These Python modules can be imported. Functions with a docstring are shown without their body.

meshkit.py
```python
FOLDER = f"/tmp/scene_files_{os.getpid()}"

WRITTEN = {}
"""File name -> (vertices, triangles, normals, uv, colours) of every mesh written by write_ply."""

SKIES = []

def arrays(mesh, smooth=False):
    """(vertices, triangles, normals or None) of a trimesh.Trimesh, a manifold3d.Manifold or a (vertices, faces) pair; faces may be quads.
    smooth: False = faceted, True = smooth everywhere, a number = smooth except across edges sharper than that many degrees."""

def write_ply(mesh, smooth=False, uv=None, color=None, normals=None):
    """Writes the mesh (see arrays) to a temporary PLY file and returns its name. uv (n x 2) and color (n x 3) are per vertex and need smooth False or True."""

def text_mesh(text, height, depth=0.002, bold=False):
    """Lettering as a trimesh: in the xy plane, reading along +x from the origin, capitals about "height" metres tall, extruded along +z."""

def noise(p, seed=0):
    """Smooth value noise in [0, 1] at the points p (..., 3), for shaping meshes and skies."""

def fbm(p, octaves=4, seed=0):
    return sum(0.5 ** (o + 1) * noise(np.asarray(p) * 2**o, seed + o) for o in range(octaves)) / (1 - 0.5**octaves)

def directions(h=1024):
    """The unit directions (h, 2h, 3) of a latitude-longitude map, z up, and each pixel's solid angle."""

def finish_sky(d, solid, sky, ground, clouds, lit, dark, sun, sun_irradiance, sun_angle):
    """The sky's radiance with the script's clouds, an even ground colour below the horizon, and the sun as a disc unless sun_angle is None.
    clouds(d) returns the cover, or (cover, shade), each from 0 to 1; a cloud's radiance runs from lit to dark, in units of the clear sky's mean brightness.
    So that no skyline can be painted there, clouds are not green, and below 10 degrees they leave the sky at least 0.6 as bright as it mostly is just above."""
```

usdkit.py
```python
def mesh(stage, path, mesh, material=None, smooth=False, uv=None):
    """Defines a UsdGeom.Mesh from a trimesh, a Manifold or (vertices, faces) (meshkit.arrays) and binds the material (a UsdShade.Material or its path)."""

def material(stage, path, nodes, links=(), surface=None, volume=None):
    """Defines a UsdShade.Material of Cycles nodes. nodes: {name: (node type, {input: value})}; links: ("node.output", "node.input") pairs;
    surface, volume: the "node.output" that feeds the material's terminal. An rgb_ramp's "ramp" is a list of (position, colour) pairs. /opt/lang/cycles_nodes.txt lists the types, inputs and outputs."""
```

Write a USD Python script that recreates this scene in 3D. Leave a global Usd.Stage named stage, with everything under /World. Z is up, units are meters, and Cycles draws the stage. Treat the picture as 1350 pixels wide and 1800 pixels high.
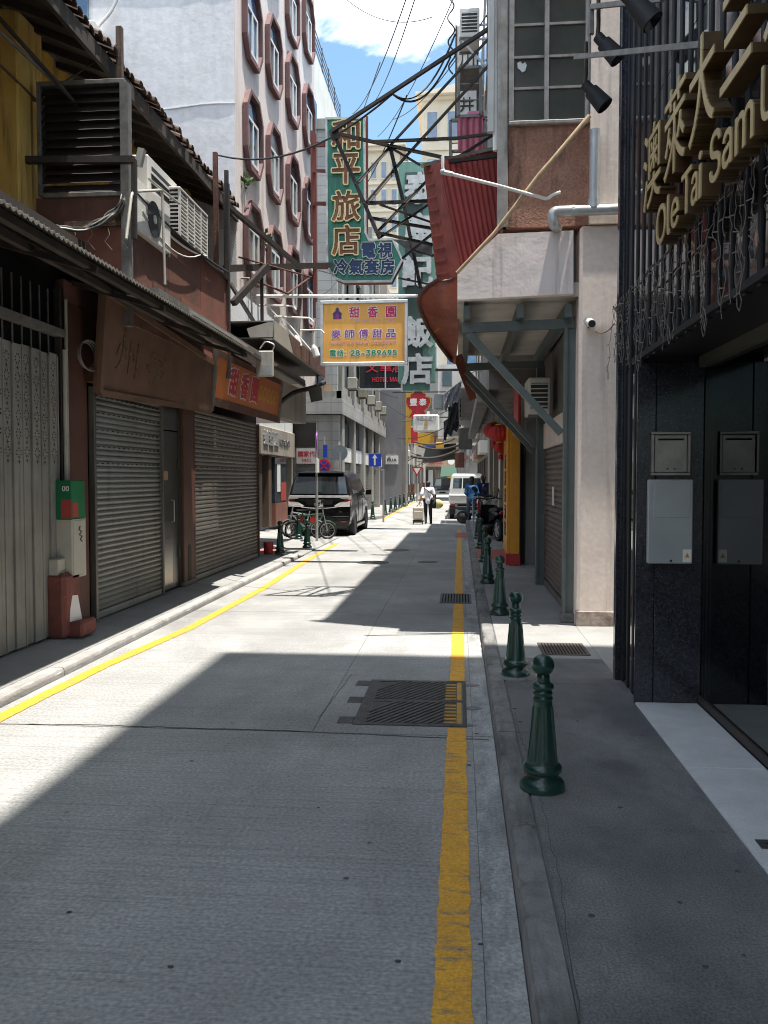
import math, glob, random
import numpy as np, trimesh, manifold3d
from shapely import affinity, box as sbox, union_all
from shapely.geometry import Polygon, MultiPolygon, Point, LineString
from pxr import Usd, UsdGeom, UsdLux, UsdShade, Gf, Sdf, Vt
import usdkit, meshkit

random.seed(7)
rng = np.random.default_rng(7)
stage = Usd.Stage.CreateInMemory()
UsdGeom.SetStageUpAxis(stage, 'Z')
UsdGeom.Xform.Define(stage, '/World')
UsdGeom.Scope.Define(stage, '/World/Looks')

# ---------------------------------------------------------------- camera, sky, sun, exposure
EXPOSURE = 1.0
SKY, SUN, EL, ROT = 0.138, 1.25, math.radians(80), math.atan2(.94, -.34)
FPX, HX, HY, EYE = 1500.0, 808.0, 840.0, 1.65          # focal length in photo pixels, vanishing point of the street, eye height
PITCH = math.atan((900 - HY) / FPX)
YAW = math.atan((HX - 675) / FPX * math.cos(PITCH))
cam = UsdGeom.Camera.Define(stage, '/World/camera')
cam.CreateHorizontalApertureAttr(36.0); cam.CreateVerticalApertureAttr(48.0)
cam.CreateFocalLengthAttr(FPX / 1350 * 36); cam.CreateClippingRangeAttr(Gf.Vec2f(.05, 3000))
cam.CreateExposureAttr(EXPOSURE)
cam.AddTranslateOp().Set(Gf.Vec3d(0, 0, EYE))
cam.AddRotateXYZOp().Set(Gf.Vec3f(90 - math.degrees(PITCH), 0, math.degrees(YAW)))
FWD = np.array([-math.sin(YAW) * math.cos(PITCH), math.cos(YAW) * math.cos(PITCH), -math.sin(PITCH)])
RGT = np.array([math.cos(YAW), math.sin(YAW), 0.0])
UPV = np.cross(RGT, FWD)
def at(px, py, X=None, Y=None, Z=None):
    """the point of the street that the photo shows at (px, py), on the plane x = X, y = Y or z = Z"""
    d = FWD + (px - 675) / FPX * RGT + (900 - py) / FPX * UPV
    t = X / d[0] if X is not None else (Y / d[1] if Y is not None else (Z - EYE) / d[2])
    return np.array([0, 0, EYE]) + d * t

def sunvec():
    return np.array([math.sin(ROT) * math.cos(EL), math.cos(ROT) * math.cos(EL), math.sin(EL)])
dome = UsdLux.DomeLight.Define(stage, '/World/sky')
skymat = usdkit.material(stage, '/World/Looks/sky_look', {
    'tc': ('texture_coordinate', {}),
    'sky': ('sky_texture', {'sky_type': 'single_scattering', 'sun_disc': False, 'sun_elevation': EL, 'sun_rotation': ROT, 'aerosol_density': 1.8, 'air_density': 1.0}),
    'map': ('mapping', {'scale': (1, 1, 1.6), 'location': (4.18, 3.96, 7.58)}),
    'n': ('noise_texture', {'scale': 3.1, 'detail': 9, 'roughness': .56, 'distortion': .25}),
    'r': ('rgb_ramp', {'ramp': [(0, (0, 0, 0)), (.515, (0, 0, 0)), (.565, (.75, .75, .75)), (.65, (1, 1, 1)), (1, (1, 1, 1))]}),
    'tint': ('mix', {'mix_type': 'multiply', 'fac': 1.0, 'color2': (.84, 1.0, .97)}),
    'm': ('mix', {'color2': (8.6, 8.7, 9.0)}),
    'bg': ('background_shader', {'strength': SKY})},
    [('tc.generated', 'map.vector'), ('map.vector', 'n.vector'), ('n.fac', 'r.fac'), ('sky.color', 'tint.color1'), ('tint.color', 'm.color1'), ('r.color', 'm.fac'), ('m.color', 'bg.color')], surface='bg.background')
UsdShade.MaterialBindingAPI.Apply(dome.GetPrim()).Bind(skymat)
dome.GetPrim().SetCustomDataByKey('kind', 'structure')
sun = UsdLux.DistantLight.Define(stage, '/World/sun')
sun.CreateAngleAttr(.5); sun.CreateIntensityAttr(SUN); sun.CreateColorAttr(Gf.Vec3f(1, .95, .87)); sun.CreateNormalizeAttr(True)
s_ = sunvec()
sun.AddRotateXYZOp().Set(Gf.Vec3f(0, math.degrees(math.acos(s_[2])), math.degrees(math.atan2(s_[1], s_[0]))))

# ---------------------------------------------------------------- helpers
USED = {}
def numbered(path):
    n = USED.get(path, -1) + 1
    USED[path] = n
    return path if n == 0 else f'{path}_{n:03d}'
LOC = {}
def tag(p, label=None, cat=None, group=None, kind=None):
    for k, v in (('label', label), ('category', cat), ('group', group), ('kind', kind)):
        if v: p.SetCustomDataByKey(k, v)
def thing(name, loc=(0, 0, 0), label=None, cat=None, group=None, kind=None):
    path = numbered('/World/' + name)
    x = UsdGeom.Xform.Define(stage, path); x.AddTranslateOp().Set(Gf.Vec3d(*map(float, loc)))
    LOC[path] = np.array(loc, float)
    tag(x.GetPrim(), label, cat, group, kind)
    return path
def arr(m):
    return m.out() if isinstance(m, G) else m
def part(parent, name, mesh, mat, label=None, smooth=False, kind=None):
    if isinstance(mesh, G) and name in ('bracket', 'hanger', 'hinge', 'arm', 'strut') and 1 < len(mesh.v) < 5:
        offs = np.cumsum([0] + [len(q) for q in mesh.v]); mesh = [G().raw(v, f - o) for v, f, o in zip(mesh.v, mesh.f, offs)]
    if isinstance(mesh, list): return [part(parent, name, q, mat, label, smooth, kind) for q in mesh][0]
    v, f, n = meshkit.arrays(arr(mesh), smooth)
    path = numbered(parent + '/' + name)
    loc = LOC[parent]
    m = usdkit.mesh(stage, path, (v - loc, f), MAT[mat])
    if n is not None:
        m.CreateNormalsAttr(Vt.Vec3fArray.FromNumpy(n.astype(np.float32))); m.SetNormalsInterpolation('vertex')
    LOC[path] = loc
    tag(m.GetPrim(), label, None, None, kind)
    return path
def single(name, mesh, mat, label=None, cat=None, group=None, kind=None, smooth=False):
    path = numbered('/World/' + name)
    v, f, n = meshkit.arrays(arr(mesh), smooth)
    lo, hi = v.min(0), v.max(0)
    loc = np.array([(lo[0] + hi[0]) / 2, (lo[1] + hi[1]) / 2, lo[2]])
    m = usdkit.mesh(stage, path, (v - loc, f), MAT[mat])
    if n is not None:
        m.CreateNormalsAttr(Vt.Vec3fArray.FromNumpy(n.astype(np.float32))); m.SetNormalsInterpolation('vertex')
    UsdGeom.Xformable(m).AddTranslateOp().Set(Gf.Vec3d(*map(float, loc)))
    tag(m.GetPrim(), label, cat, group, kind)
    LOC[path] = loc
    return path
def copy(src, loc, rotz=0, label=None, group=None):
    p = stage.GetPrimAtPath(src)
    base = src.split('/')[-1]
    path = numbered('/World/' + base)
    x = UsdGeom.Xform.Define(stage, path)
    x.GetPrim().GetReferences().AddInternalReference(src)
    x.ClearXformOpOrder()
    x.AddTranslateOp().Set(Gf.Vec3d(*map(float, loc)))
    if rotz: x.AddRotateZOp().Set(float(rotz))
    x.GetPrim().SetInstanceable(True)
    was = p.GetCustomData()
    tag(x.GetPrim(), label or was.get('label'), was.get('category'), group or was.get('group'))
    return path

def unit(v):
    v = np.asarray(v, float); n = np.linalg.norm(v)
    return v / n if n > 1e-12 else v
class G:
    """collects shapes that make one mesh"""
    def __init__(s): s.v, s.f, s.n = [], [], 0
    def raw(s, v, f):
        v, f = np.asarray(v, float), np.asarray(f, int)
        if f.shape[1] == 4: f = np.vstack([f[:, [0, 1, 2]], f[:, [0, 2, 3]]])
        s.v.append(v); s.f.append(f + s.n); s.n += len(v); return s
    def add(s, m):
        m = m.out() if isinstance(m, G) else m
        if hasattr(m, 'to_mesh'):
            q = m.to_mesh(); return s.raw(q.vert_properties[:, :3], q.tri_verts)
        return s.raw(m.vertices, m.faces)
    def out(s): return trimesh.Trimesh(np.vstack(s.v), np.vstack(s.f), process=False)
    def box(s, x0, x1, y0, y1, z0, z1):
        x0, x1 = min(x0, x1), max(x0, x1); y0, y1 = min(y0, y1), max(y0, y1); z0, z1 = min(z0, z1), max(z0, z1)
        v = [(x, y, z) for x in (x0, x1) for y in (y0, y1) for z in (z0, z1)]
        return s.raw(v, [(0, 1, 3, 2), (4, 6, 7, 5), (0, 4, 5, 1), (2, 3, 7, 6), (0, 2, 6, 4), (1, 5, 7, 3)])
    def cbox(s, x0, x1, y0, y1, z0, z1, c=.006):
        x0, x1 = min(x0, x1), max(x0, x1); y0, y1 = min(y0, y1), max(y0, y1); z0, z1 = min(z0, z1), max(z0, z1)
        c = min(c, (x1 - x0) * .45, (y1 - y0) * .45, (z1 - z0) * .45)
        pts = []
        for X, a in ((x0, 1), (x1, -1)):
            for Y, b in ((y0, 1), (y1, -1)):
                for Z, d in ((z0, 1), (z1, -1)):
                    pts += [(X, Y + b * c, Z + d * c), (X + a * c, Y, Z + d * c), (X + a * c, Y + b * c, Z)]
        return s.add(trimesh.convex.convex_hull(np.array(pts)))
    def hull(s, pts): return s.add(trimesh.convex.convex_hull(np.array(pts, float)))
    def bar(s, p, q, w=.04, h=None, up=(0, 0, 1)):
        p, q = np.asarray(p, float), np.asarray(q, float); h = h or w
        d = unit(q - p); up = np.array(up, float)
        if abs(d @ unit(up)) > .97: up = np.array([1.0, 0, 0])
        a = unit(np.cross(d, up)); b = np.cross(a, d)
        v = [e + a * i * w / 2 + b * j * h / 2 for e in (p, q) for i, j in ((-1, -1), (1, -1), (1, 1), (-1, 1))]
        return s.raw(v, [(0, 3, 2, 1), (4, 5, 6, 7), (0, 1, 5, 4), (1, 2, 6, 5), (2, 3, 7, 6), (3, 0, 4, 7)])
    def angle(s, p, q, w=.06, t=.008, up=(0, 0, 1)):
        """steel angle: two thin flanges"""
        p, q = np.asarray(p, float), np.asarray(q, float)
        d = unit(q - p); up = np.array(up, float)
        if abs(d @ unit(up)) > .97: up = np.array([1.0, 0, 0])
        a = unit(np.cross(d, up)); b = np.cross(a, d)
        s.bar(p + a * w / 2, q + a * w / 2, w, t, up=b)
        return s.bar(p + b * w / 2, q + b * w / 2, t, w, up=b)
    def tube(s, pts, r=.01, n=8):
        pts = np.asarray(pts, float)
        t = np.gradient(pts, axis=0); t /= np.linalg.norm(t, axis=1)[:, None] + 1e-12
        a = np.cross(t[0], (0, 0, 1.0));
        if np.linalg.norm(a) < .1: a = np.cross(t[0], (1.0, 0, 0))
        a = unit(a); rings = []
        rr = np.broadcast_to(r, len(pts))
        for i in range(len(pts)):
            a = unit(a - t[i] * (a @ t[i])); b = np.cross(t[i], a)
            th = np.arange(n) * 2 * math.pi / n
            rings.append(pts[i] + rr[i] * (np.cos(th)[:, None] * a + np.sin(th)[:, None] * b))
        v = np.vstack(rings + [pts[:1], pts[-1:]]); f = []
        m = len(pts)
        for i in range(m - 1):
            for k in range(n):
                A, B = i * n + k, i * n + (k + 1) % n
                f += [(A, B, B + n), (A, B + n, A + n)]
        for k in range(n):
            f += [(m * n, (k + 1) % n, k), (m * n + 1, (m - 1) * n + k, (m - 1) * n + (k + 1) % n)]
        return s.raw(v, f)
    def cyl(s, p, q, r, n=12): return s.tube([p, q], r, n)
    def disc(s, c, nrm, r, t, n=20): c = np.asarray(c, float); nrm = unit(nrm); return s.tube([c - nrm * t / 2, c + nrm * t / 2], r, n)
    def lathe(s, prof, c=(0, 0, 0), n=20):
        prof = np.asarray(prof, float); m = len(prof); th = np.arange(n) * 2 * math.pi / n
        v = np.array([(c[0] + r * math.cos(a), c[1] + r * math.sin(a), c[2] + z) for r, z in prof for a in th]); f = []
        for i in range(m - 1):
            for k in range(n):
                A, B = i * n + k, i * n + (k + 1) % n
                f += [(A, B, B + n), (A, B + n, A + n)]
        return s.raw(v, f)
    def ball(s, c, r, sub=2, sc=(1, 1, 1)):
        m = trimesh.creation.icosphere(sub, 1.0); return s.raw(m.vertices * np.array(sc) * r + np.asarray(c), m.faces)
    def poly(s, pts, thick, nrm=None):
        """a flat polygon of 3-D points given a thickness away from nrm"""
        pts = np.asarray(pts, float)
        if nrm is None:
            nrm = unit(sum(np.cross(pts[i] - pts[0], pts[i + 1] - pts[0]) for i in range(1, len(pts) - 1)))
        nrm = unit(nrm); o = pts[0]; x = unit(pts[1] - o); x = unit(x - nrm * (x @ nrm)); y = np.cross(nrm, x)
        P = Polygon([((p - o) @ x, (p - o) @ y) for p in pts])
        return s.sheet(P, o - nrm * thick, x, y, thick)
    def sheet(s, P, o, x, y, thick):
        """extrudes the shapely polygon P, drawn on axes x, y at o, along x cross y"""
        x, y = unit(x), unit(y); z = np.cross(x, y)
        for g in getattr(P, 'geoms', [P]):
            if g.is_empty or g.area < 1e-8 or g.geom_type != 'Polygon': continue
            m = trimesh.creation.extrude_polygon(g, thick, engine='earcut')
            s.raw(np.asarray(o) + m.vertices[:, :1] * x + m.vertices[:, 1:2] * y + m.vertices[:, 2:3] * z, m.faces)
        return s
    def grid(s, P, thick=None):
        """surface through an (m, n, 3) grid of points; thick makes it a shell"""
        P = np.asarray(P, float); m, n = P.shape[:2]
        f = [(i * n + j, i * n + j + 1, (i + 1) * n + j + 1, (i + 1) * n + j) for i in range(m - 1) for j in range(n - 1)]
        if not thick: return s.raw(P.reshape(-1, 3), f)
        du = np.gradient(P, axis=0); dv = np.gradient(P, axis=1); N = np.cross(du, dv); N /= np.linalg.norm(N, axis=2)[..., None] + 1e-12
        Q = P - N * thick; K = m * n
        f = f + [(d + K, c + K, b + K, a + K) for a, b, c, d in f]
        rim = [(0, j) for j in range(n)] + [(i, n - 1) for i in range(1, m)] + [(m - 1, j) for j in range(n - 2, -1, -1)] + [(i, 0) for i in range(m - 2, 0, -1)]
        idx = [i * n + j for i, j in rim]
        f += [(a, a + K, b + K, b) for a, b in zip(idx, idx[1:] + idx[:1])]
        return s.raw(np.vstack([P.reshape(-1, 3), Q.reshape(-1, 3)]), f)
def lathe_mesh(*a, **k): return G().lathe(*a, **k)
def B(*a, c=None): return G().cbox(*a, c=c) if c else G().box(*a)
def lerp(a, b, t): return np.asarray(a, float) * (1 - t) + np.asarray(b, float) * t
def sag(p, q, d=.1, n=10):
    t = np.linspace(0, 1, n)[:, None]
    P = np.asarray(p) * (1 - t) + np.asarray(q) * t
    P[:, 2] -= (4 * t * (1 - t))[:, 0] * d
    return P
def bend(pts, n=5, r=.3):
    """rounds the corners of a polyline"""
    pts = [np.asarray(p, float) for p in pts]; out = [pts[0]]
    for a, b, c in zip(pts, pts[1:], pts[2:]):
        k = min(r, np.linalg.norm(b - a) * .45, np.linalg.norm(c - b) * .45)
        p, q = b + unit(a - b) * k, b + unit(c - b) * k
        for t in np.linspace(0, 1, n): out.append((1 - t) ** 2 * p + 2 * t * (1 - t) * b + t * t * q)
    return np.array(out + [pts[-1]])

from PIL import Image, ImageDraw, ImageFont
FONTS = {'c': glob.glob('/opt/blender-*/*/datafiles/fonts/Noto Sans CJK*')[0], 'l': glob.glob('/opt/blender-*/*/datafiles/fonts/Inter.woff2')[0]}
GLYPH = {}
def glyphs(text, w, h, bold=0, font=None, size=64):
    """the lettering as a shapely shape, w wide and h high, centred on the origin"""
    font = font or ('c' if any(ord(ch) > 0x2e00 for ch in text) else 'l')
    key = (text, bold, font, size)
    if key not in GLYPH:
        F = ImageFont.truetype(FONTS[font], size)
        x0, y0, x1, y1 = F.getbbox(text, anchor='ls', stroke_width=bold)
        im = Image.new('L', (x1 - x0 + 8, y1 - y0 + 8))
        ImageDraw.Draw(im).text((4 - x0, 4 - y0), text, 255, F, anchor='ls', stroke_width=bold)
        on = np.pad(np.asarray(im) > 127, ((0, 0), (1, 1))).astype(np.int8)
        rows, st = np.nonzero(np.diff(on, axis=1) == 1); en = np.nonzero(np.diff(on, axis=1) == -1)[1]
        GLYPH[key] = union_all(sbox(st, -rows - 1, en, -rows)).buffer(.6).buffer(-.6).simplify(.6)
    P = GLYPH[key]; a, b, c, d = P.bounds
    P = affinity.translate(P, -(a + c) / 2, -(b + d) / 2)
    return affinity.scale(P, w / (c - a), h / (d - b), origin=(0, 0))
def letters(text, c, x, y, w, h, depth=.01, bold=0, font=None, size=64):
    return G().sheet(glyphs(text, w, h, bold, font, size), c, x, y, depth)

# ---------------------------------------------------------------- materials
MAT = {}
def M(name, c, c2=None, rough=.6, scale=3, detail=5, lo=.35, hi=.65, bump=0, bscale=40, bstretch=(1, 1, 1), metal=0, spec=.5, streak=None, sscale=(6, 6, .5), slo=.5, shi=.75, coat=0, stretch=(1, 1, 1), spots=None, spscale=30, splo=.0, sphi=.12, rough2=None, emit=0, patch=None, pscale=(1, 1, 1), plo=.45, phi=.7, grain=0, gscale=150, dist=.02, tile=None, tilec=(.5, .5, .5), trough=None):
    N = {'g': ('geometry', {}), 'p': ('principled_bsdf', {'roughness': rough, 'metallic': metal, 'specular_ior_level': spec, 'coat_weight': coat, 'base_color': c})}
    L = []; cur = None
    if c2 is not None:
        N['m1'] = ('mapping', {'scale': stretch}); N['n1'] = ('noise_texture', {'scale': scale, 'detail': detail, 'roughness': .62})
        N['r1'] = ('rgb_ramp', {'ramp': [(0, c), (lo, c), (hi, c2), (1, c2)]})
        L += [('g.position', 'm1.vector'), ('m1.vector', 'n1.vector'), ('n1.fac', 'r1.fac')]; cur = 'r1.color'
        if rough2 is not None:
            N['rr'] = ('map_range', {'from_min': lo, 'from_max': hi, 'to_min': rough, 'to_max': rough2, 'clamp': True})
            L += [('n1.fac', 'rr.value'), ('rr.result', 'p.roughness')]
    def mixin(tagn, maskout, col):
        nonlocal cur
        N[tagn] = ('mix', {'color1': c, 'color2': col})
        if cur: L.append((cur, tagn + '.color1'))
        L.append((maskout, tagn + '.fac')); cur = tagn + '.color'
    if tile:
        tv, bw, rh, ms = tile     # vector map: which axes run across and up
        N['sx'] = ('separate_xyz', {}); N['cx'] = ('combine_xyz', {})
        L += [('g.position', 'sx.vector'), (f'sx.{tv[0]}', 'cx.x'), (f'sx.{tv[1]}', 'cx.y'), ('cx.vector', 'bk.vector')]
        N['bk'] = ('brick_texture', {'scale': 1.0, 'brick_width': bw, 'row_height': rh, 'mortar_size': ms, 'offset': 0.0, 'mortar_smooth': .1})
        mixin('tmx', 'bk.fac', tilec)
    if streak is not None:
        N['m2'] = ('mapping', {'scale': sscale, 'location': (3.1, 1.7, .4)}); N['n2'] = ('noise_texture', {'scale': 1, 'detail': 6, 'roughness': .65})
        N['r2'] = ('map_range', {'from_min': slo, 'from_max': shi, 'clamp': True})
        L += [('g.position', 'm2.vector'), ('m2.vector', 'n2.vector'), ('n2.fac', 'r2.value')]; mixin('x2', 'r2.result', streak)
    if patch is not None:
        N['m5'] = ('mapping', {'scale': pscale, 'location': (1.3, 4.1, 0)}); N['n5'] = ('noise_texture', {'scale': 1, 'detail': 10, 'roughness': .72, 'distortion': .4}); N['r5'] = ('map_range', {'from_min': plo, 'from_max': phi, 'to_max': .85, 'clamp': True})
        L += [('g.position', 'm5.vector'), ('m5.vector', 'n5.vector'), ('n5.fac', 'r5.value')]; mixin('x5', 'r5.result', patch)
    if spots is not None:
        N['v'] = ('voronoi_texture', {'scale': spscale}); N['r3'] = ('map_range', {'from_min': splo, 'from_max': sphi, 'to_min': 1, 'to_max': 0, 'clamp': True})
        L += [('g.position', 'v.vector'), ('v.distance', 'r3.value')]; mixin('x3', 'r3.result', spots)
    if grain:
        N['n4'] = ('noise_texture', {'scale': gscale, 'detail': 2}); N['r4'] = ('map_range', {'from_min': .3, 'from_max': .7, 'to_min': 1 - grain, 'to_max': 1 + grain})
        N['h4'] = ('hsv', {'color': c}); L += [('g.position', 'n4.vector'), ('n4.fac', 'r4.value'), ('r4.result', 'h4.value')]
        if cur: L.append((cur, 'h4.color'))
        cur = 'h4.color'
    if cur: L.append((cur, 'p.base_color'))
    if bump:
        N['mb'] = ('mapping', {'scale': bstretch}); N['nb'] = ('noise_texture', {'scale': bscale, 'detail': 4, 'roughness': .6}); N['b'] = ('bump', {'strength': bump, 'distance': dist})
        L += [('g.position', 'mb.vector'), ('mb.vector', 'nb.vector'), ('nb.fac', 'b.height'), ('b.normal', 'p.normal')]
    if emit: N['p'][1].update(emission_color=c, emission_strength=emit)
    MAT[name] = usdkit.material(stage, '/World/Looks/' + name, N, L, surface='p.BSDF')

M('asphalt', (.10, .10, .10), (.14, .14, .135), .9, bump=.4, bscale=60)
M('concrete_road', (.25, .248, .243), (.35, .347, .338), .88, scale=.8, detail=9, bump=.8, bscale=1, bstretch=(2.2, 70, 5), dist=.009, streak=(.17, .169, .165), sscale=(.8, 42, 1), slo=.50, shi=.86, spots=(.06, .06, .06), spscale=2.2, splo=.018, sphi=.04, grain=.26, gscale=55, patch=(.185, .183, .178), pscale=(.55, .28, 1), plo=.47, phi=.66)
M('concrete_gutter', (.36, .36, .355), (.26, .26, .255), .88, scale=6, detail=10, bump=.7, bscale=26, streak=(.15, .15, .145), sscale=(5, .9, 3), slo=.46, shi=.72, grain=.25, gscale=60, patch=(.46, .46, .455), pscale=(6, 2.2, 1), plo=.5, phi=.7)
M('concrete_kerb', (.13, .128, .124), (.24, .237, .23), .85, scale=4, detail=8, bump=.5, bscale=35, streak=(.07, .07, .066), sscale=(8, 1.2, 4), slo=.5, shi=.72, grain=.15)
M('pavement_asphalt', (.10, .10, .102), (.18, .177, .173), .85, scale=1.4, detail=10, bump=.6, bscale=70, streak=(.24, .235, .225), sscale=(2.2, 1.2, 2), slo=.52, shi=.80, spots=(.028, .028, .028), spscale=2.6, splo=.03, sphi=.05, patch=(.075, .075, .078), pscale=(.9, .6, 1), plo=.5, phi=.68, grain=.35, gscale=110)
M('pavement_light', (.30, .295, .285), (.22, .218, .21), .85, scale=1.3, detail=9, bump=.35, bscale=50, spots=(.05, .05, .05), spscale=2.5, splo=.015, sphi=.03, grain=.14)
M('yellow_paint', (.70, .35, .024), (.60, .29, .03), .7, scale=7, detail=8, bump=.6, bscale=1, bstretch=(6, 90, 5), dist=.004, streak=(.20, .17, .12), sscale=(9, 30, 5), slo=.53, shi=.68, grain=.2, gscale=90)
M('red_paint', (.42, .09, .07), (.30, .10, .08), .7, scale=6)
M('cast_iron', (.045, .044, .045), (.085, .08, .078), .55, scale=9, metal=.35, bump=.3, bscale=80, grain=.3, gscale=60)
M('cast_iron_yellow', (.52, .28, .03), (.3, .18, .05), .6, scale=14, bump=.3, bscale=80)
M('black_void', (.008, .008, .008), rough=.9, spec=.1)
M('bollard_green', (.006, .030, .022), (.010, .040, .030), .32, scale=9, coat=.25, bump=.12, bscale=25, spots=(.12, .13, .11), spscale=34, splo=.0, sphi=.075, streak=(.045, .05, .042), sscale=(12, 12, 4), slo=.55, shi=.78)
M('granite_black', (.010, .010, .012), (.028, .029, .036), .12, scale=45, spots=(.30, .33, .42), spscale=70, splo=.05, sphi=.16, spec=.5)
M('granite_light', (.54, .54, .53), (.64, .64, .63), .35, scale=7, detail=8, grain=.12, gscale=120, streak=(.45, .43, .40), sscale=(3, 3, 3), slo=.55, shi=.8)
M('black_slat', (.012, .012, .014), (.02, .02, .022), .55, scale=20, spec=.2)
M('facade_glass', (.006, .007, .008), rough=.04, spec=1.0)
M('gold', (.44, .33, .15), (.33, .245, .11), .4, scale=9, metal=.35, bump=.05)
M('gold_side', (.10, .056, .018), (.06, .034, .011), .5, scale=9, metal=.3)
M('wire_grey', (.12, .105, .09), (.19, .17, .15), .7, scale=30)
M('wire_dark', (.02, .02, .022), rough=.6)
M('wire_white', (.62, .60, .56), rough=.6)
M('steel_box', (.34, .35, .34), (.29, .30, .295), .45, scale=3, grain=.05)
M('letterbox_steel', (.30, .27, .24), (.21, .19, .17), .35, scale=8, metal=.7)
M('olive_metal', (.15, .15, .12), rough=.4, metal=.5)
M('sofa_purple', (.36, .20, .52), (.44, .26, .60), .85, scale=14)
M('cushion_orange', (.75, .36, .16), (.5, .2, .12), .8, scale=20)
M('room_wall', (.05, .05, .048), (.06, .06, .056), .8)
M('room_floor', (.30, .33, .31), (.35, .38, .36), .25, scale=3)
M('pink_plaster', (.82, .69, .60), (.74, .61, .52), .85, scale=1.3, detail=8, bump=.12, bscale=9, streak=(.36, .30, .265), sscale=(7, 7, .35), slo=.54, shi=.8, grain=.06, gscale=25)
M('pink_plaster_dirty', (.42, .34, .29), (.20, .15, .12), .9, scale=9, detail=8, bump=.4, bscale=12)
M('canopy_plaster', (.80, .71, .66), (.71, .61, .57), .8, scale=1.7, detail=8, bump=.25, bscale=4, dist=.03, streak=(.35, .27, .24), sscale=(10, 10, .5), slo=.55, shi=.8)
M('canopy_ceiling', (.55, .52, .47), (.44, .41, .36), .85, scale=2.5, detail=8, streak=(.2, .17, .13), sscale=(2, 5, 3), slo=.58, shi=.8)
M('brown_stucco', (.44, .235, .165), (.31, .155, .105), .9, scale=2.2, detail=8, bump=.6, bscale=45, dist=.02, streak=(.075, .04, .027), sscale=(5, 5, 1.1), slo=.53, shi=.74, grain=.2, gscale=40)
M('frame_grey_paint', (.30, .285, .27), (.20, .185, .17), .6, scale=8, streak=(.13, .085, .06), sscale=(12, 12, 2), slo=.55, shi=.75)
M('old_glass', (.035, .037, .030), (.075, .075, .060), .3, scale=1.6, detail=8, spec=.35, streak=(.085, .06, .04), sscale=(1.5, 1.5, 7), slo=.52, shi=.8, bump=.08, bscale=4)
M('green_steel', (.085, .105, .10), (.11, .13, .125), .5, scale=6, streak=(.16, .08, .04), sscale=(6, 6, 3), slo=.65, shi=.8)
M('red_sheet', (.44, .065, .055), (.33, .048, .044), .6, scale=4, detail=7, streak=(.42, .16, .12), sscale=(16, 16, .35), slo=.62, shi=.8, grain=.1)
M('red_fold', (.25, .055, .038), (.15, .035, .028), .7, scale=5, detail=7, streak=(.32, .12, .07), sscale=(12, 12, .6), slo=.58, shi=.8, grain=.12)
M('orange_sheet', (.30, .085, .045), (.19, .05, .032), .65, scale=5, detail=7, streak=(.5, .24, .03), sscale=(3, 3, 3), slo=.6, shi=.7)
M('curtain_pale', (.30, .30, .28), (.20, .21, .21), .3, scale=6)
M('curtain_warm', (.25, .20, .15), (.12, .10, .08), .3, scale=6)
M('grate_brown', (.11, .085, .07), (.07, .055, .046), .7, scale=12)
M('gum_dark', (.05, .05, .05), rough=.8)
M('damp_stain', (.13, .13, .128), (.17, .168, .165), .7, scale=20)
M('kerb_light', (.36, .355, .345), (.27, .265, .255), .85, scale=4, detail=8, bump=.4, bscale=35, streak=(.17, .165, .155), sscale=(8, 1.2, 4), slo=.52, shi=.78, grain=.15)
M('rust', (.16, .065, .04), (.07, .032, .024), .85, scale=6, detail=8, bump=.4, bscale=40)
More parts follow.
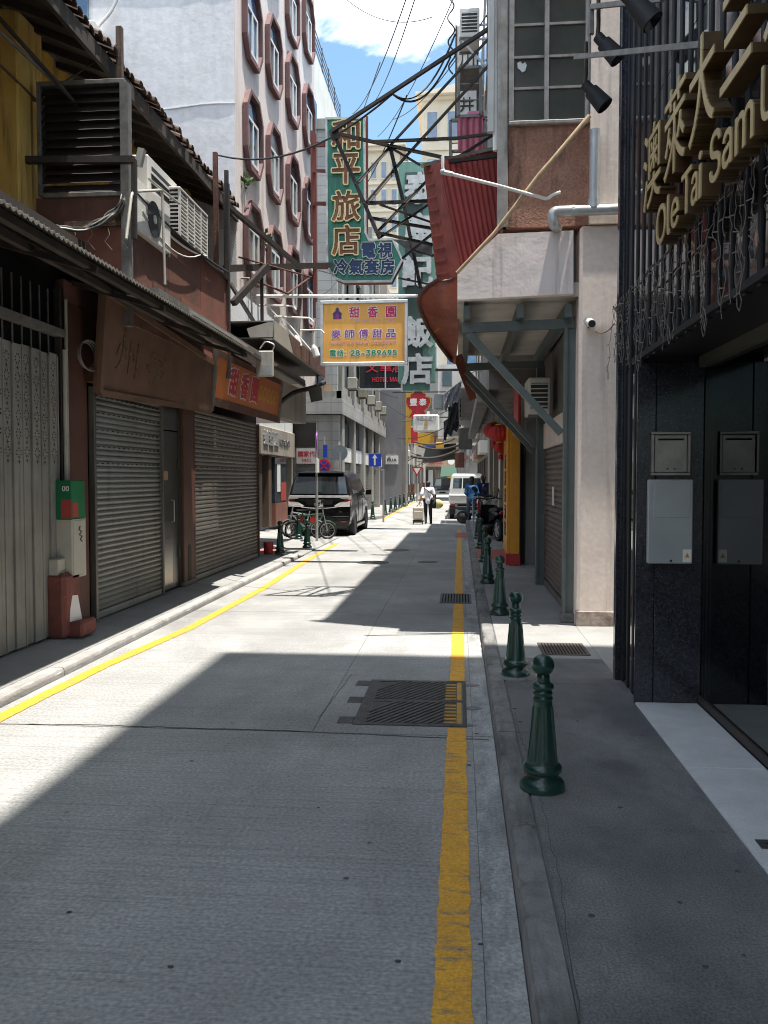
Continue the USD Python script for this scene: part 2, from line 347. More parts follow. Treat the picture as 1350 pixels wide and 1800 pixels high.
M('rust_panel', (.17, .070, .046), (.10, .046, .034), .75, scale=2.4, detail=8, bump=.25, bscale=25, streak=(.17, .075, .05), sscale=(9, 9, 1.4), slo=.54, shi=.78, grain=.12)
M('rust_panel_red', (.24, .09, .058), (.15, .064, .044), .75, scale=2.4, detail=8, bump=.2, bscale=25, streak=(.23, .06, .05), sscale=(7, 7, 2), slo=.5, shi=.7)
M('brown_sign', (.17, .092, .056), (.115, .063, .039), .7, scale=3, detail=8, bump=.25, bscale=30, streak=(.15, .085, .05), sscale=(10, 10, 1.0), slo=.54, shi=.8)
M('brown_relief', (.05, .03, .02), (.20, .12, .075), .7, scale=20)
M('dark_steel', (.028, .025, .024), (.05, .038, .032), .6, scale=12, metal=.2, streak=(.10, .045, .028), sscale=(9, 9, 4), slo=.58, shi=.72)
M('grey_steel', (.20, .195, .185), (.13, .12, .11), .55, scale=10, metal=.3, streak=(.16, .08, .05), sscale=(9, 9, 4), slo=.6, shi=.75)
M('galvanised', (.45, .45, .44), (.36, .36, .35), .42, scale=10, metal=.5)
M('white_paint', (.70, .69, .66), (.60, .58, .54), .5, scale=5, streak=(.38, .34, .29), sscale=(9, 9, 1.2), slo=.58, shi=.8)
M('cream_metal', (.40, .385, .33), (.34, .325, .28), .5, scale=6, streak=(.20, .16, .11), sscale=(9, 9, 1), slo=.58, shi=.8)
M('ac_dark', (.03, .03, .032), rough=.6)
M('wood_old', (.12, .075, .05), (.07, .045, .032), .85, scale=5, stretch=(6, 6, .6), bump=.3, bscale=20)
M('wood_pale', (.42, .30, .18), (.30, .20, .115), .8, scale=6, stretch=(4, 4, 1))
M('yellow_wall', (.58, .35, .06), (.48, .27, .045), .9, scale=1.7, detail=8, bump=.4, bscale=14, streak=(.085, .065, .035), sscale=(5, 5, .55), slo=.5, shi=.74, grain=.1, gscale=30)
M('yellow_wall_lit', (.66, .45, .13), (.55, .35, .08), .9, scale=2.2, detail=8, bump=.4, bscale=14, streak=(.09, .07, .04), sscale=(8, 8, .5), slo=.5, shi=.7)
M('roof_tile', (.13, .075, .055), (.06, .045, .038), .9, scale=8, detail=6, bump=.4, bscale=30, grain=.2)
M('dark_timber', (.035, .028, .022), (.06, .045, .035), .85, scale=5)
M('louvre', (.022, .018, .016), (.038, .028, .023), .6, scale=6, stretch=(1, 1, 8))
M('tin_awning', (.045, .046, .040), (.07, .066, .055), .65, scale=3, metal=.2)
M('tin_top', (.40, .38, .33), (.24, .20, .16), .55, scale=4, metal=.4)
M('gate_grey', (.27, .265, .235), (.20, .195, .17), .6, scale=2.2, detail=7, streak=(.085, .078, .062), sscale=(11, 11, .5), slo=.53, shi=.8, grain=.08)
M('shutter_grey', (.17, .185, .175), (.21, .22, .205), .42, scale=2, metal=.35, streak=(.04, .04, .036), sscale=(9, 9, .8), slo=.56, shi=.8)
M('shutter_dark', (.165, .157, .138), (.125, .118, .102), .45, scale=2, metal=.35, streak=(.03, .027, .022), sscale=(9, 9, .8), slo=.55, shi=.8)
M('shutter_brown', (.15, .12, .10), (.11, .09, .075), .6, scale=3)
M('door_steel', (.10, .105, .095), (.08, .083, .076), .30, scale=3, metal=.6)
M('kick_plate', (.20, .19, .15), rough=.22, metal=.9)
M('red_pillar', (.105, .04, .026), (.065, .028, .02), .6, scale=3, detail=7, streak=(.16, .09, .06), sscale=(9, 9, 1), slo=.6, shi=.8)
M('dark_wall', (.03, .024, .021), (.045, .034, .028), .8, scale=3)
M('post_green', (.0, .16, .055), (.0, .13, .045), .5, scale=5)
M('sticker_red', (.38, .05, .04), rough=.6)
M('meter_box', (.46, .44, .37), (.40, .38, .32), .55, scale=5, streak=(.25, .22, .16), sscale=(12, 12, 1.5), slo=.57, shi=.8)
M('red_stone', (.20, .06, .045), (.13, .045, .036), .8, scale=9, detail=8, bump=.5, bscale=25, streak=(.3, .2, .17), sscale=(18, 18, 12), slo=.63, shi=.75)
M('paper', (.70, .70, .68), rough=.7)
M('ink', (.012, .012, .014), rough=.6)
M('sign_orange', (.62, .185, .04), (.54, .15, .034), .45, scale=2)
M('sign_red', (.55, .03, .05), rough=.5)
M('sign_white', (.75, .73, .70), rough=.5)
M('sign_yellow', (.62, .36, .04), rough=.5)
M('box_orange', (.95, .50, .10), (.86, .42, .08), .38, scale=1.6, spec=.5, streak=(.62, .30, .07), sscale=(6, 6, .8), slo=.52, shi=.85)
M('box_magenta', (.62, .02, .13), rough=.45)
M('box_purple', (.27, .06, .33), rough=.45)
M('box_violet', (.09, .04, .16), rough=.45)
M('box_pink', (.80, .42, .50), rough=.45)
M('box_green', (.0, .26, .11), rough=.45)
M('box_halo', (.85, .80, .70), rough=.45)
M('alu', (.62, .62, .62), (.5, .5, .5), .35, scale=8, metal=.6)
M('neon_green', (.032, .235, .165), (.045, .275, .20), .45, scale=2.2, detail=7, streak=(.012, .07, .05), sscale=(7, 7, .8), slo=.54, shi=.78, grain=.08)
M('neon_green_pale', (.11, .25, .20), (.16, .31, .25), .55, scale=2, detail=7, streak=(.09, .15, .12), sscale=(6, 6, .9), slo=.55, shi=.8)
M('neon_dark', (.035, .06, .055), (.05, .085, .07), .5, scale=2)
M('neon_red_brown', (.26, .115, .055), (.18, .07, .04), .6, scale=7)
M('neon_cream', (.75, .66, .36), (.66, .55, .30), .5, scale=9)
M('neon_blue', (.02, .05, .15), rough=.5)
M('neon_white', (.62, .64, .64), (.42, .44, .44), .5, scale=5)
M('sign_frame_red', (.22, .05, .045), (.13, .05, .04), .7, scale=7)
M('tower_white', (.74, .735, .755), (.62, .615, .635), .9, scale=.5, detail=8, bump=.25, bscale=6, streak=(.54, .53, .53), sscale=(1.4, 1.4, .18), slo=.48, shi=.80, grain=.06, gscale=9)
M('tower_tile', (.82, .745, .70), (.73, .65, .605), .6, scale=.7, detail=8, tile=(('y', 'z'), .10, .05, .006), tilec=(.62, .55, .53), streak=(.36, .29, .26), sscale=(2.2, 2.2, .14), slo=.49, shi=.78)
M('mauve_stone', (.17, .088, .088), (.125, .066, .068), .8, scale=5, detail=7, streak=(.27, .17, .155), sscale=(6, 6, .8), slo=.58, shi=.8)
M('mauve_top', (.34, .19, .18), (.27, .15, .14), .85, scale=7)
M('window_white', (.68, .70, .72), rough=.45)
M('window_glass', (.02, .025, .03), (.05, .06, .07), .06, scale=1.5, spec=1.0)
M('window_blue', (.10, .17, .26), (.05, .09, .15), .08, scale=1.2, spec=.9)
M('stone_grey', (.31, .30, .275), (.23, .225, .205), .85, scale=1.2, detail=8, streak=(.15, .14, .12), sscale=(2.5, 2.5, .22), slo=.5, shi=.78)
M('stone_tiles', (.35, .345, .33), (.29, .285, .275), .75, scale=.9, detail=7, tile=(('x', 'z'), .5, .33, .012), tilec=(.20, .19, .18), streak=(.22, .21, .19), sscale=(2.2, 2.2, .25), slo=.54, shi=.82)
M('stone_panel_warm', (.42, .28, .19), (.36, .24, .165), .7, scale=2, tile=(('x', 'z'), .4, .25, .012), tilec=(.22, .15, .11))
M('far_cream', (.68, .60, .47), (.60, .52, .40), .8, scale=.4, detail=6)
M('far_yellow', (.64, .55, .42), (.57, .49, .37), .8, scale=.3, detail=6)
M('far_yellow_trim', (.66, .58, .46), rough=.8)
M('blank_grey', (.17, .17, .19), (.21, .21, .225), .9, scale=.8, detail=8, streak=(.28, .28, .28), sscale=(1.5, 1.5, .6), slo=.55, shi=.8)
M('white_wall', (.66, .66, .63), (.55, .55, .52), .85, scale=.8, detail=7, streak=(.3, .29, .26), sscale=(2, 2, .25), slo=.54, shi=.8)
M('beige_wall', (.34, .29, .235), (.26, .22, .18), .85, scale=1, detail=7, streak=(.13, .11, .09), sscale=(2, 2, .25), slo=.5, shi=.8)
M('grey_wall', (.23, .22, .205), (.17, .16, .15), .85, scale=1, detail=7, streak=(.09, .085, .08), sscale=(2, 2, .25), slo=.5, shi=.8)
M('dark_shop', (.03, .028, .026), (.05, .045, .04), .7, scale=1)
M('pillar_yellow', (.62, .27, .012), (.55, .23, .012), .5, scale=4)
M('pillar_red', (.36, .02, .02), rough=.5)
M('lantern_red', (.42, .022, .014), (.34, .015, .012), .6, scale=4)
M('lantern_gold', (.55, .32, .06), rough=.4, metal=.4)
M('traffic_blue', (.015, .05, .42), rough=.4)
M('traffic_red', (.55, .02, .03), rough=.4)
M('sign_back', (.20, .23, .25), rough=.5, metal=.3)
M('car_black', (.006, .006, .007), rough=.16, spec=.4)
M('car_glass', (.018, .022, .025), rough=.03, spec=1.0)
M('chrome', (.62, .62, .62), rough=.12, metal=1)
M('lamp_clear', (.26, .24, .23), (.38, .36, .34), .12, scale=20)
M('tail_red', (.25, .01, .015), rough=.2)
M('rubber', (.012, .012, .012), rough=.8)
M('car_white', (.70, .70, .68), (.62, .62, .6), .4, scale=3)
M('car_grey', (.34, .34, .33), rough=.5)
M('plate_yellow', (.6, .5, .1), rough=.5)
M('skin', (.42, .24, .16), rough=.6)
M('hair', (.012, .009, .008), rough=.5)
M('cloth_white', (.72, .72, .75), (.64, .64, .68), .85, scale=8)
M('cloth_black', (.014, .014, .017), (.022, .022, .026), .85, scale=10)
M('cloth_blue', (.02, .12, .30), (.015, .09, .24), .7, scale=9)
M('cloth_navy', (.015, .028, .10), (.01, .02, .07), .8, scale=9)
M('cloth_jeans', (.05, .08, .13), (.07, .10, .16), .85, scale=9)
M('cloth_grey', (.22, .22, .24), (.16, .16, .18), .85, scale=9)
M('cloth_pink', (.34, .09, .13), (.26, .06, .09), .8, scale=4)
M('cloth_pink_light', (.62, .16, .32), rough=.8)
M('suitcase_tan', (.50, .44, .36), (.42, .36, .29), .6, scale=6)
M('bag_yellow', (.60, .55, .22), rough=.7)
M('leaf', (.05, .10, .025), (.08, .14, .04), .6, scale=9)
M('awning_green', (.015, .07, .04), rough=.7)
M('plastic_red', (.4, .02, .02), rough=.4)
M('bike_green', (.025, .085, .035), rough=.35)
M('bike_silver', (.5, .5, .5), rough=.3, metal=.7)
def pane(name, tint, ior):
    MAT[name] = usdkit.material(stage, '/World/Looks/' + name, {'t': ('transparent_bsdf', {'color': tint}), 'g': ('glossy_bsdf', {'roughness': .01, 'color': (.9, .92, .9)}), 'f': ('fresnel', {'IOR': ior}), 'm': ('mix_closure', {})},
        [('f.fac', 'm.fac'), ('t.BSDF', 'm.closure1'), ('g.BSDF', 'm.closure2')], surface='m.closure')
pane('shop_glass', (.80, .84, .82), 1.7)
pane('clear_glass', (.75, .78, .76), 1.5)
# ---------------------------------------------------------------- the ground, road, pavements
X_, Y_, Z_ = np.eye(3)
PAV = .12
single('ground', B(-260, 260, -60, 700, -.6, -.03), 'asphalt', kind='structure')
road = thing('road', (0, 0, 0), kind='structure')
JY = [-8, -4.2, .62, 5.42, 10.3, 15.3, 20.2, 25.2, 30.2, 35.2, 40.2, 46, 52, 58, 64, 72, 80, 90, 100, 112]
for i, (a, b) in enumerate(zip(JY, JY[1:])):
    for x0, x1 in (((-3.275, .088),) if a < 5 else ((-3.275, -.951), (-.948, .088))):
        e = .008 if i != 1 else .005
        part(road, 'slab', B(x0, x1, a + e, b - e, -.028, 0, c=.0015), 'concrete_road')
    part(road, 'gutter', B(.0895, .222, a + e, b - e, -.028, .0005, c=.001), 'concrete_gutter')
part(road, 'side_street', B(-14, -3.279, 17.9, 33.2, -.028, -.002), 'concrete_road')
part(road, 'side_street', B(.222, 9, 62, 70, -.028, -.002), 'concrete_road')
def ribbon(cx, w, y0, y1, z, jag=.006, n=None):
    n = n or int((y1 - y0) / .06); ys = np.linspace(y0, y1, n)
    c = np.array([cx(y) for y in ys]); j1, j2 = ((meshkit.noise(np.c_[ys * 22, ys * 0, ys * 0], s) - .5) * 2 * jag for s in (1, 2))
    v = np.vstack([np.c_[c - w / 2 + j1, ys, ys * 0 + z], np.c_[c + w / 2 + j2, ys, ys * 0 + z]])
    return G().raw(v, [(i, i + n, i + n + 1, i + 1) for i in range(n - 1)])
E1 = at(820, 1199, Z=0)[1]; E0 = at(820, 1279, Z=0)[1]
part(road, 'yellow_line', ribbon(lambda y: -.018 + .0006 * y, .122, -6, E0 - .03, .004), 'yellow_paint')
part(road, 'yellow_line', ribbon(lambda y: -.018 + .0006 * y, .122, E1 + .02, 11.15, .004), 'yellow_paint')
part(road, 'yellow_line', ribbon(lambda y: -.018 + .0006 * y, .118, 12.15, 27.5, .004), 'yellow_paint')
LX = [at(x, y, Z=0) for x, y in ((0, 1262), (180, 1172), (330, 1106), (460, 1036), (540, 985), (592, 955))]
part(road, 'yellow_line', ribbon(lambda y: float(np.interp(y, [p[1] for p in LX], [p[0] for p in LX])), .12, 1.0, LX[-1][1], .005), 'yellow_paint')
part(road, 'yellow_line', ribbon(lambda y: -3.0 + (y - 33) * -.004, .12, 33, 80, .004), 'yellow_paint')
part(road, 'red_patch', B(-.12, .21, 23.6, 25.6, .002, .0065), 'red_paint')
# ramp strips and the crossing's kerbless apron on the left
part(road, 'apron', B(-8.5, -3.30, 17.66, 23.2, -.02, .03, c=.012), 'pavement_light')
part(road, 'red_patch', B(-5.6, -4.0, 17.75, 18.9, .0305, .035), 'red_paint')

def rough_kerb(x0, x1, a, b, z, side):
    """kerb stone with a worn, chipped edge on its road side"""
    n = max(4, int((b - a) / .035)); ys = np.linspace(a, b, n)
    pr = [(x0, -.1), (x0, z * .55), (x0 + .003, z - .018), (x0 + .008, z - .006), (x0 + .018, z), ((x0 + x1) / 2, z + .001), (x1 - .006, z - .001), (x1, z - .012), (x1, -.1)]
    if side < 0: pr = [(x0 + x1 - x, q) for x, q in pr][::-1]
    R = []; K = meshkit.fbm(np.c_[ys * 9, ys * 0 + x0, ys * 0 + 3.1], 4, 5); NZ = meshkit.noise(np.array([[(y * 14, x * 30, 1.0) for x, q in pr] for y in ys]), 2)
    for iy, y in enumerate(ys):
        k = K[iy]; chip = max(0, k - .6) * (.14 if side > 0 else .05); row = []
        for j, (x, q) in enumerate(pr):
            jj = j if side > 0 else len(pr) - 1 - j
            w = [0, .3, 1, 1, .7, .1, .1, 0, 0][jj]
            row.append((x + side * chip * w, y, q - chip * w * 1.1 + (NZ[iy, j] - .5) * .005 * (q > .05)))
        R.append(row)
    R = np.array(R); g = G().grid(R[:, ::-1] if True else R)
    for e in (R[0], R[-1]): g.raw(e, [(0, i, i + 1) for i in range(1, len(pr) - 1)])
    return g
rp = thing('right_pavement', (0, 0, 0), kind='structure')
SY = [-8, -4.6, -1.4, .55, 2.35, 3.75, 5.14, 6.4, 7.3, 9.2, 11.6, 14, 17, 20, 24, 28, 33, 40, 50, 61.5]
for a, b in zip(SY, SY[1:]):
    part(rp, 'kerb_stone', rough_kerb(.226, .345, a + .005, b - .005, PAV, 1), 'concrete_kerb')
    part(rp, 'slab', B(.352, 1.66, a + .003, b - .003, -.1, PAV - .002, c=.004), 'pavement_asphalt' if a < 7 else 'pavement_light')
part(rp, 'bed', B(.3, 9, -8, 61, -.12, PAV - .012), 'asphalt')
part(rp, 'alley_floor', B(1.2, 9, 6.62, 8.88, PAV - .011, PAV + .002), 'pavement_light')
part(rp, 'red_patch', B(.36, .95, 16.3, 18.2, PAV - .0015, PAV + .003), 'red_paint')
part(rp, 'far_pavement', B(.25, 9, 70, 112, -.1, PAV), 'pavement_light')
PAVL = .07
lp = thing('left_pavement', (0, 0, 0), kind='structure')
SY = [-8, -3, -.5, 2, 4.4, 6.8, 9.2, 11.5, 13.6, 15.6, 17.1]
for a, b in zip(SY, SY[1:]):
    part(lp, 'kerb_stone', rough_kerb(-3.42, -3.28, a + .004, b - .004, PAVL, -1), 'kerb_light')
    part(lp, 'slab', G().hull([(x, y, z) for y in (a + .003, b - .003) for x, z in ((-3.424, -.1), (-3.424, PAVL - .002), (-3.8, PAV - .003), (-5.2, PAV - .003), (-5.2, -.1))]), 'pavement_light')
th = np.linspace(0, math.pi / 2, 8)
cor = [(-3.28 - .5 + .5 * math.cos(t), 17.104 + .52 * math.sin(t)) for t in th]
part(lp, 'kerb_corner', G().sheet(Polygon(cor + [(-5.2, 17.624), (-5.2, 17.104)]), (0, 0, -.1), X_, Y_, .1 + PAVL), 'kerb_light')
part(lp, 'far_pavement', G().sheet(Polygon([(-14, 33.3), (-3.75, 33.3), (-3.3, 33.8), (-3.12, 34.6), (-3.15, 45), (-3.4, 60), (-3.7, 75), (-4.2, 90), (-14, 90)]), (0, 0, -.1), X_, Y_, .1 + PAV), 'pavement_light')
for k in range(12):
    pass

rgp = np.random.default_rng(12)
def blot(c, r, parent, mat, name):
    n = 11; P = Polygon([(r * (.75 + .5 * rgp.random()) * math.cos(a) * 1.25, r * (.75 + .5 * rgp.random()) * math.sin(a)) for a in np.linspace(0, 2 * math.pi, n, endpoint=False)])
    part(parent, name, G().sheet(P, (c[0], c[1], c[2] + .0005), X_, Y_, .0022), mat)
for (px, py) in ((925, 1447), (938, 1455), (1195, 1587), (1180, 1268), (1010, 1248), (1015, 1268), (1308, 1680), (1296, 1532), (905, 1246), (1090, 1420), (1240, 1700), (1040, 1610)):
    blot(at(px, py, Z=PAV - .002), rgp.uniform(.004, .010), rp, 'gum_dark', 'gum_spot')
for (px, py) in ((122, 1604), (838, 1290), (825, 1345), (700, 1690), (560, 1420), (300, 1700), (640, 1100), (845, 1660)):
    blot(at(px, py, Z=0.0008), rgp.uniform(.004, .010), road, 'gum_dark', 'tar_spot')
for (px, py, r) in ((868, 1205, .07), (872, 1245, .08), (866, 1275, .05)):
    blot(at(px - 40, py, Z=.0008), r * .6, road, 'damp_stain', 'damp_patch')
def crack(pts, parent, z, w=.0035):
    p = np.array([at(x, y, Z=z)[:2] for x, y in pts]); q = [p[0]]
    for a, b in zip(p, p[1:]):
        for t in np.linspace(0, 1, 9)[1:]: q.append(lerp(a, b, t) + rgp.normal(0, .0045, 2))
    part(parent, 'crack', G().sheet(LineString(q).buffer(w, 2, cap_style=2), (0, 0, z + .0006), X_, Y_, .0022), 'gum_dark')
crack([(930, 1312), (942, 1372), (958, 1440), (985, 1560), (1020, 1800)], rp, PAV - .002, .0011)
crack([(905, 1250), (916, 1296), (928, 1330)], rp, PAV - .002, .0016)
crack([(618, 1186), (600, 1210), (560, 1263)], road, .0003, .002)
crack([(0, 1273), (150, 1274), (300, 1279), (480, 1284), (640, 1291), (860, 1301)], road, .0003, .005)
# drain covers
def big_cover():
    a, b = at(640, 1199, Z=0), at(618, 1272, Z=0)
    x0, x1, y0, y1 = -.71, .055, E0, E1
    t = thing('drain_cover', ((x0 + x1) / 2, (y0 + y1) / 2, 0), 'large dark cast iron drain cover with diagonal ribs, crossed by yellow line', 'drain cover')
    part(t, 'frame', G().box(x0, x1, y0, y0 + .05, -.02, .006).box(x0, x1, y1 - .05, y1, -.02, .006).box(x0, x0 + .075, y0 + .05, y1 - .05, -.02, .006).box(x1 - .03, x1, y0 + .05, y1 - .05, -.02, .006).box(x0 + .075, x1 - .03, (y0 + y1) / 2 - .03, (y0 + y1) / 2 + .03, -.02, .0055), 'cast_iron')
    for yy in (y0 + .02, (y0 + y1) / 2 - .08, y1 - .2):
        part(t, 'lug', B(x0 - .11, x0 - .003, yy, yy + .16, -.02, .005, c=.004), 'cast_iron')
    for h, (ya, yb) in enumerate(((y0 + .052, (y0 + y1) / 2 - .032), ((y0 + y1) / 2 + .032, y1 - .052))):
        part(t, 'plate', B(x0 + .078, x1 - .033, ya, yb, -.02, .001), 'cast_iron')
        P = sbox(x0 + .08, ya, x1 - .16, yb)
        for k in range(-2, 17):
            u = x0 + k * .052
            bar = Polygon([(u, ya), (u + .03, ya), (u + .03 + .34, yb), (u + .34, yb)]).intersection(P)
            if bar.area > 1e-4:
                part(t, 'rib', G().sheet(bar, (0, 0, .0012), X_, Y_, .006), 'cast_iron')
        for k in range(6):
            yy = ya + .02 + k * (yb - ya - .03) / 6
            part(t, 'rib', B(x1 - .155, x1 - .075, yy, yy + .03, .0012, .008), 'cast_iron_yellow')
        part(t, 'rib', B(x1 - .07, x1 - .035, ya + .01, yb - .01, .0012, .008), 'cast_iron_yellow')
big_cover()
def grating(x0, x1, y0, y1, z, n, label, along='x', mat='cast_iron'):
    t = thing('drain_grating', ((x0 + x1) / 2, (y0 + y1) / 2, z), label, 'drain grating')
    part(t, 'frame', G().box(x0, x1, y0, y0 + .03, z - .02, z + .006).box(x0, x1, y1 - .03, y1, z - .02, z + .006).box(x0, x0 + .03, y0 + .03, y1 - .03, z - .02, z + .006).box(x1 - .03, x1, y0 + .03, y1 - .03, z - .02, z + .006), mat)
    part(t, 'pit', B(x0 + .03, x1 - .03, y0 + .03, y1 - .03, z - .02, z + .0015), 'black_void')
    for k in range(n):
        if along == 'x':
            yy = y0 + .035 + (y1 - y0 - .07) * (k + .2) / n; part(t, 'bar', B(x0 + .03, x1 - .03, yy, yy + (y1 - y0) / n * .5, z + .001, z + .006), mat)
        else:
            xx = x0 + .035 + (x1 - x0 - .07) * (k + .2) / n; part(t, 'bar', B(xx, xx + (x1 - x0) / n * .5, y0 + .03, y1 - .03, z + .001, z + .006), mat)
grating(-.26, .16, 11.2, 12.1, .003, 9, 'small dark gully grating on the yellow line beside the third bollard', 'y')
a, b = at(957, 1130, Z=PAV), at(1047, 1148, Z=PAV)
grating(.72, 1.13, 7.42, 7.95, PAV, 12, 'brownish slotted grating set in the pavement at the edge of the sunlit strip', 'y', 'grate_brown')
p = at(1340, 1484, Z=PAV + .01)
grating(p[0] - .02, p[0] + .12, p[1] - .05, p[1] + .03, PAV + .012, 6, 'small black grating in the pale stone strip before the shop window', 'x')
for (px, py, r, lab) in ((697, 967, .30, 'round manhole cover in the shaded part of the road beyond the gully'), (655, 989, .32, 'round manhole cover at the sun and shade edge of the road'), (752, 988, .2, 'small pale manhole cover in mid road short of the red patch')):
    c = at(px, py, Z=0)
    t = thing('manhole_cover', (c[0], c[1], 0), lab, 'manhole cover')
    part(t, 'ring', G().lathe([(r - .04, .002), (r - .04, .007), (r, .007), (r, -.02)], (c[0], c[1], 0), 28), 'cast_iron')
    part(t, 'lid', G().disc((c[0], c[1], 0), Z_, r - .042, .012, 28), 'cast_iron')

# bollards
BS = .895
PROF = [(0, .0), (.122, .0), (.125, .012), (.124, .034), (.114, .052), (.098, .062), (.088, .078), (.089, .092), (.104, .100), (.108, .114), (.106, .128), (.094, .138), (.087, .146), (.0845, .16), (.078, .21), (.071, .27), (.064, .33), (.0575, .39), (.0535, .44), (.052, .475), (.0505, .49), (.052, .492), (.055, .497), (.055, .507), (.050, .512), (.049, .522), (.053, .527), (.0535, .535), (.047, .541), (.047, .549), (.058, .556), (.0605, .568), (.057, .58), (.047, .588), (.038, .594), (.0365, .61), (.037, .622), (.031, .636)]
PROF = [(r * BS, z * BS) for r, z in PROF]
BALL = [(.031, .634), (.045, .642), (.055, .655), (.0605, .674), (.061, .69), (.057, .708), (.047, .724), (.032, .735), (.015, .7405), (0, .742)]
BALL = [(r * BS, z * BS) for r, z in BALL]
def bollard(loc, label, group='green bollards along the kerbs'):
    t = thing('bollard', loc, label, 'bollard', group)
    pr = PROF[1:]
    part(t, 'base', G().lathe([(0, 0)] + pr[:12], loc, 36), 'bollard_green', smooth=50)
    sh = G().lathe(pr[11:], loc, 36)
    part(t, 'shaft', sh, 'bollard_green', smooth=50)
    part(t, 'ball', G().lathe(BALL, loc, 32), 'bollard_green', smooth=True)
    f = G()
    for k in range(8):
        a = k * math.pi / 4 + .2; u = np.array([math.cos(a), math.sin(a), 0])
        f.bar(np.array(loc) + u * .0785 * BS + Z_ * .17 * BS, np.array(loc) + u * .0515 * BS + Z_ * .46 * BS, .011, .011)
    part(t, 'flute', f, 'bollard_green')
    return t
bl = []
RB = [((953, 1385), 'nearest green cast iron bollard, standing alone on dark pavement by the black building'), ((906, 1188), 'green bollard with shiny ball top standing just before the sunlit strip of pavement'), ((878, 1080), 'green bollard just beyond the sunlit strip, beside the closed brown shutter'), ((857, 1025), 'fourth green bollard from the camera on the right pavement')]
for (q, lab) in RB:
    c = at(*q, Z=PAV); bl.append(bollard((c[0], c[1], PAV), lab))
    if len(bl) == 2: single('mortar_collar', G().lathe([(0, .012), (.13, .012), (.17, .004), (.175, 0)], (c[0], c[1], PAV), 24), 'concrete_kerb', 'rough grey mortar patch round the foot of the second bollard', 'mortar patch')
for k, (y, lab) in enumerate(((15.6, 'green bollard next to the red patch on the right pavement'), (18.6, 'green bollard among the parked motorcycles, nearer one'), (21.6, 'green bollard among the parked motorcycles, farther one'))):
    copy(bl[0], (.46, y, PAV), 30 * k, lab)
for (q, lab) in (((512, 975), 'dark green bollard standing on the left pavement corner in shade'), ):
    copy(bl[0], (-3.62, 17.0, PAV), 10, lab)
c = at(540, 963, Z=.03); copy(bl[0], (c[0], c[1], .03), 40, 'green bollard in the sun just beyond the left pavement corner')
c = at(525, 948, Z=.03); copy(bl[0], (c[0], c[1], .03), 70, 'green bollard beside the parked bicycles behind the black van')
for k, (px, py) in enumerate(((655, 912), (677, 905), (687, 900), (695, 896), (703, 892), (710, 889), (716, 886), (722, 883), (727, 881))):
    c = at(px, py, Z=PAV)
    copy(bl[0], (c[0], c[1], PAV), 25 * k, ['far bollard nearest the corner of the grey stone building', 'second far bollard along the kerb, beside the one way sign post'][k] if k < 2 else f'{["third", "fourth", "fifth", "sixth", "seventh", "eighth", "ninth"][k - 2]} bollard counted along the far left kerb from the stone building', 'row of bollards on the far left kerb')

# ---------------------------------------------------------------- black building on the right
WX, YE, YP, XG, ZF = 1.18, 6.60, 5.86, 1.62, 2.45      # facade plane, far edge, panel plane, glass plane, fascia underside
bb = thing('black_building', (WX + 2, 3, 0), 'black glass and granite hotel front with vertical slats and recessed shop window', 'building')
part(bb, 'wall', G().box(2.9, 8, -9, YE, 0, 21.2).box(WX + .1, 2.9, -9, YE, 6.4, 21.2).box(WX + .06, 2.9, YP + .5, YE, 0, 6.4), 'black_slat')
part(bb, 'fascia_back', B(WX + .1, 2.9, -9, YE, ZF + .04, 6.4), 'black_slat')
part(bb, 'soffit', B(WX + .02, 2.9, -9, YP + .3, ZF, ZF + .035), 'black_slat')
part(bb, 'head_rail', B(XG - .05, XG + .05, -8, YP - .03, ZF - .07, ZF - .002), 'olive_metal')
yy = YE - .06
k = 0
while yy > -4.0:
    wS, wG = .05, .14
    part(bb, 'slat', B(WX + .040, WX + .075, yy - wS, yy, (PAV if yy - wS > YP else ZF - .01), 6.38, c=.006), 'black_slat')
    nx = yy - wS - wG
    zs = [ZF + .0, 4.05, 5.2, 6.38] if nx < YP else [PAV, 1.35, ZF + .0, 4.05, 5.2, 6.38]
    for z0, z1 in zip(zs, zs[1:]):
        part(bb, 'glass_panel', B(WX + .05, WX + .064, nx + .002, yy - wS - .002, z0 + .004, z1 - .004), 'facade_glass')
    yy = nx; k += 1
part(bb, 'corner_cladding', B(WX - .005, WX + .075, YE - .058, YE + .02, PAV, 6.38, c=.005), 'granite_black')
for (x0, x1) in ((WX + .005, 1.305), (1.31, XG - .002)):
    for z0, z1 in ((PAV, ZF - .03),):
        part(bb, 'granite_panel', B(x0, x1, YP, YP + .03, z0 + .002, z1 - .002, c=.003), 'granite_black')
part(bb, 'return_wall', B(WX + .078, XG, YP + .031, YP + .49, PAV, ZF), 'black_slat')
part(bb, 'shop_window', B(XG, XG + .012, -8, YP - .004, PAV + .07, ZF - .07), 'shop_glass')
part(bb, 'window_channel', B(XG - .015, XG + .03, -8, YP - .004, PAV + .02, PAV + .069), 'dark_steel')
part(bb, 'shop_floor', B(XG + .03, 2.9, -8, YP + .44, PAV, PAV + .03), 'room_floor')
part(bb, 'inner_wall', B(XG + .012, 2.88, YP + .005, YP + .05, PAV + .031, ZF - .002), 'room_wall')
SS = [-8, -2, -.6, .9, 2.35, 3.4, 4.55, YP - .002]
for a, b in zip(SS, SS[1:]):
    part(bb, 'sill_stone', B(WX + .012, XG - .018, a + .002, b - .002, PAV - .02, PAV + .012, c=.003), 'granite_light')
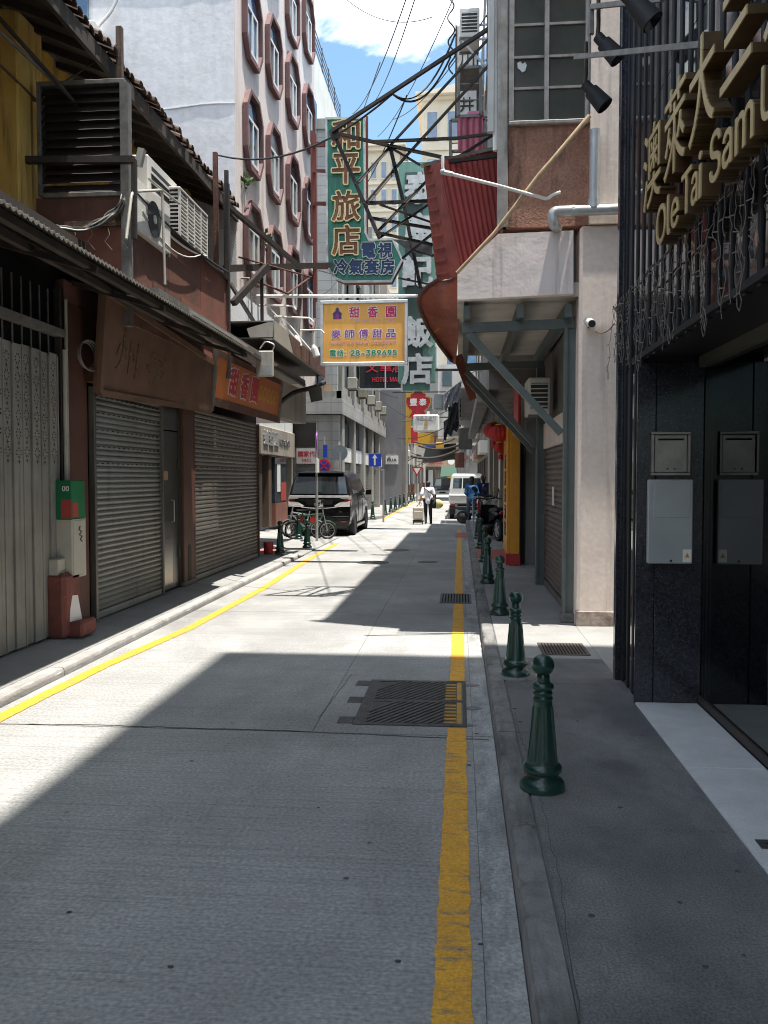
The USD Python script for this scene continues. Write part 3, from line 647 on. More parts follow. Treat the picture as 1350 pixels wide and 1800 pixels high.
# letter box and meter cabinet on the granite return
def cabinet():
    c = [at(x, y, Y=YP) for x, y in ((1137, 843), (1213, 990))]
    x0, x1, z1, z0 = c[0][0], c[1][0], c[0][2], c[1][2]
    t = thing('meter_cabinet', ((x0 + x1) / 2, YP, z0), 'pale grey metal meter cabinet with warning sticker on black granite', 'meter cabinet')
    part(t, 'body', B(x0, x1, YP - .055, YP - .002, z0, z1, c=.006), 'steel_box')
    part(t, 'door', B(x0 + .035, x1 - .02, YP - .058, YP - .05, z0 + (z1 - z0) * .55, z1 - .02, c=.002), 'steel_box')
    sx, sz = x1 - .062, z0 + .012
    stk = part(t, 'sticker', B(sx, sx + .055, YP - .0575, YP - .05, sz, sz + .085), 'sign_white')
    part(stk, 'warning_triangle', G().sheet(Polygon([(-.018, -.015), (.018, -.015), (0, .018)]), (sx + .0275, YP - .0575, sz + .045), X_, Z_, .0015), 'sign_yellow')
    part(stk, 'bolt_mark', G().sheet(Polygon([(.002, .01), (-.005, -.001), (0, -.001), (-.003, -.011), (.005, .002), (0, .002)]), (sx + .0275, YP - .059, sz + .043), X_, Z_, .001), 'ink')
    part(t, 'lock', G().disc((x0 + (x1 - x0) * .52, YP - .056, z0 + .02), Y_, .008, .006, 10), 'ink')
    c = [at(x, y, Y=YP) for x, y in ((1144, 759), (1212, 836))]
    x0, x1, z1, z0 = c[0][0], c[1][0], c[0][2], c[1][2]
    t = thing('letter_box', ((x0 + x1) / 2, YP, z0), 'brushed metal letter box with slot, mounted above the meter cabinet', 'letter box')
    part(t, 'frame', G().cbox(x0, x1, YP - .03, YP - .002, z0, z0 + .02, .004).cbox(x0, x1, YP - .03, YP - .002, z1 - .02, z1, .004).cbox(x0, x0 + .02, YP - .03, YP - .002, z0 + .02, z1 - .02, .004).cbox(x1 - .02, x1, YP - .03, YP - .002, z0 + .02, z1 - .02, .004), 'letterbox_steel')
    part(t, 'door', B(x0 + .022, x1 - .022, YP - .018, YP - .002, z0 + .022, z1 - .022, c=.003), 'letterbox_steel')
    part(t, 'slot', B(x0 + .045, x1 - .045, YP - .021, YP - .015, z1 - .058, z1 - .046), 'black_void')
    for u in (.42, .6): part(t, 'lock', G().disc((x0 + (x1 - x0) * u, YP - .019, z0 + .045), Y_, .006, .006, 10), 'ink')
cabinet()
# sofa inside the shop
def sofa():
    x0, x1, y0, y1 = 1.69, 2.5, 4.3, 5.82
    t = thing('sofa', ((x0 + x1) / 2, (y0 + y1) / 2, PAV), 'dark purple sofa on short legs behind the shop window', 'sofa')
    z = PAV + .03
    part(t, 'seat', B(x0, x1 - .2, y0 + .16, y1 - .16, z + .16, z + .42, c=.05), 'sofa_purple')
    part(t, 'backrest', B(x1 - .2, x1, y0, y1, z + .16, z + .8, c=.06), 'sofa_purple')
    for a in (y0, y1 - .16): part(t, 'arm', B(x0, x1 - .2, a, a + .16, z + .16, z + .58, c=.06), 'sofa_purple')
    for a in (x0 + .06, x1 - .1):
        for b in (y0 + .08, y1 - .08): part(t, 'leg', G().tube([(a, b, z), (a, b, z + .16)], [.02, .032], 10), 'wood_old')
    cu = trimesh.creation.icosphere(3, 1.0); v = cu.vertices; v = np.sign(v) * np.abs(v) ** .6
    single('cushion', G().raw(v * np.array([.08, .2, .2]) + np.array([1.95, 5.45, z + .60]), cu.faces), 'cushion_orange', 'square orange patterned cushion on the purple sofa', 'cushion', smooth=True)
sofa()
# gold lettering
LXP = 1.06
def gold(name, text, px0, px1, pyt0, pyb0, label, bold=1, font=None):
    a, b = at(px0, pyt0, X=LXP), at(px0, pyb0, X=LXP); e = at(px1, pyt0, X=LXP)
    return a[1], e[1], a[2], b[2]
xl, zl = -Y_, Z_
LAT = thing('gold_lettering', (LXP, 4, 2.9), 'gold raised letters reading Ole Tai Sam on the black slatted front', 'lettering')
ZL = (at(1165, 356, X=LXP)[2] + at(1165, 427, X=LXP)[2]) / 2
for wd, q0, q1, h, dy in (('O', 1156, 1173, .205, 0), ('l', 1175, 1180, .205, 0), ('e', 1182, 1195, .145, -.03), ('T', 1200, 1217, .20, 0), ('a', 1217, 1228, .145, -.03), ('i', 1230, 1235, .205, 0), ('S', 1249, 1268, .21, 0), ('a', 1271, 1288, .15, -.03), ('m', 1293, 1325, .145, -.03), ('U', 1338, 1362, .205, 0), ('n', 1368, 1390, .145, -.03)):
    ya_, yb_ = at(q0, 300, X=LXP)[1], at(q1, 300, X=LXP)[1]; w = ya_ - yb_
    c = np.array([LXP, (ya_ + yb_) / 2, ZL + dy])
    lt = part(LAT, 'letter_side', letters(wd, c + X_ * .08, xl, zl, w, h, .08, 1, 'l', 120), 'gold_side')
    part(lt, 'letter_face', letters(wd, c, xl, zl, w, h, .006, 1, 'l', 120), 'gold')
CHN = thing('gold_characters', (LXP, 4, 3.3), 'large gold raised Chinese characters above the Latin gold letters', 'lettering')
for ch, q0, q1 in (('澳', 1134, 1163), ('萊', 1170, 1206), ('大', 1213, 1256), ('三', 1267, 1321), ('元', 1342, 1420)):
    ya_, yb_ = at(q0, 200, X=LXP)[1], at(q1, 200, X=LXP)[1]; yc = (ya_ + yb_) / 2; w = ya_ - yb_
    zA_, zB_ = at(1234, 62, X=LXP)[2], at(1234, 235, X=LXP)[2]; h = (zA_ - zB_) * (1 if ch != '三' else .84)
    c = np.array([LXP, yc, (zA_ + zB_) / 2])
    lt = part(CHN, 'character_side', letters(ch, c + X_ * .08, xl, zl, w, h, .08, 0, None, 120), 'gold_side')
    part(lt, 'character_face', letters(ch, c, xl, zl, w, h, .006, 0, None, 120), 'gold')
# icicle lights
il = thing('icicle_lights', (WX - .05, 4.5, 2.9), 'tangled unlit icicle light strings hanging along the black slatted front', 'light string')
rg = np.random.default_rng(3)
A0, A1 = np.array([WX - .03, YE + .02, 2.93]), np.array([WX - .03, 2.2, 2.93])
main = [lerp(A0, A1, t) + np.array([0, 0, -.03 * abs(math.sin(t * 22)) + rg.normal(0, .006)]) for t in np.linspace(0, 1, 60)]
part(il, 'main_cable', G().tube(main, .006, 6), 'wire_dark')
for k in range(64):
    t = (k + rg.uniform(-.3, .3)) / 64; p = lerp(A0, A1, np.clip(t, 0, 1)); L = rg.uniform(.26, .58); n = 16
    pts = []; off = np.zeros(3); ph = rg.uniform(0, 6)
    for i in range(n):
        off = off + np.array([rg.normal(0, .004), rg.normal(0, .011), 0])
        pts.append(p + off + np.array([-.01, .012 * math.sin(ph + i * 1.3), -L * i / (n - 1)]))
    if rg.random() < .5:
        e = pts[-1]; s = rg.choice((-1, 1))
        pts += [e + np.array([0, s * .03, -.035]), e + np.array([0, s * .06, -.01]), e + np.array([-.005, s * .05, .05]), e + np.array([-.01, s * .01, .08])]
    g = G().tube(pts, .002, 5)
    for i in range(2, n, 3): g.cyl(pts[i], pts[i] + np.array([-.012, rg.choice((-1, 1)) * .034, rg.uniform(-.015, .012)]),   .003, 5)
    part(il, 'light_strand', g, 'wire_grey')
# spot lamps on arms in front of the facade
def spot(bx, by, bz, lab, armpx):
    p = np.array([bx, by, bz]); t = thing('spot_lamp', p, lab, 'spot lamp', None)
    d = unit((.62, -.15, -.78))
    part(t, 'head', G().tube([p - d * .01, p + d * .05, p + d * .055, p + d * .2, p + d * .205], [.035, .036, .05, .062, .062], 14), 'ink', smooth=40)
    part(t, 'lens', G().disc(p + d * .206, d, .056, .003, 14), 'facade_glass')
    q = p + np.array(armpx)
    part(t, 'arm', G().tube(bend([p - d * .01, p + Z_ * .08, q], r=.03), .014, 8), 'dark_steel')
    return q
Ys = 7.4
p1 = at(1052, 66, Y=5.9); spot(*p1, 'black spot lamp, upper of the two beside the black building corner', (.0, .02, .3))
p2 = at(1030, 150, Y=6.1); spot(*p2, 'black spot lamp, lower of the two, tilted before the old window', (.0, .02, .3))
p3 = at(1102, -8, Y=4.6); spot(*p3, 'black spot lamp at the top edge above the slatted front', (.0, .02, .2))
ar = single('lamp_bar', G().bar(at(1040, 12, Y=5.9), at(1165, -2, X=1.16), .03).bar(at(1012, 100, Y=6.1), at(1232, 78, X=1.17), .03).bar(at(1040, 12, Y=5.9) , at(1040, 60, Y=5.9), .028), 'grey_steel', 'thin grey steel bar carrying the spot lamps out from the black building', 'lamp bar')

# ---------------------------------------------------------------- pink building with overhang
PY = 8.9
XO = at(885, 300, Y=PY)[0]; XW = 1.21
pk = thing('pink_building', (2.5, 11, 0), 'old pink plastered building with brown stucco upper floor overhanging the pavement', 'building')
part(pk, 'lower_wall', B(XW, 8, PY, PY + .35, PAV - .1, 4.21, c=.03), 'pink_plaster')
part(pk, 'wall_foot', G().cbox(XW - .006, 2.6, PY - .008, PY + .1, PAV - .05, PAV + .17, .02), 'pink_plaster_dirty')
part(pk, 'side_wall', B(XW + .12, 8, PY + .35, 15.2, PAV - .1, 3.5), 'grey_wall')
zb0, zw0, zw1 = 4.215, at(960, 212, Y=PY)[2], 8.6
x1b = at(1036, 300, Y=PY)[0]
part(pk, 'stucco_wall', B(XO, x1b, PY + .02, PY + .3, zb0, zw0 - .04), 'brown_stucco')
part(pk, 'plaster_pier', B(x1b + .002, 8, PY - .03, PY + .3, zb0, 12.2), 'pink_plaster')
part(pk, 'upper_body', B(XO + .02, 8, PY + .31, 15.0, 3.56, 12.2), 'grey_wall')
part(pk, 'upper_wall', B(XO, x1b, PY + .02, PY + .3, zw1 + .05, 12.2), 'brown_stucco')
part(pk, 'corner_post', B(XO - .06, XO + .045, PY - .01, PY + .12, zb0, 12.2, c=.01), 'frame_grey_paint')
wf = part(pk, 'window', G().cbox(XO + .05, x1b - .005, PY - .03, PY + .05, zw0 - .04, zw0, .008).cbox(XO + .05, XO + .1, PY - .02, PY + .05, zw0, zw1, .006).cbox(x1b - .05, x1b - .005, PY - .02, PY + .05, zw0, zw1, .006), 'frame_grey_paint')
xm = at(961, 100, Y=PY)[0]
part(wf, 'mullion', B(xm - .022, xm + .022, PY - .022, PY + .045, zw0, zw1, c=.005), 'frame_grey_paint')
zr = [at(960, y, Y=PY)[2] for y in (212, 154, 99, 42, -14, -70, -126, -180)]
for i in range(len(zr) - 1):
    for (xa, xb) in ((XO + .102, xm - .024), (xm + .024, x1b - .052)):
        part(wf, 'pane', B(xa, xb, PY + .012 + .004 * (i % 2), PY + .022, zr[i] + .012, zr[i + 1] - .012), 'old_glass')
        part(wf, 'glazing_bar', B(xa, xb, PY - .006, PY + .03, zr[i + 1] - .012, zr[i + 1] + .012), 'frame_grey_paint')
hole = at(918, 118, Y=PY + .01)
part(wf, 'broken_pane_patch', G().sheet(Polygon([(-.05, .04), (-.02, .055), (.0, .03), (.03, .045), (.045, .015), (.03, -.04), (0, -.055), (-.02, -.03), (-.045, -.01)]), hole - Y_ * .002, X_, Z_, .004), 'paper')
# canopy slab
cz0, cz1 = at(900, 523, Y=PY)[2], at(900, 412, Y=PY)[2]
xc = at(804, 500, Y=PY)[0]
prof = [at(804, 527, Y=PY - .02), at(1008, 516, Y=PY - .02), at(1008, 405, Y=PY - .02), at(876, 411, Y=PY - .02), at(804, 478, Y=PY - .02)]
part(pk, 'canopy_fascia', G().poly(prof, .1, -Y_), 'canopy_plaster')
part(pk, 'canopy_slab', G().box(xc + .02, XW + .1, PY + .085, 13.2, cz0 + .02, cz0 + .16).box(xc, xc + .07, PY + .085, 13.2, cz0 - .05, cz0 + .26), 'canopy_ceiling')
part(pk, 'canopy_roof', B(xc + .07, XO + .01, PY + .085, 13.2, cz0 + .161, cz0 + .22), 'rust')
# green steel frames holding the canopy
gs = thing('steel_frame', (XW - .05, 11, PAV), 'grey green steel posts and struts propping the pink canopy', 'steel frame')
for yb in (PY + .28, 12.4):
    part(gs, 'post', G().box(XW - .12, XW - .09, yb - .06, yb + .06, PAV, 3.25).box(XW - .09, XW - .0, yb - .012, yb + .012, PAV, 3.25), 'green_steel')
    part(gs, 'beam', G().bar((xc + .05, yb, 3.24), (XW - .02, yb, 3.27), .06, .10), 'green_steel')
    part(gs, 'strut', G().bar((xc + .12, yb + .01, 3.18), (XW - .14, yb + .01, 2.12), .07, .075), 'green_steel')
part(gs, 'strut', G().bar((xc + .08, 13.1, 3.2), (XW - .1, 13.1, 2.05), .07, .075), 'green_steel')
for xx in (xc + .1, .62, XW - .1):
    part(gs, 'purlin', G().box(xx - .035, xx + .035, PY + .1, 13.15, 3.31, 3.44), 'green_steel')
part(gs, 'plinth', B(XW - .14, XW + .02, PY + .2, PY + .36, PAV, PAV + .1, c=.01), 'concrete_kerb')
# roller shutter under the canopy
def shutter(name, x, y0, y1, z0, z1, n, mat, label, face=1, rail='grey_steel', perf=0):
    t = thing(name, (x, (y0 + y1) / 2, z0), label, 'roller shutter')
    hh = (z1 - z0 - .08) / n
    th = np.linspace(0, math.pi, 5)
    dent = rng.normal(0, .0022, n + 4)
    for i in range(n):
        z = z0 + .08 + i * hh
        pr = [(0, z + .0)] + [(face * (.004 + dent[i] + .016 * math.sin(a)), z + hh * (.5 - .42 * math.cos(a))) for a in th] + [(0, z + hh)]
        yy_ = np.linspace(y0, y1, 7); n1 = meshkit.noise(np.c_[yy_ * 2.2, yy_ * 0 + z * 2.5, yy_ * 0 + x], 3) - .5; n2 = meshkit.noise(np.c_[yy_ * 3, yy_ * 0 + i * .6, yy_ * 0 + x], 8) - .5
        g = np.array([[(x + p + face * .012 * a1, y, q + .004 * a2) for p, q in pr] for y, a1, a2 in zip(yy_, n1, n2)])
        if face > 0: g = g[::-1]
        part(t, 'slat', G().grid(g), mat)
    if perf:
        vg = G()
        for i in range(n - 2, n - 15, -3):
            for k in range(14): yk = y0 + (y1 - y0) * (k + .5 + .25 * (i % 2)) / 14.3; vg.box(x + face * .012, x + face * .026, yk - .025, yk + .025, z0 + .08 + (i + .42) * hh, z0 + .08 + (i + .58) * hh)
        part(t, 'vent_slots', vg, 'black_void', kind='stuff')
    part(t, 'bottom_bar', B(x - .01, x + face * .03, y0, y1, z0, z0 + .078, c=.006), mat)
    for y in (y0 - .05, y1): part(t, 'guide_rail', B(x - .02, x + face * .05, y, y + .05, z0, z1, c=.005), rail)
    part(t, 'backing', B(x - face * .03, x - face * .004, y0, y1, z0, z1), 'dark_wall')
    return t
ys0, ys1 = at(981, 1058, X=XW, )[1], at(946, 1008, X=XW)[1]
shutter('roller_shutter', XW + .02, 9.75, 13.0, PAV + .01, 2.05, 26, 'shutter_brown', 'brown roller shutter on the right under the propped pink canopy', face=-1)
single('shutter_beam', B(XW - .02, XW + .1, 9.5, 13.3, 2.06, 2.42, c=.01), 'canopy_plaster', 'stained plaster beam over the brown shutter, behind the green struts', 'beam')
a = at(972, 872, X=XW - .01)
single('paper_notice', B(XW - .012, XW - .004, a[1] - .1, a[1] + .1, a[2] - .12, a[2] + .12), 'paper', 'small white paper notice stuck on the brown shutter', 'notice')
# air conditioner under canopy
a = at(962, 720, X=XW)
# camera, pipes and bamboo
c0 = at(1038, 572, Y=PY - .1)
t = thing('security_camera', c0, 'small white security camera on the pink wall', 'security camera')
part(t, 'body', G().tube([c0 + (-.02, .08, .06), c0 + (0, -.09, .0)], .042, 14), 'white_paint', smooth=40)
part(t, 'lens', G().disc(c0 + (0, -.091, 0), (0, -.95, -.3), .036, .006, 14), 'ink')
part(t, 'bracket', G().cyl(c0 + (0, .02, .03), c0 + (.0, .1, .0), .015, 8).tube(sag(c0 + (.05, 0, -.06), c0 + (.22, -.1, 0), .05), .006, 5), 'rust')
P = lambda x, y, d=0: at(x, y, Y=PY - .12 - d)
dp = thing('drain_pipe', P(1045, 372), 'fat weathered grey drain pipe with elbow below the brown stucco wall', 'pipe')
part(dp, 'pipe', G().tube(bend([P(982, 395) + Y_ * .12, P(973, 395), P(970, 372), P(1080, 368), P(1180, 364)], 7, .07), .052, 14), 'galvanised', smooth=True)
part(dp, 'downpipe', G().cyl(P(1044, 362), P(1046, 228), .05, 14), 'galvanised', smooth=40)
part(dp, 'collar', [G().cyl(P(1043, 366), P(1044, 350), .058, 14), G().cyl(P(1004, 371), P(1010, 371), .058, 14)], 'galvanised')
tp = thing('thin_pipe', P(900, 330), 'thin rusty white pipe running from red sheeting across the stucco wall', 'pipe')
part(tp, 'pipe', G().tube(bend([at(778, 275, Y=PY - .35), at(778, 302, Y=PY - .35), at(870, 325, Y=PY - .25), P(962, 350), P(972, 342), P(985, 338)], 5, .05), .017, 10), 'white_paint', smooth=True)
part(tp, 'elbow', G().ball(at(778, 302, Y=PY - .35), .028, 2).cyl(at(780, 303, Y=PY - .35), at(795, 306, Y=PY - .34), .024, 10), 'galvanised')
single('bamboo_pole', G().tube([at(803, 480, Y=PY - .12), at(868, 411, Y=PY - .13), at(880, 396, Y=PY - .14), at(950, 305, Y=PY - .16), at(965, 288, Y=PY - .16), at(1036, 204, Y=PY - .1)], [.018, .02, .022, .024, .022, .024], 10), 'wood_pale', 'pale bamboo pole leaning diagonally over the brown stucco wall', 'pole', smooth=True)
single('white_downpipe', G().cyl(at(875, 265, Y=PY + .1) - X_ * .02, at(872, -140, Y=PY + .1) - X_ * .02, .03, 12).box(XO - .16, XO - .1, PY + .05, PY + .12, 5.2, 12), 'white_paint', 'white vertical pipe at the left corner of the stucco wall', 'pipe')
# ---------------------------------------------------------------- red sheeting and awning on the pink building
ra = thing('red_awning', at(815, 400, Y=9.4), 'red corrugated metal sheeting with orange flared skirt on the building overhang', 'awning')
def warp(tl, tr, br, bl, nu, nv, amp=0, waves=0, nrm=None):
    out = []
    nrm = unit(np.cross(tr - tl, bl - tl)) if nrm is None else nrm
    for i in range(nv):
        b = i / (nv - 1); row = []
        for j in range(nu):
            a = j / (nu - 1)
            row.append(lerp(lerp(tl, tr, a), lerp(bl, br, a), b) + nrm * amp * math.sin(a * waves * 2 * math.pi))
        out.append(row)
    return np.array(out)
part(ra, 'front_sheet', G().grid(warp(at(768, 284, Y=9.3), at(873, 262, Y=10.0), at(890, 402, Y=10.0), at(811, 484, Y=9.3), 80, 3, .013, 11), .004), 'red_sheet')
part(ra, 'edge_sheet', G().grid(warp(at(744, 291, Y=9.35), at(772, 285, Y=9.29), at(813, 486, Y=9.29), at(768, 494, Y=9.6), 10, 14, .006, 1.5), .006), 'red_fold')
for k in range(9):
    u = .06 + k * .11
    part(ra, 'rib', G().bar(lerp(at(744, 291, Y=9.33), at(768, 494, Y=9.58), u), lerp(at(758, 288, Y=9.3), at(790, 490, Y=9.4), u), .010, .012), 'red_fold')
part(ra, 'cap_strip', G().bar(at(742, 291, Y=9.27), at(872, 260, Y=9.95), .05, .035), 'tin_top')
def curve(px, ys): return [at(x, y, Y=Y) for (x, y), Y in zip(px, ys)]
A = curve([(770, 492), (752, 503), (738, 518), (735, 530), (739, 546), (752, 575), (772, 606), (793, 634)], [9.6, 9.5, 9.45, 9.45, 9.5, 9.9, 10.4, 11.0])
C = curve([(806, 484), (806, 500), (805, 520), (806, 545), (806, 566), (806, 588), (804, 612), (800, 640)], [9.3, 9.4, 9.5, 9.6, 9.8, 10.2, 10.6, 11.2])
rows = []
for p, q in zip(A, C):
    rows.append([lerp(p, q, t) + np.array([0, .10 * math.sin(math.pi * t), .0]) for t in np.linspace(0, 1, 8)])
part(ra, 'skirt', G().grid(np.array(rows), .006), 'orange_sheet')
part(ra, 'skirt_edge', G().tube(A, .022, 8), 'rust')
part(ra, 'lower_skirt', G().grid(warp(at(797, 628, Y=11.0), at(812, 622, Y=11.4), at(838, 700, Y=15), at(826, 705, Y=15), 6, 6), .006), 'orange_sheet')
part(ra, 'bracket', G().bar(at(868, 300, Y=10.05), np.array([XO + .1, 10.2, 5.0]), .05).bar(at(880, 400, Y=10.05), np.array([XO + .1, 10.2, 4.3]), .05).bar(at(790, 284, Y=9.45), np.array([XO + .1, 9.6, 5.2]), .04), 'dark_steel')

# ---------------------------------------------------------------- black steel skeleton of an old sign
tr = thing('sign_skeleton', at(875, 140, Y=11.5), 'black rusty steel truss frame reaching out over the street from the right', 'steel truss')
Q1 = lambda x, y: at(x, y, Y=11.4)
Q2 = lambda x, y: at(x, y, Y=12.4)
def m(a, b, w=.05): part(tr, 'member', G().angle(a, b, w * .78, .009), 'dark_steel')
m(Q1(584, 235), Q1(882, 40), .075)
m(Q1(584, 236), Q1(665, 421), .06)
m(Q1(584, 236), Q2(684, 259), .065); m(Q2(684, 259), Q2(775, 279), .065); m(Q2(775, 279), np.array([XO + .05, 12.4, Q2(775, 279)[2] - .05]), .05)
m(Q2(655, 252), Q2(800, 246), .06); m(Q2(800, 246), Q2(880, 236), .06)
m(Q2(683, 259), Q2(706, 355), .065); m(Q2(706, 355), Q2(737, 508), .06)
m(Q1(625, 326), Q2(683, 262), .035); m(Q2(683, 262), Q2(880, 48), .045)
m(Q1(641, 362), Q2(691, 303), .05); m(Q2(691, 303), Q2(872, 104), .05)
m(Q1(647, 360), Q2(752, 356), .06); m(Q1(647, 385), Q2(760, 404), .055)
m(Q1(667, 361), Q2(760, 393), .035); m(Q1(667, 412), Q2(760, 432), .05)
m(Q1(661, 411), Q2(748, 321), .035); m(Q1(667, 419), Q2(757, 358), .03); m(Q2(684, 260), Q2(738, 292), .04)
m(Q2(728, 440), Q2(762, 452), .05); m(Q1(707, 455), Q2(764, 408), .03); m(Q2(700, 490), Q2(760, 502), .03)
for q in ((752, 356), (760, 404), (760, 432), (757, 502)):
    m(Q2(*q), np.array([XO + .1, 12.4, Q2(*q)[2]]), .05)
part(tr, 'plate', G().poly([Q2(690, 421) , Q2(760, 428), Q2(760, 450), Q2(722, 444)], .01), 'grey_steel')
m(Q2(871, 237), Q1(802, 281), .05)
part(tr, 'gusset', G().poly([Q1(578, 232), Q1(594, 224), Q1(598, 243), Q1(584, 248)], .02), 'dark_steel')

# ---------------------------------------------------------------- right hand row beyond the pink building
row = thing('right_row_building', (3, 22, 0), 'dark older row building on the right beyond the pink one, crowded with cages', 'building')
part(row, 'ground_wall', B(1.16, 8, 15.21, 36, 0, 3.2), 'grey_wall')
part(row, 'upper_wall', B(.50, 8, 15.02, 25, 3.2, 12.2), 'grey_wall'); part(row, 'upper_wall', B(.52, 8, 25.01, 30, 3.2, 9.3), 'beige_wall')
part(row, 'ledge', B(.30, .52, 15.3, 30, 3.0, 3.2), 'grey_wall')
for k in range(4):
    for lv in range(3):
        y0 = 16 + k * 3.2; z0 = 4.2 + lv * 2.4
        if k == 3 and lv == 2: continue
        w = part(row, 'window', B(.47, .53, y0, y0 + 1.5, z0, z0 + 1.5), 'frame_grey_paint')
        part(w, 'pane', B(.462, .468, y0 + .08, y0 + 1.42, z0 + .08, z0 + 1.42), 'window_glass')
for k in range(4):
    y0 = 15.6 + k * 3.5
    s = part(row, 'shop_opening', B(1.10, 1.158, y0, y0 + 2.6, PAV, 2.5), 'dark_shop')
    part(s, 'shop_glass', B(1.085, 1.098, y0 + .3, y0 + 1.2, .6, 2.3), 'window_glass')
    part(row, 'pier', B(1.0, 1.158, y0 + 2.65, y0 + 3.4, PAV, 2.99), 'beige_wall')
# window cage with towel
def cage(px0, py0, px1, py1, Y, dep, label, mat='grey_steel', n=5):
    a, b = at(px0, py0, Y=Y), at(px1, py1, Y=Y); x0, x1, z1, z0 = a[0], b[0], a[2], b[2]
    t = thing('window_cage', ((x0 + x1) / 2, Y, z0), label, 'window cage'); r = .022
    g = G()
    for y in (Y, Y + dep):
        for z in (z0, z1): part(t, 'rail', G().bar((x0, y, z), (x1, y, z), .05), mat)
        for x in (x0, x1): part(t, 'post', G().bar((x, y, z0), (x, y, z1), .05), mat)
    for z in np.linspace(z0, z1, n)[1:-1]: part(t, 'rung', G().bar((x0, Y, z), (x1, Y, z), .016), mat)
    for x in (x0, x1):
        for z in np.linspace(z0, z1, n): part(t, 'side_rail', G().bar((x, Y, z), (x, Y + dep, z), .022), mat)
    part(t, 'floor', B(x0, x1, Y, Y + dep, z0 - .03, z0), mat)
    if x1 < .5: part(t, 'bracket', G().bar((x1, Y + .05, z0), (.52, Y + .05, z0 - .0), .03).bar((x1, Y + .05, z1), (.52, Y + .05, z1), .03), mat)
    return x0, x1, z0, z1
x0, x1, z0, z1 = cage(792, 212, 852, 290, 15.05, 1.4, 'grey metal window cage with pink towels hung over it', n=3)
tw = G()
for (u0, u1, za, zb, yo) in ((.22, .95, .30, .92, -.045),):
    xx = np.linspace(x0 + (x1 - x0) * u0, x0 + (x1 - x0) * u1, 24)
    rowsP = [[(x, 15.05 + yo - .012 * math.sin(i * 1.1) - .01 * math.sin(i * .5 + z * 4), z) for i, x in enumerate(xx)] for z in np.linspace(z0 + (z1 - z0) * za, z1 + .02, 8)]
    tw.grid(np.array(rowsP), .008)
single('towel', tw, 'cloth_pink', 'dark pink towel hanging on the front of the grey window cage', 'towel')
single('towel', B(x0 + .28, x1 - .02, 15.0, 15.35, z1 + .03, z1 + .14, c=.03), 'cloth_pink_light', 'folded light pink cloth lying over the top rail of the cage', 'towel')
cage(806, 205, 845, 118, 15.0, .8, 'pale painted bracket frame above the towel cage', n=4)
# white air conditioner and bracket
def air_con(name, c, w, d, h, face, label, group=None, fan=False, mat='white_paint'):
    """face: 'y' grille towards the camera, 'x' grille towards the street"""
    x0, x1, y0, y1, z0, z1 = c[0] - w / 2, c[0] + w / 2, c[1] - d / 2, c[1] + d / 2, c[2], c[2] + h
    t = thing(name, c, label, 'air conditioner', group)
    part(t, 'casing', B(x0, x1, y0, y1, z0, z1, c=.015), mat)
    if face == 'y':
        part(t, 'grille', B(x0 + w * .12, x1 - w * .12, y0 - .006, y0 + .01, z0 + h * .15, z1 - h * .15), 'ac_dark')
        for k in range(6):
            z = z0 + h * (.2 + k * .12); part(t, 'louvre', B(x0 + w * .1, x1 - w * .1, y0 - .014, y0 - .004, z, z + h * .03), mat)
    else:
        if fan:
            part(t, 'fan_opening', G().disc((x1 + .001, (y0 + y1) / 2, z0 + h * .45), X_, min(d, h) * .36, .02, 24), 'ac_dark')
            part(t, 'fan_hub', G().disc((x1 + .006, (y0 + y1) / 2, z0 + h * .45), X_, min(d, h) * .09, .03, 12), mat)
        else:
            part(t, 'grille', B(x1 - .01, x1 + .006, y0 + d * .1, y1 - d * .1, z0 + h * .12, z1 - h * .12), 'ac_dark')
            for k in range(6):
                z = z0 + h * (.18 + k * .12); part(t, 'louvre', B(x1 + .004, x1 + .014, y0 + d * .08, y1 - d * .08, z, z + h * .03), mat)
    part(t, 'bracket', G().box(x0 - .0, x1, y0 + .03, y0 + .06, z0 - .04, z0 - .002).box(x0, x1, y1 - .06, y1 - .03, z0 - .04, z0 - .002), 'grey_steel')
    return t
p = at(825, 64, Y=15.6)
air_con('air_conditioner', (p[0], 15.9, p[2]), .36, .6, .5, 'y', 'white air conditioner high on the right above the vertical white sign')
single('ac_bracket', G().bar((p[0] - .15, 15.65, p[2] - .03), (.52, 15.65, p[2] - .03), .035).bar((p[0] - .15, 15.65, p[2] - .03), (.52, 15.65, p[2] - .6), .035), 'galvanised', 'pale triangular bracket below the high white air conditioner', 'bracket')
# vertical white sign seen aslant
a, b = at(803, 45, Y=17.5), at(838, 203, Y=17.5)
vs = thing('vertical_sign', ((a[0] + b[0]) / 2, 17.5, b[2]), 'weathered white vertical sign with dark broken strokes, seen at top right', 'sign')
part(vs, 'board', B(a[0], b[0], 17.5, 17.62, b[2], a[2], c=.01), 'white_paint')
part(vs, 'frame', G().box(a[0] - .03, a[0], 17.47, 17.64, b[2], a[2]).box(b[0], b[0] + .03, 17.47, 17.64, b[2], a[2]), 'dark_steel')
hgt = (a[2] - b[2]) / 4
for i, ch in enumerate('天川大井'):
    part(vs, 'character', letters(ch, np.array([(a[0] + b[0]) / 2, 17.498, a[2] - hgt * (i + .5)]), X_, Z_, (b[0] - a[0]) * .7, hgt * .62, .02), 'dark_steel')
for k in range(3): part(vs, 'bracket', G().bar((b[0], 17.55, b[2] + .4 + k * .7), (.52, 17.55, b[2] + .4 + k * .7), .03), 'galvanised')

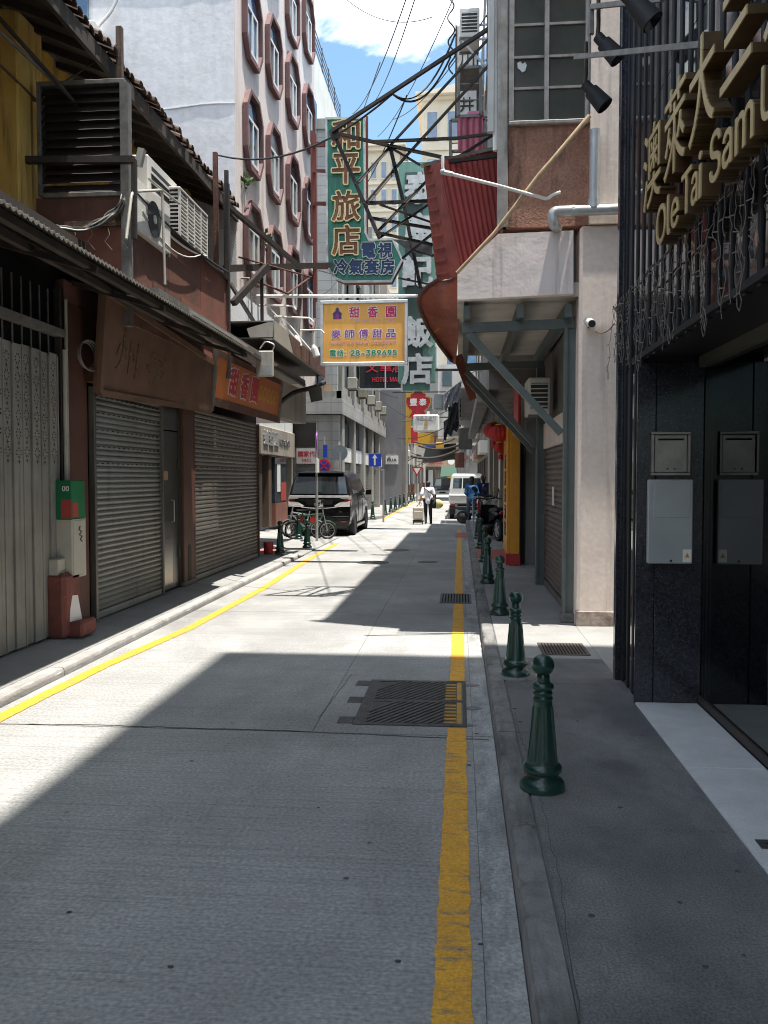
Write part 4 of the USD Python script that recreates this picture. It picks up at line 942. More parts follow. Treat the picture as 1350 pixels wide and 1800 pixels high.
# shop pillars, lanterns
yp = thing('shop_pillar', (1.0, 15.2, PAV), 'bright yellow shop pillar with red foot and black Chinese characters', 'pillar')
pa, pb = at(891, 995, Y=15.0), at(913, 995, Y=15.0)
part(yp, 'front', B(pa[0] + .045, pb[0], 15.0, 15.2, PAV + .2, at(900, 755, Y=15)[2], c=.008), 'pillar_yellow')
part(yp, 'side', B(pa[0], pa[0] + .04, 15.02, 16.3, PAV + .2, at(900, 745, Y=15)[2]), 'pillar_yellow')
part(yp, 'foot', G().cbox(pa[0] + .03, pb[0] + .015, 14.98, 15.22, PAV, PAV + .2, .008).box(pa[0] - .012, pa[0] + .03, 15.04, 16.32, PAV, PAV + .2), 'pillar_red')
zc = at(885, 800, Y=15.6)[2]
for i, ch in enumerate('新萬豪酒家'):
    part(yp, 'character', letters(ch, np.array([pa[0] - .001, 15.6, zc - i * .30 - .12]), -Y_, Z_, .5, .26, .008, 1), 'ink')
def lantern(c, r, label):
    t = thing('paper_lantern', c, label, 'lantern', 'red lanterns by the yellow pillar')
    c = np.array(c); prof = [(r * max(.28, math.sin(a)) , r * .82 * -math.cos(a)) for a in np.linspace(.25, math.pi - .25, 11)]
    n = 32; v = []
    for (q, z) in prof:
        for k in range(n):
            a = 2 * math.pi * k / n; rr = q * (1 + .035 * math.cos(a * 16)); v.append((c[0] + rr * math.cos(a), c[1] + rr * math.sin(a), c[2] + z))
    f = [(i * n + k, i * n + (k + 1) % n, (i + 1) * n + (k + 1) % n, (i + 1) * n + k) for i in range(10) for k in range(n)]
    part(t, 'shade', G().raw(v, f), 'lantern_red')
    part(t, 'cap', G().disc(c + Z_ * r * .82, Z_, r * .32, .03, 16).disc(c - Z_ * r * .82, Z_, r * .32, .03, 16), 'lantern_gold')
    part(t, 'tassel', G().tube([c - Z_ * r * .85, c - Z_ * r * 1.1, c - Z_ * r * 1.7], [.01, .04, .05], 8), 'lantern_red')
    part(t, 'cord', G().cyl(c + Z_ * r * .82, c + Z_ * (r * .82 + .35), .006, 5), 'wire_dark')
lantern(at(877, 762, Y=15.6), .19, 'nearer round red lantern hanging beside the yellow pillar')
lantern(at(868, 757, Y=17.0), .20, 'farther round red lantern partly behind the nearer lantern')
lantern(at(880, 787, Y=16.4), .13, 'small lower red lantern hanging under the round pair')
# red signboard in the dark behind the struts
single('red_signboard', B(.9, .94, 13.4, 14.6, 2.35, 3.15, c=.01), 'pillar_red', 'dark red signboard half hidden behind the green struts', 'signboard')
air_con('air_conditioner', (1.08, 12.2, 2.52), .3, .7, .5, 'y', 'old white air conditioner on the wall between the green struts')

# more right facades farther off
def facade(name, x0, x1, y0, y1, h, wall, label, floors, bays, z_first=3.6, side='x-', wmat='window_glass', ww=1.2, wh=1.5, frame='frame_grey_paint', x_face=None):
    t = thing(name, ((x0 + x1) / 2, (y0 + y1) / 2, 0), label, 'building')
    part(t, 'wall', B(x0, x1, y0, y1, 0, h), wall)
    fh = (h - z_first - .4) / floors
    for i in range(floors):
        for k in range(bays):
            z = z_first + i * fh + (fh - wh) * .4
            if side in ('x-', 'x+'):
                xf = x0 if side == 'x-' else x1; s = -1 if side == 'x-' else 1
                yc = y0 + (y1 - y0) * (k + .5) / bays
                w = part(t, 'window', B(xf - .02, xf + .05 * s, yc - ww / 2, yc + ww / 2, z, z + wh), frame)
                part(w, 'pane', B(xf + .045 * s, xf + .058 * s, yc - ww / 2 + .07, yc - .03, z + .07, z + wh - .07), wmat)
                part(w, 'pane', B(xf + .045 * s, xf + .058 * s, yc + .03, yc + ww / 2 - .07, z + .07, z + wh - .07), wmat)
            else:
                xc_ = x0 + (x1 - x0) * (k + .5) / bays
                w = part(t, 'window', B(xc_ - ww / 2, xc_ + ww / 2, y0 - .05, y0 + .02, z, z + wh), frame)
                part(w, 'pane', B(xc_ - ww / 2 + .07, xc_ - .03, y0 - .058, y0 - .045, z + .07, z + wh - .07), wmat)
                part(w, 'pane', B(xc_ + .03, xc_ + ww / 2 - .07, y0 - .058, y0 - .045, z + .07, z + wh - .07), wmat)
    return t
t = facade('far_row_house', 1.25, 9, 36.1, 61, 11, 'beige_wall', 'weathered beige row house with balconies on the right behind the white truck', 3, 6)
for k in range(5):
    y0 = 38 + k * 4.4
    part(t, 'shop_front', B(1.2, 1.248, y0, y0 + 3, PAV, 2.6), 'dark_shop')
    part(t, 'shop_sign', B(.85, 1.246, y0 - .2, y0 + 3.2, 2.75, 3.3, c=.02), ['sign_white', 'brown_sign', 'grey_wall', 'sign_orange', 'white_wall'][k])
# projecting balcony cages
for k, (Y, z0, lab) in enumerate(((24.0, 3.35, 'wide grey balcony cage of horizontal bars above the lanterns'), (30.5, 3.7, 'grey balcony cage farther along the right row'), (41, 4.2, 'small far balcony cage on the beige row house'))):
    x0, x1, z1, dep = -.02 + .1 * k, .95, z0 + .95, 2.4
    t = thing('balcony_cage', (x0, Y, z0), lab, 'balcony')
    part(t, 'floor', B(x0, 1.2, Y, Y + dep, z0 - .08, z0, c=.02), 'grey_steel')
    for z in np.linspace(z0 + .1, z1, 7):
        part(t, 'rail', G().bar((x0, Y, z), (x1, Y, z), .022), 'galvanised' if z > z1 - .2 else 'grey_steel')
        part(t, 'side_rail', G().bar((x0, Y, z), (x0, Y + dep, z), .022), 'grey_steel')
    for x in (x0, (x0 + x1) / 2, x1): part(t, 'post', G().bar((x, Y, z0), (x, Y, z1), .035), 'grey_steel')
    part(t, 'back_sheet', B(x0 + .05, x1, Y + .06, Y + .08, z0, z1 - .15), 'beige_wall')
# washing on poles
rg = np.random.default_rng(5)
for k, (px, py, Y, w, h, mt, lab) in enumerate(((796, 695, 27, .5, .6, 'cloth_grey', 'grey garment hanging highest in the washing over the street'), (802, 722, 28, .5, .75, 'cloth_black', 'black garment hanging in the middle of the washing'), (795, 745, 29, .55, .7, 'cloth_black', 'black trousers hanging lowest in the washing over the street'))):
    c = at(px, py, Y=Y)
    a_ = unit((.75, 0, .55)); n_ = 10
    rowsP = [[c + a_ * (j / 9 - .5) * w * 1.3 + np.array([0, .04 * math.sin(j * 1.4 + i), -h * i / 7 * (.85 + .15 * math.sin(j * 2.1)) + h * .4]) for j in range(n_)] for i in range(8)]
    t = thing('hanging_garment', c, lab, 'garment')
    part(t, 'cloth', G().grid(np.array(rowsP), .012), mt)
    part(t, 'pole', G().cyl(c - a_ * w * .8 + Z_ * h * .42, c + a_ * (1.6) + Z_ * h * .42, .015, 6), 'galvanised')
# white plastered building with washing behind
a, b = at(769, 690, Y=60), at(815, 775, Y=60)
wb = thing('white_far_building', (a[0] + 1.5, 62, 0), 'white plastered far building rising over the street end behind the washing', 'building')
part(wb, 'wall', B(a[0], 1.24, 61.2, 70, 4.3, at(780, 640, Y=61)[2]), 'white_wall')
part(wb, 'cornice', B(a[0] - .15, 1.23, 61.05, 61.19, 4.15, 4.45), 'beige_wall')
for (px, py) in ((772, 706), (800, 752), (786, 665), (806, 712)):
    c = at(px, py, Y=61.2); w = part(wb, 'window', B(c[0] - .35, c[0] + .35, 61.14, 61.21, c[2] - .55, c[2] + .55), 'frame_grey_paint')
    part(w, 'pane', B(c[0] - .3, c[0] + .3, 61.125, 61.138, c[2] - .48, c[2] + .48), 'window_glass')

# ---------------------------------------------------------------- end of the street
ef = thing('end_building', (-1, 106, 0), 'low beige building closing the street end with red lettered shop fascia', 'building')
part(ef, 'wall', B(-9, 12, 112, 120, 0, 16), 'grey_wall')
for k in range(9):
    for j in range(3):
        w = part(ef, 'window', B(-6 + k * 1.5, -5 + k * 1.5, 111.9, 112, 4.6 + j * 3, 6.2 + j * 3), 'frame_grey_paint'); part(w, 'pane', B(-5.9 + k * 1.5, -5.1 + k * 1.5, 111.85, 111.89, 4.7 + j * 3, 6.1 + j * 3), 'window_glass')
    part(ef, 'balcony', B(-6.2 + k * 1.5, -4.9 + k * 1.5, 111.2, 111.89, 4.1, 4.5), ['beige_wall', 'rust', 'grey_wall'][k % 3])
a, b = at(742, 803, Y=109), at(803, 820, Y=109)
part(ef, 'fascia', B(a[0], b[0], 109, 112, b[2], a[2]), 'stone_panel_warm')
part(ef, 'fascia_letters', letters('CONVITE', np.array([at(766, 811, Y=108.9)[0], 108.97, at(766, 811, Y=109)[2]]), X_, Z_, 1.7, .7, .03, 2), 'sign_red')
dsc = at(793, 811, Y=108.9); part(ef, 'round_logo', G().disc(dsc, Y_, .42, .05, 20), 'sign_white')
for k, px in enumerate((748, 757, 768, 782, 790, 800)):
    c = at(px, 838, Y=111.9)
    part(ef, 'shop_front', B(c[0] - .3, c[0] + .3, 111.9, 112.0, .1, 2.7), ['dark_shop', 'sign_white', 'beige_wall', 'dark_shop', 'sign_yellow', 'dark_shop'][k])
c = at(790, 828, Y=96); single('green_awning', G().poly([c + (-.9, 0, .5), c + (.7, 0, .5), c + (.9, -.8, -.5), c + (-1.0, -.8, -.7)], .05), 'awning_green', 'small dark green awning at the far end of the street', 'awning')
# left far buildings beyond the grey blank wall
for k in range(7):
    y0 = 53 + k * 7.2; zz_ = [3.0, 4.6, 3.4, 5.2, 3.2, 4.0, 3.6][k]
    t = thing('shop_awning', (-4.0, y0, zz_), ['striped dark awning', 'rusty sheet awning', 'grey canvas awning', 'brown sheet awning', 'dark tin awning', 'pale sheet awning', 'small rust awning'][k] + f' on the far left shop row, {["nearest", "second", "third", "fourth", "fifth", "sixth", "farthest"][k]} of the row', 'awning')
    part(t, 'sheet', G().poly([(-4.29, y0, zz_ + .5), (-3.2, y0, zz_), (-3.2, y0 + 4, zz_), (-4.29, y0 + 4, zz_ + .5)], .06), ['tin_awning', 'rust', 'grey_wall', 'brown_sign', 'dark_steel', 'beige_wall', 'rust'][k])
    part(t, 'strut', G().bar((-4.29, y0 + .1, zz_ - .5), (-3.3, y0 + .1, zz_), .06), 'dark_steel')
    t = thing('open_shop', (-4.2, y0, PAV), f'dark open shop front on the far left row, {["nearest", "second", "third", "fourth", "fifth", "sixth", "farthest"][k]} one', 'shop front')
    part(t, 'opening', B(-4.3, -4.24, y0 - .5, y0 + 4.4, PAV, 2.8), 'dark_shop'); part(t, 'counter', B(-4.24, -3.95, y0, y0 + 1.6, PAV, 1.1), ['rust', 'beige_wall', 'brown_sign'][k % 3])
    t = thing('far_hanging_sign', (-3.4, y0 + 2, zz_ + 1), f'small hanging sign over the far left row, {["nearest", "second", "third", "fourth", "fifth", "sixth", "farthest"][k]} of them', 'sign')
    part(t, 'board', B(-3.6 - .1 * (k % 2), -2.7 + .3 * (k % 3), y0 + 2, y0 + 2.2, zz_ + .9, zz_ + 1.9 + .5 * (k % 2)), ['sign_red', 'neon_green_pale', 'sign_yellow', 'sign_white', 'traffic_blue', 'rust', 'sign_white'][k])
    part(t, 'arm', G().bar((-4.29, y0 + 2.1, zz_ + 2.0 + .5 * (k % 2)), (-2.7 + .3 * (k % 3), y0 + 2.1, zz_ + 2.0 + .5 * (k % 2)), .05), 'dark_steel')
facade('left_far_building', -14, -4.3, 50.5, 108, 13, 'beige_wall', 'brownish far building on the left beyond the blank grey wall', 3, 9, side='x+')
bw = thing('blank_wall_building', (-6, 49, 0), 'tall blank dark grey rendered wall facing the camera down the street', 'building')
a, b = at(671, 870, Y=48), at(705, 870, Y=48)
part(bw, 'wall', B(-12, b[0], 48, 50.4, 0, at(690, 660, Y=48)[2]), 'blank_grey')
part(bw, 'side_pier', B(b[0] + .002, b[0] + .25, 48.2, 50.3, 0, at(690, 690, Y=48)[2]), 'grey_wall')
c0, c1 = at(678, 801, Y=47.95), at(700, 816, Y=47.95)
ws = thing('street_sign', ((c0[0] + c1[0]) / 2, 47.95, c1[2]), 'small white street plate with black lettering on the blank grey wall', 'sign')
part(ws, 'plate', B(c0[0], c1[0], 47.93, 47.99, c1[2], c0[2]), 'sign_white')
part(ws, 'lettering', letters('RUA', np.array([(c0[0] + c1[0]) / 2, 47.928, lerp(c0, c1, .5)[2]]), X_, Z_, (c1[0] - c0[0]) * .75, .16, .01, 2).add(letters('街', np.array([c0[0] + .2, 47.928, lerp(c0, c1, .22)[2]]), X_, Z_, .12, .12, .01)), 'ink')
# far towers against the sky
def far_tower(name, px0, px1, pyt, Y, mat, label, floors, bays, trim, dep=14, wmat='window_blue', split=0):
    a, b = at(px0, pyt, Y=Y), at(px1, pyt, Y=Y); h = a[2]
    t = thing(name, ((a[0] + b[0]) / 2, Y, 0), label, 'building')
    part(t, 'wall', B(a[0], b[0], Y, Y + dep, 0, h), mat)
    w = b[0] - a[0]
    part(t, 'cornice', G().box(a[0] - .5, b[0] + .5, Y - .6, Y + dep + .5, h, h + .5).box(a[0] - .9, b[0] + .9, Y - 1.0, Y + dep + .9, h + .51, h + 1.0), trim)
    fh = h * .72 / floors; ww = w / bays
    for i in range(floors):
        zt = h - 1.3 - i * fh
        for k in range(bays):
            xc_ = a[0] + ww * (k + .5)
            q = part(t, 'window', B(xc_ - ww * .30, xc_ + ww * .30, Y - .12, Y + .02, zt - fh * .66, zt), trim)
            part(q, 'pane', B(xc_ - ww * .24, xc_ + ww * .24, Y - .16, Y - .121, zt - fh * .62, zt - fh * .05), wmat)
        part(t, 'band', B(a[0] - .15, b[0] + .15, Y - .22, Y - .001, zt - fh * .86, zt - fh * .76), trim)
    return t
far_tower('far_hotel', 630, 702, 268, 120, 'far_yellow', 'pale yellow many storeyed far hotel with blue windows behind the steel truss', 9, 4, 'far_yellow_trim')
far_tower('far_hotel', 703, 742, 300, 128, 'far_yellow', 'second pale yellow far block behind the truss, beside the tall green sign', 9, 2, 'far_yellow_trim')
ct = far_tower('cream_tower', 742, 850, 178, 124, 'far_cream', 'cream far tower with tall arched blue windows and heavy cornice', 6, 3, 'far_cream', wmat='window_blue')
p = at(785, 178, Y=123)
part(ct, 'pediment', G().poly([p + (-2.4, -.5, 1.0), p + (3.8, -.5, 1.0), p + (3.8, -.5, 1.5), p + (1.2, -.5, 2.2), p + (-2.4, -.5, 1.4)], .8, -Y_), 'far_cream')

# ---------------------------------------------------------------- hanging signs along the street
def board(name, px, Y, th, face, frame, label, fw=.04, cat='sign', pts=None):
    P = [at(x, y, Y=Y) for x, y in px]
    t = thing(name, np.mean(P, 0), label, cat)
    return t, P
# big green hotel sign
YS = 18.6
out = [(573, 208), (641, 207), (643, 408), (649, 421), (691, 420), (708, 457), (688, 495), (604, 496), (590, 490), (580, 478), (575, 462)]
GP = Polygon([(p[0], p[2]) for p in (at(x, y, Y=YS) for x, y in out)])
gs_ = thing('hotel_sign', at(608, 350, Y=YS), 'tall green vertical hotel sign with gold outlined Chinese characters and arrow foot', 'sign')
part(gs_, 'casing', G().sheet(GP.buffer(.0), (0, YS + .30, 0), X_, Z_, .27), 'sign_frame_red')
part(gs_, 'face', G().sheet(GP.buffer(-.035), (0, YS + .03, 0), X_, Z_, .025), 'neon_green')
part(gs_, 'rim', G().sheet(GP.buffer(.012).difference(GP.buffer(-.032)), (0, YS + .03, 0), X_, Z_, .06), 'neon_white')
gx = (at(576, 300, Y=YS)[0] + at(640, 300, Y=YS)[0]) / 2
for (z0, z1) in ((230, 232), (310, 312), (352, 354), (415, 417)):
    p0 = at(577, z0, Y=YS); p1_ = at(640, z0, Y=YS)
    part(gs_, 'seam', B(p0[0] + .02, p1_[0] - .02, YS + .001, YS + .004, p0[2] - .006, p0[2]), 'neon_dark')
def neon(parent, ch, px, py, w, h, Y, fill, line, d=.06, lw=.014, bold=1, name='character'):
    c = at(px, py, Y=Y)
    P = glyphs(ch, w, h, bold)
    q = part(parent, name, G().sheet(P.buffer(.012), c + Y_ * d, X_, Z_, d), fill)
    part(q, 'neon_tube', G().sheet(P.buffer(.012 + lw).difference(P.buffer(.012 - lw * .6)), c - Y_ * .002, X_, Z_, .02), line)
for ch, py in zip('和平旅店', (238, 297, 362, 422)):
    neon(gs_, ch, 608, py, .60, .64, YS - .05, 'neon_red_brown', 'neon_cream')
for ch, px in zip('電視', (648, 677)): neon(gs_, ch, px, 440, .30, .32, YS - .03, 'neon_blue', 'neon_white', lw=.008)
for ch, px in zip('冷氣套房', (599, 626, 654, 681)): neon(gs_, ch, px, 469, .30, .32, YS - .03, 'neon_blue', 'neon_white', lw=.008)
part(gs_, 'hanger', G().bar(at(552, 255, Y=YS + .2), at(577, 255, Y=YS + .2), .07).bar(at(552, 358, Y=YS + .2), at(577, 358, Y=YS + .2), .07).bar(at(552, 470, Y=YS + .2), at(577, 470, Y=YS + .2), .07).bar(at(645, 205, Y=YS + .22), at(645, 420, Y=YS + .22), .05), 'sign_frame_red')
# yellow light box
YB = 16.2
ob = [at(x, y, Y=YB) for x, y in ((563, 529), (717, 529), (716, 641), (562, 641))]
BX0, BX1 = ob[0][0], ob[1][0]; BZ1, BZ0 = ob[0][2], ob[2][2]; bwid, bhei = BX1 - BX0, BZ1 - BZ0; bcx, bcz = (BX0 + BX1) / 2, (BZ0 + BZ1) / 2
lb = thing('light_box_sign', (bcx, YB, BZ0), 'orange yellow light box sign with small purple house, hanging over the street', 'sign')
part(lb, 'casing', B(BX0 + .01, BX1 - .01, YB + .02, YB + .22, BZ0 + .01, BZ1 - .01), 'alu')
part(lb, 'frame', G().cbox(BX0, BX1, YB - .02, YB + .02, BZ1 - .06, BZ1, .008).cbox(BX0, BX1, YB - .02, YB + .02, BZ0, BZ0 + .06, .008).cbox(BX0, BX0 + .06, YB - .018, YB + .02, BZ0 + .06, BZ1 - .06, .008).cbox(BX1 - .06, BX1, YB - .018, YB + .02, BZ0 + .06, BZ1 - .06, .008), 'alu')
part(lb, 'face', B(BX0 + .06, BX1 - .06, YB + .004, YB + .018, BZ0 + .06, BZ1 - .06), 'box_orange')
U = lambda u, v: np.array([BX0 + bwid * u, YB + .004, BZ1 - bhei * v])
def print_(text, u0, u1, v0, v1, mat, halo=None, bold=0, name='lettering'):
    w, h = bwid * (u1 - u0), bhei * (v1 - v0); c = U((u0 + u1) / 2, (v0 + v1) / 2); P = glyphs(text, w, h, bold, None, 84)
    if halo: part(lb, name + '_halo', G().sheet(P.buffer(.011), c, X_, Z_, .0015), halo)
    part(lb, name, G().sheet(P, c - Y_ * .0016, X_, Z_, .0015), mat)
for i, ch in enumerate('甜香園'): print_(ch, .33 + i * .21, .45 + i * .21, .10, .27, 'box_magenta', 'box_halo', 2)
print_('TIM HEONG YUEN', .34, .86, .29, .335, 'box_pink', None, 1)
for i, ch in enumerate('麥師傅甜品'): print_(ch, .125 + i * .157, .235 + i * .157, .445, .58, 'box_purple', 'box_halo', 1)
print_('MASTER MAK DESSERT', .12, .87, .62, .675, 'box_pink', None, 1)
for i, ch in enumerate('電話'): print_(ch, .105 + i * .085, .18 + i * .085, .76, .86, 'box_green', 'box_halo', 1)
print_('：', .285, .295, .785, .85, 'box_green', 'box_halo')
print_('28-389695', .345, .875, .765, .855, 'box_green', 'box_halo', 2)
hs = Polygon([(-.08, -.085), (.08, -.085), (.08, .005), (.105, .005), (.03, .075), (.03, .10), (.045, .10), (0, .14), (-.045, .10), (-.03, .10), (-.03, .075), (-.105, .005), (-.08, .005)])
hc = U(.195, .215)
part(lb, 'house_emblem', G().sheet(hs, hc, X_, Z_, .0015), 'box_violet')
part(lb, 'house_emblem_door', G().sheet(Polygon([(-.035, -.085), (.035, -.085), (.035, -.02), (0, .03), (-.035, -.02)]), hc - Y_ * .0016, X_, Z_, .0015), 'box_purple')
part(lb, 'house_emblem_door', G().sheet(Polygon([(-.013, -.085), (.013, -.085), (.013, -.03), (0, -.01), (-.013, -.03)]), hc - Y_ * .0032, X_, Z_, .0015), 'sign_red')
pipe = thing('sign_pipe', at(430, 521, Y=YB + .1), 'long white pipe across the street carrying the orange light box', 'pipe')
part(pipe, 'pipe', G().cyl(at(424, 521, Y=YB + .1), at(735, 520, Y=YB + .1), .032, 10), 'white_paint', smooth=40)
part(pipe, 'hanger', G().bar(at(585, 521, Y=YB + .1), at(585, 531, Y=YB + .1), .03).bar(at(695, 521, Y=YB + .1), at(695, 531, Y=YB + .1), .03), 'galvanised')
# tall pale green restaurant sign
YT = 27.0
a, b = at(700, 284, Y=YT), at(765, 672, Y=YT)
ts = thing('restaurant_sign', ((a[0] + b[0]) / 2, YT, b[2]), 'tall pale green sign with white raised Chinese characters behind the steel truss', 'sign')
part(ts, 'casing', B(a[0], b[0], YT, YT + .3, b[2], a[2], c=.02), 'neon_green_pale')
part(ts, 'centre_strip', B(a[0] + .22, b[0] - .4, YT - .03, YT - .002, b[2] + .05, a[2] - .35), 'neon_dark')
part(ts, 'foot', B(a[0] + .14, b[0] - .18, YT + .02, YT + .28, b[2] - .25, b[2] - .002), 'neon_green_pale')
for ch, px, py in (('泰', 738, 330), ('康', 736, 402), ('記', 733, 476), ('飯', 734, 583), ('店', 733, 648)):
    c = at(px, py, Y=YT - .12); part(ts, 'character', letters(ch, c + Y_ * .10, X_, Z_, .98, .98, .1, 2), 'neon_white')
part(ts, 'bracket', G().bar((b[0], YT + .15, a[2] - .6), (.52, YT + .15, a[2] - .6), .07).bar((b[0], YT + .15, b[2] + .4), (.52, YT + .15, b[2] + .4), .07).bar((b[0], YT + .15, (a[2] + b[2]) / 2), (.52, YT + .15, (a[2] + b[2]) / 2), .07), 'dark_steel')
# black hotel sign
YK = 36.0
a, b = at(632, 636, Y=YK), at(704, 682, Y=YK)
ks = thing('black_hotel_sign', ((a[0] + b[0]) / 2, YK, b[2]), 'black hotel sign with dim red lettering below the orange light box', 'sign')
part(ks, 'panel', B(a[0], b[0], YK, YK + .25, b[2], a[2] + .5), 'cloth_black')
part(ks, 'frame', G().box(a[0] - .04, b[0] + .04, YK - .03, YK + .28, b[2] - .06, b[2] - .001).box(lerp(a, b, .62)[0], lerp(a, b, .62)[0] + .05, YK - .05, YK - .001, b[2] - .06, a[2] + .5), 'alu')
for ch, px in (('文', 654), ('華', 678), ('酒', 699)): part(ks, 'character', letters(ch, at(px, 644, Y=YK - .01), X_, Z_, .50, .52, .03), 'sign_red')
part(ks, 'lettering', letters('HOTEL MAN WA', at(688, 667, Y=YK - .01), X_, Z_, 1.6, .2, .03, 1), 'sign_red')
part(ks, 'bracket', G().bar((a[0], YK + .1, b[2]), (-4.3, YK + .1, b[2]), .06), 'dark_steel')
# red and gold hanging sign
YR = 40
rs = thing('red_pawn_sign', at(735, 720, Y=YR), 'red hanging sign with white characters and curved crown outline', 'sign')
cc = at(735, 712, Y=YR)
crown = Polygon([(-.5, .30), (-.30, .34), (-.32, .46), (-.2, .52), (-.12, .62), (0, .70), (.12, .62), (.2, .52), (.32, .46), (.30, .34), (.5, .30), (.52, .12), (.42, -.12), (.25, -.24), (.3, -.4), (.38, -.5), (.2, -.62), (0, -.66), (-.2, -.62), (-.38, -.5), (-.3, -.4), (-.25, -.24), (-.42, -.12), (-.52, .12)]).buffer(.03)
crown = affinity.scale(crown, 1.05, 1.05, origin=(0, 0))
part(rs, 'board', G().sheet(crown, cc + Y_ * .1, X_, Z_, .1), 'sign_red')
part(rs, 'rim', G().sheet(crown.buffer(.03).difference(crown.buffer(-.02)), cc + Y_ * .03, X_, Z_, .06), 'lantern_gold')
for ch, dx in (('豐', -.22), ('泰', .22)): part(rs, 'character', letters(ch, cc + np.array([dx, -.004, .14]), X_, Z_, .34, .34, .02, 2), 'sign_white')
part(rs, 'hanger', G().bar(cc + Z_ * .6 - X_ * 1.2, cc + Z_ * .6 + X_ * 3.2, .05), 'dark_steel')
gx0, gx1 = at(714, 700, Y=YR + 1), at(722, 780, Y=YR + 1)
single('gold_strip_sign', B(gx0[0], gx1[0], YR + 1, YR + 1.15, gx1[2], at(716, 690, Y=YR + 1)[2]), 'sign_yellow', 'narrow yellow vertical sign at the left edge of the red hanging sign', 'sign')
YW = 33
a, b = at(726, 729, Y=YW), at(772, 758, Y=YW)
bs = thing('pale_blue_sign', ((a[0] + b[0]) / 2, YW, b[2]), 'pale grey blue light box sign with small yellow emblem below the red sign', 'sign')
part(bs, 'box', B(a[0], b[0], YW, YW + .25, b[2], a[2], c=.05), 'sign_white')
part(bs, 'lettering', letters('瑞昌五金行', np.array([(a[0] + b[0]) / 2, YW - .006, a[2] - .12]), X_, Z_, .8, .13, .008), 'sign_back')
part(bs, 'emblem', letters('8', np.array([(a[0] + b[0]) / 2, YW - .006, (a[2] + b[2]) / 2 - .06]), X_, Z_, .14, .26, .008, 1), 'sign_yellow')
part(bs, 'bracket', G().bar((b[0], YW + .1, a[2] - .1), (1.2, YW + .1, a[2] - .1), .04), 'dark_steel')
for nm, q0, q1, Y, mt, lab in (('orange_cube_sign', (766, 777), (780, 790), 52, 'sign_yellow', 'small orange square sign hanging over the far street'), ('white_plate_sign', (703, 792), (721, 808), 55, 'sign_white', 'small white plate sign on the far left above the kerb bollards'), ('pale_blue_plate', (817, 770), (831, 781), 42, 'window_white', 'small pale blue plate sign over the far right pavement'), ('dark_projecting_sign', (800, 795), (816, 822), 55, 'rust', 'dark brown projecting sign at the far right'), ('white_strip_sign', (878, 792), (880, 862), 17.6, 'sign_white', 'thin white strip light on the dark shop front by the lanterns'), ('rolled_awning', (806, 752), (830, 790), 38, 'tin_awning', 'dark rolled awning over the far right pavement')):
    a, b = at(*q0, Y=Y), at(*q1, Y=Y)
    t = thing(nm, ((a[0] + b[0]) / 2, Y, b[2]), lab, 'awning' if 'awning' in nm else 'sign')
    part(t, 'panel', B(a[0], b[0], Y, Y + .15, b[2], a[2], c=.02), mt)
    part(t, 'hanger', G().bar((a[0], Y + .08, a[2]), (a[0], Y + .08, a[2] + .35), .03).bar((b[0], Y + .08, a[2]), (b[0] , Y + .08, a[2] + .35), .03).bar((a[0] - .2, Y + .08, a[2] + .36), (b[0] + .6, Y + .08, a[2] + .36), .03), 'dark_steel')
# canvas and wire bundles across the far street
for k, (q0, q1, Y, d, r, lab) in enumerate((((705, 795), (806, 790), 58, .5, .09, 'thick sagging cable bundle across the far street'), ((735, 783), (815, 778), 50, .3, .06, 'second sagging dark cable bundle across the far street'), ((728, 776), (800, 770), 46, .25, .05, 'thin bundle of pale cables above the orange square sign'))):
    single('cable_bundle', G().tube(sag(at(*q0, Y=Y), at(*q1, Y=Y), d), r, 7), ['dark_steel', 'dark_timber', 'wood_old'][k], lab, 'cable')
a = at(745, 792, Y=64)
single('canvas_awning', G().grid(np.array([[at(732 + 14 * j, 782 + 3 * math.sin(j) + 14 * i, Y=64 - 1.2 * i) for j in range(6)] for i in range(3)]), .04), 'tin_awning', 'grey canvas awning stretched over the far end of the street', 'awning')
# ---------------------------------------------------------------- left: old yellow house with shops
XS = -3.92                                                   # shop front plane
yh = thing('yellow_house', (-6, 9, 0), 'old two storey yellow shop house with tiled eaves and rusty sheet panels', 'building')
part(yh, 'shop_wall', B(-9, XS - .14, -9, 15.2, 0, 4.2), 'dark_wall')
part(yh, 'upper_wall', B(-9, -4.9, -9, 15.1, 4.2, 6.7), 'yellow_wall')
p0 = at(34, 200, X=-4.7); p1 = at(70, 200, X=-4.7)
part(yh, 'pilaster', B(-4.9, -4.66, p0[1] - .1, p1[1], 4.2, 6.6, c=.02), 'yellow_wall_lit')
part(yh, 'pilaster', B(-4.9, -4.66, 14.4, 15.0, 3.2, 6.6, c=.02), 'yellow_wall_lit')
part(yh, 'band', B(-4.9, -4.8, -9, 15.0, 4.2, 4.5), 'yellow_wall')
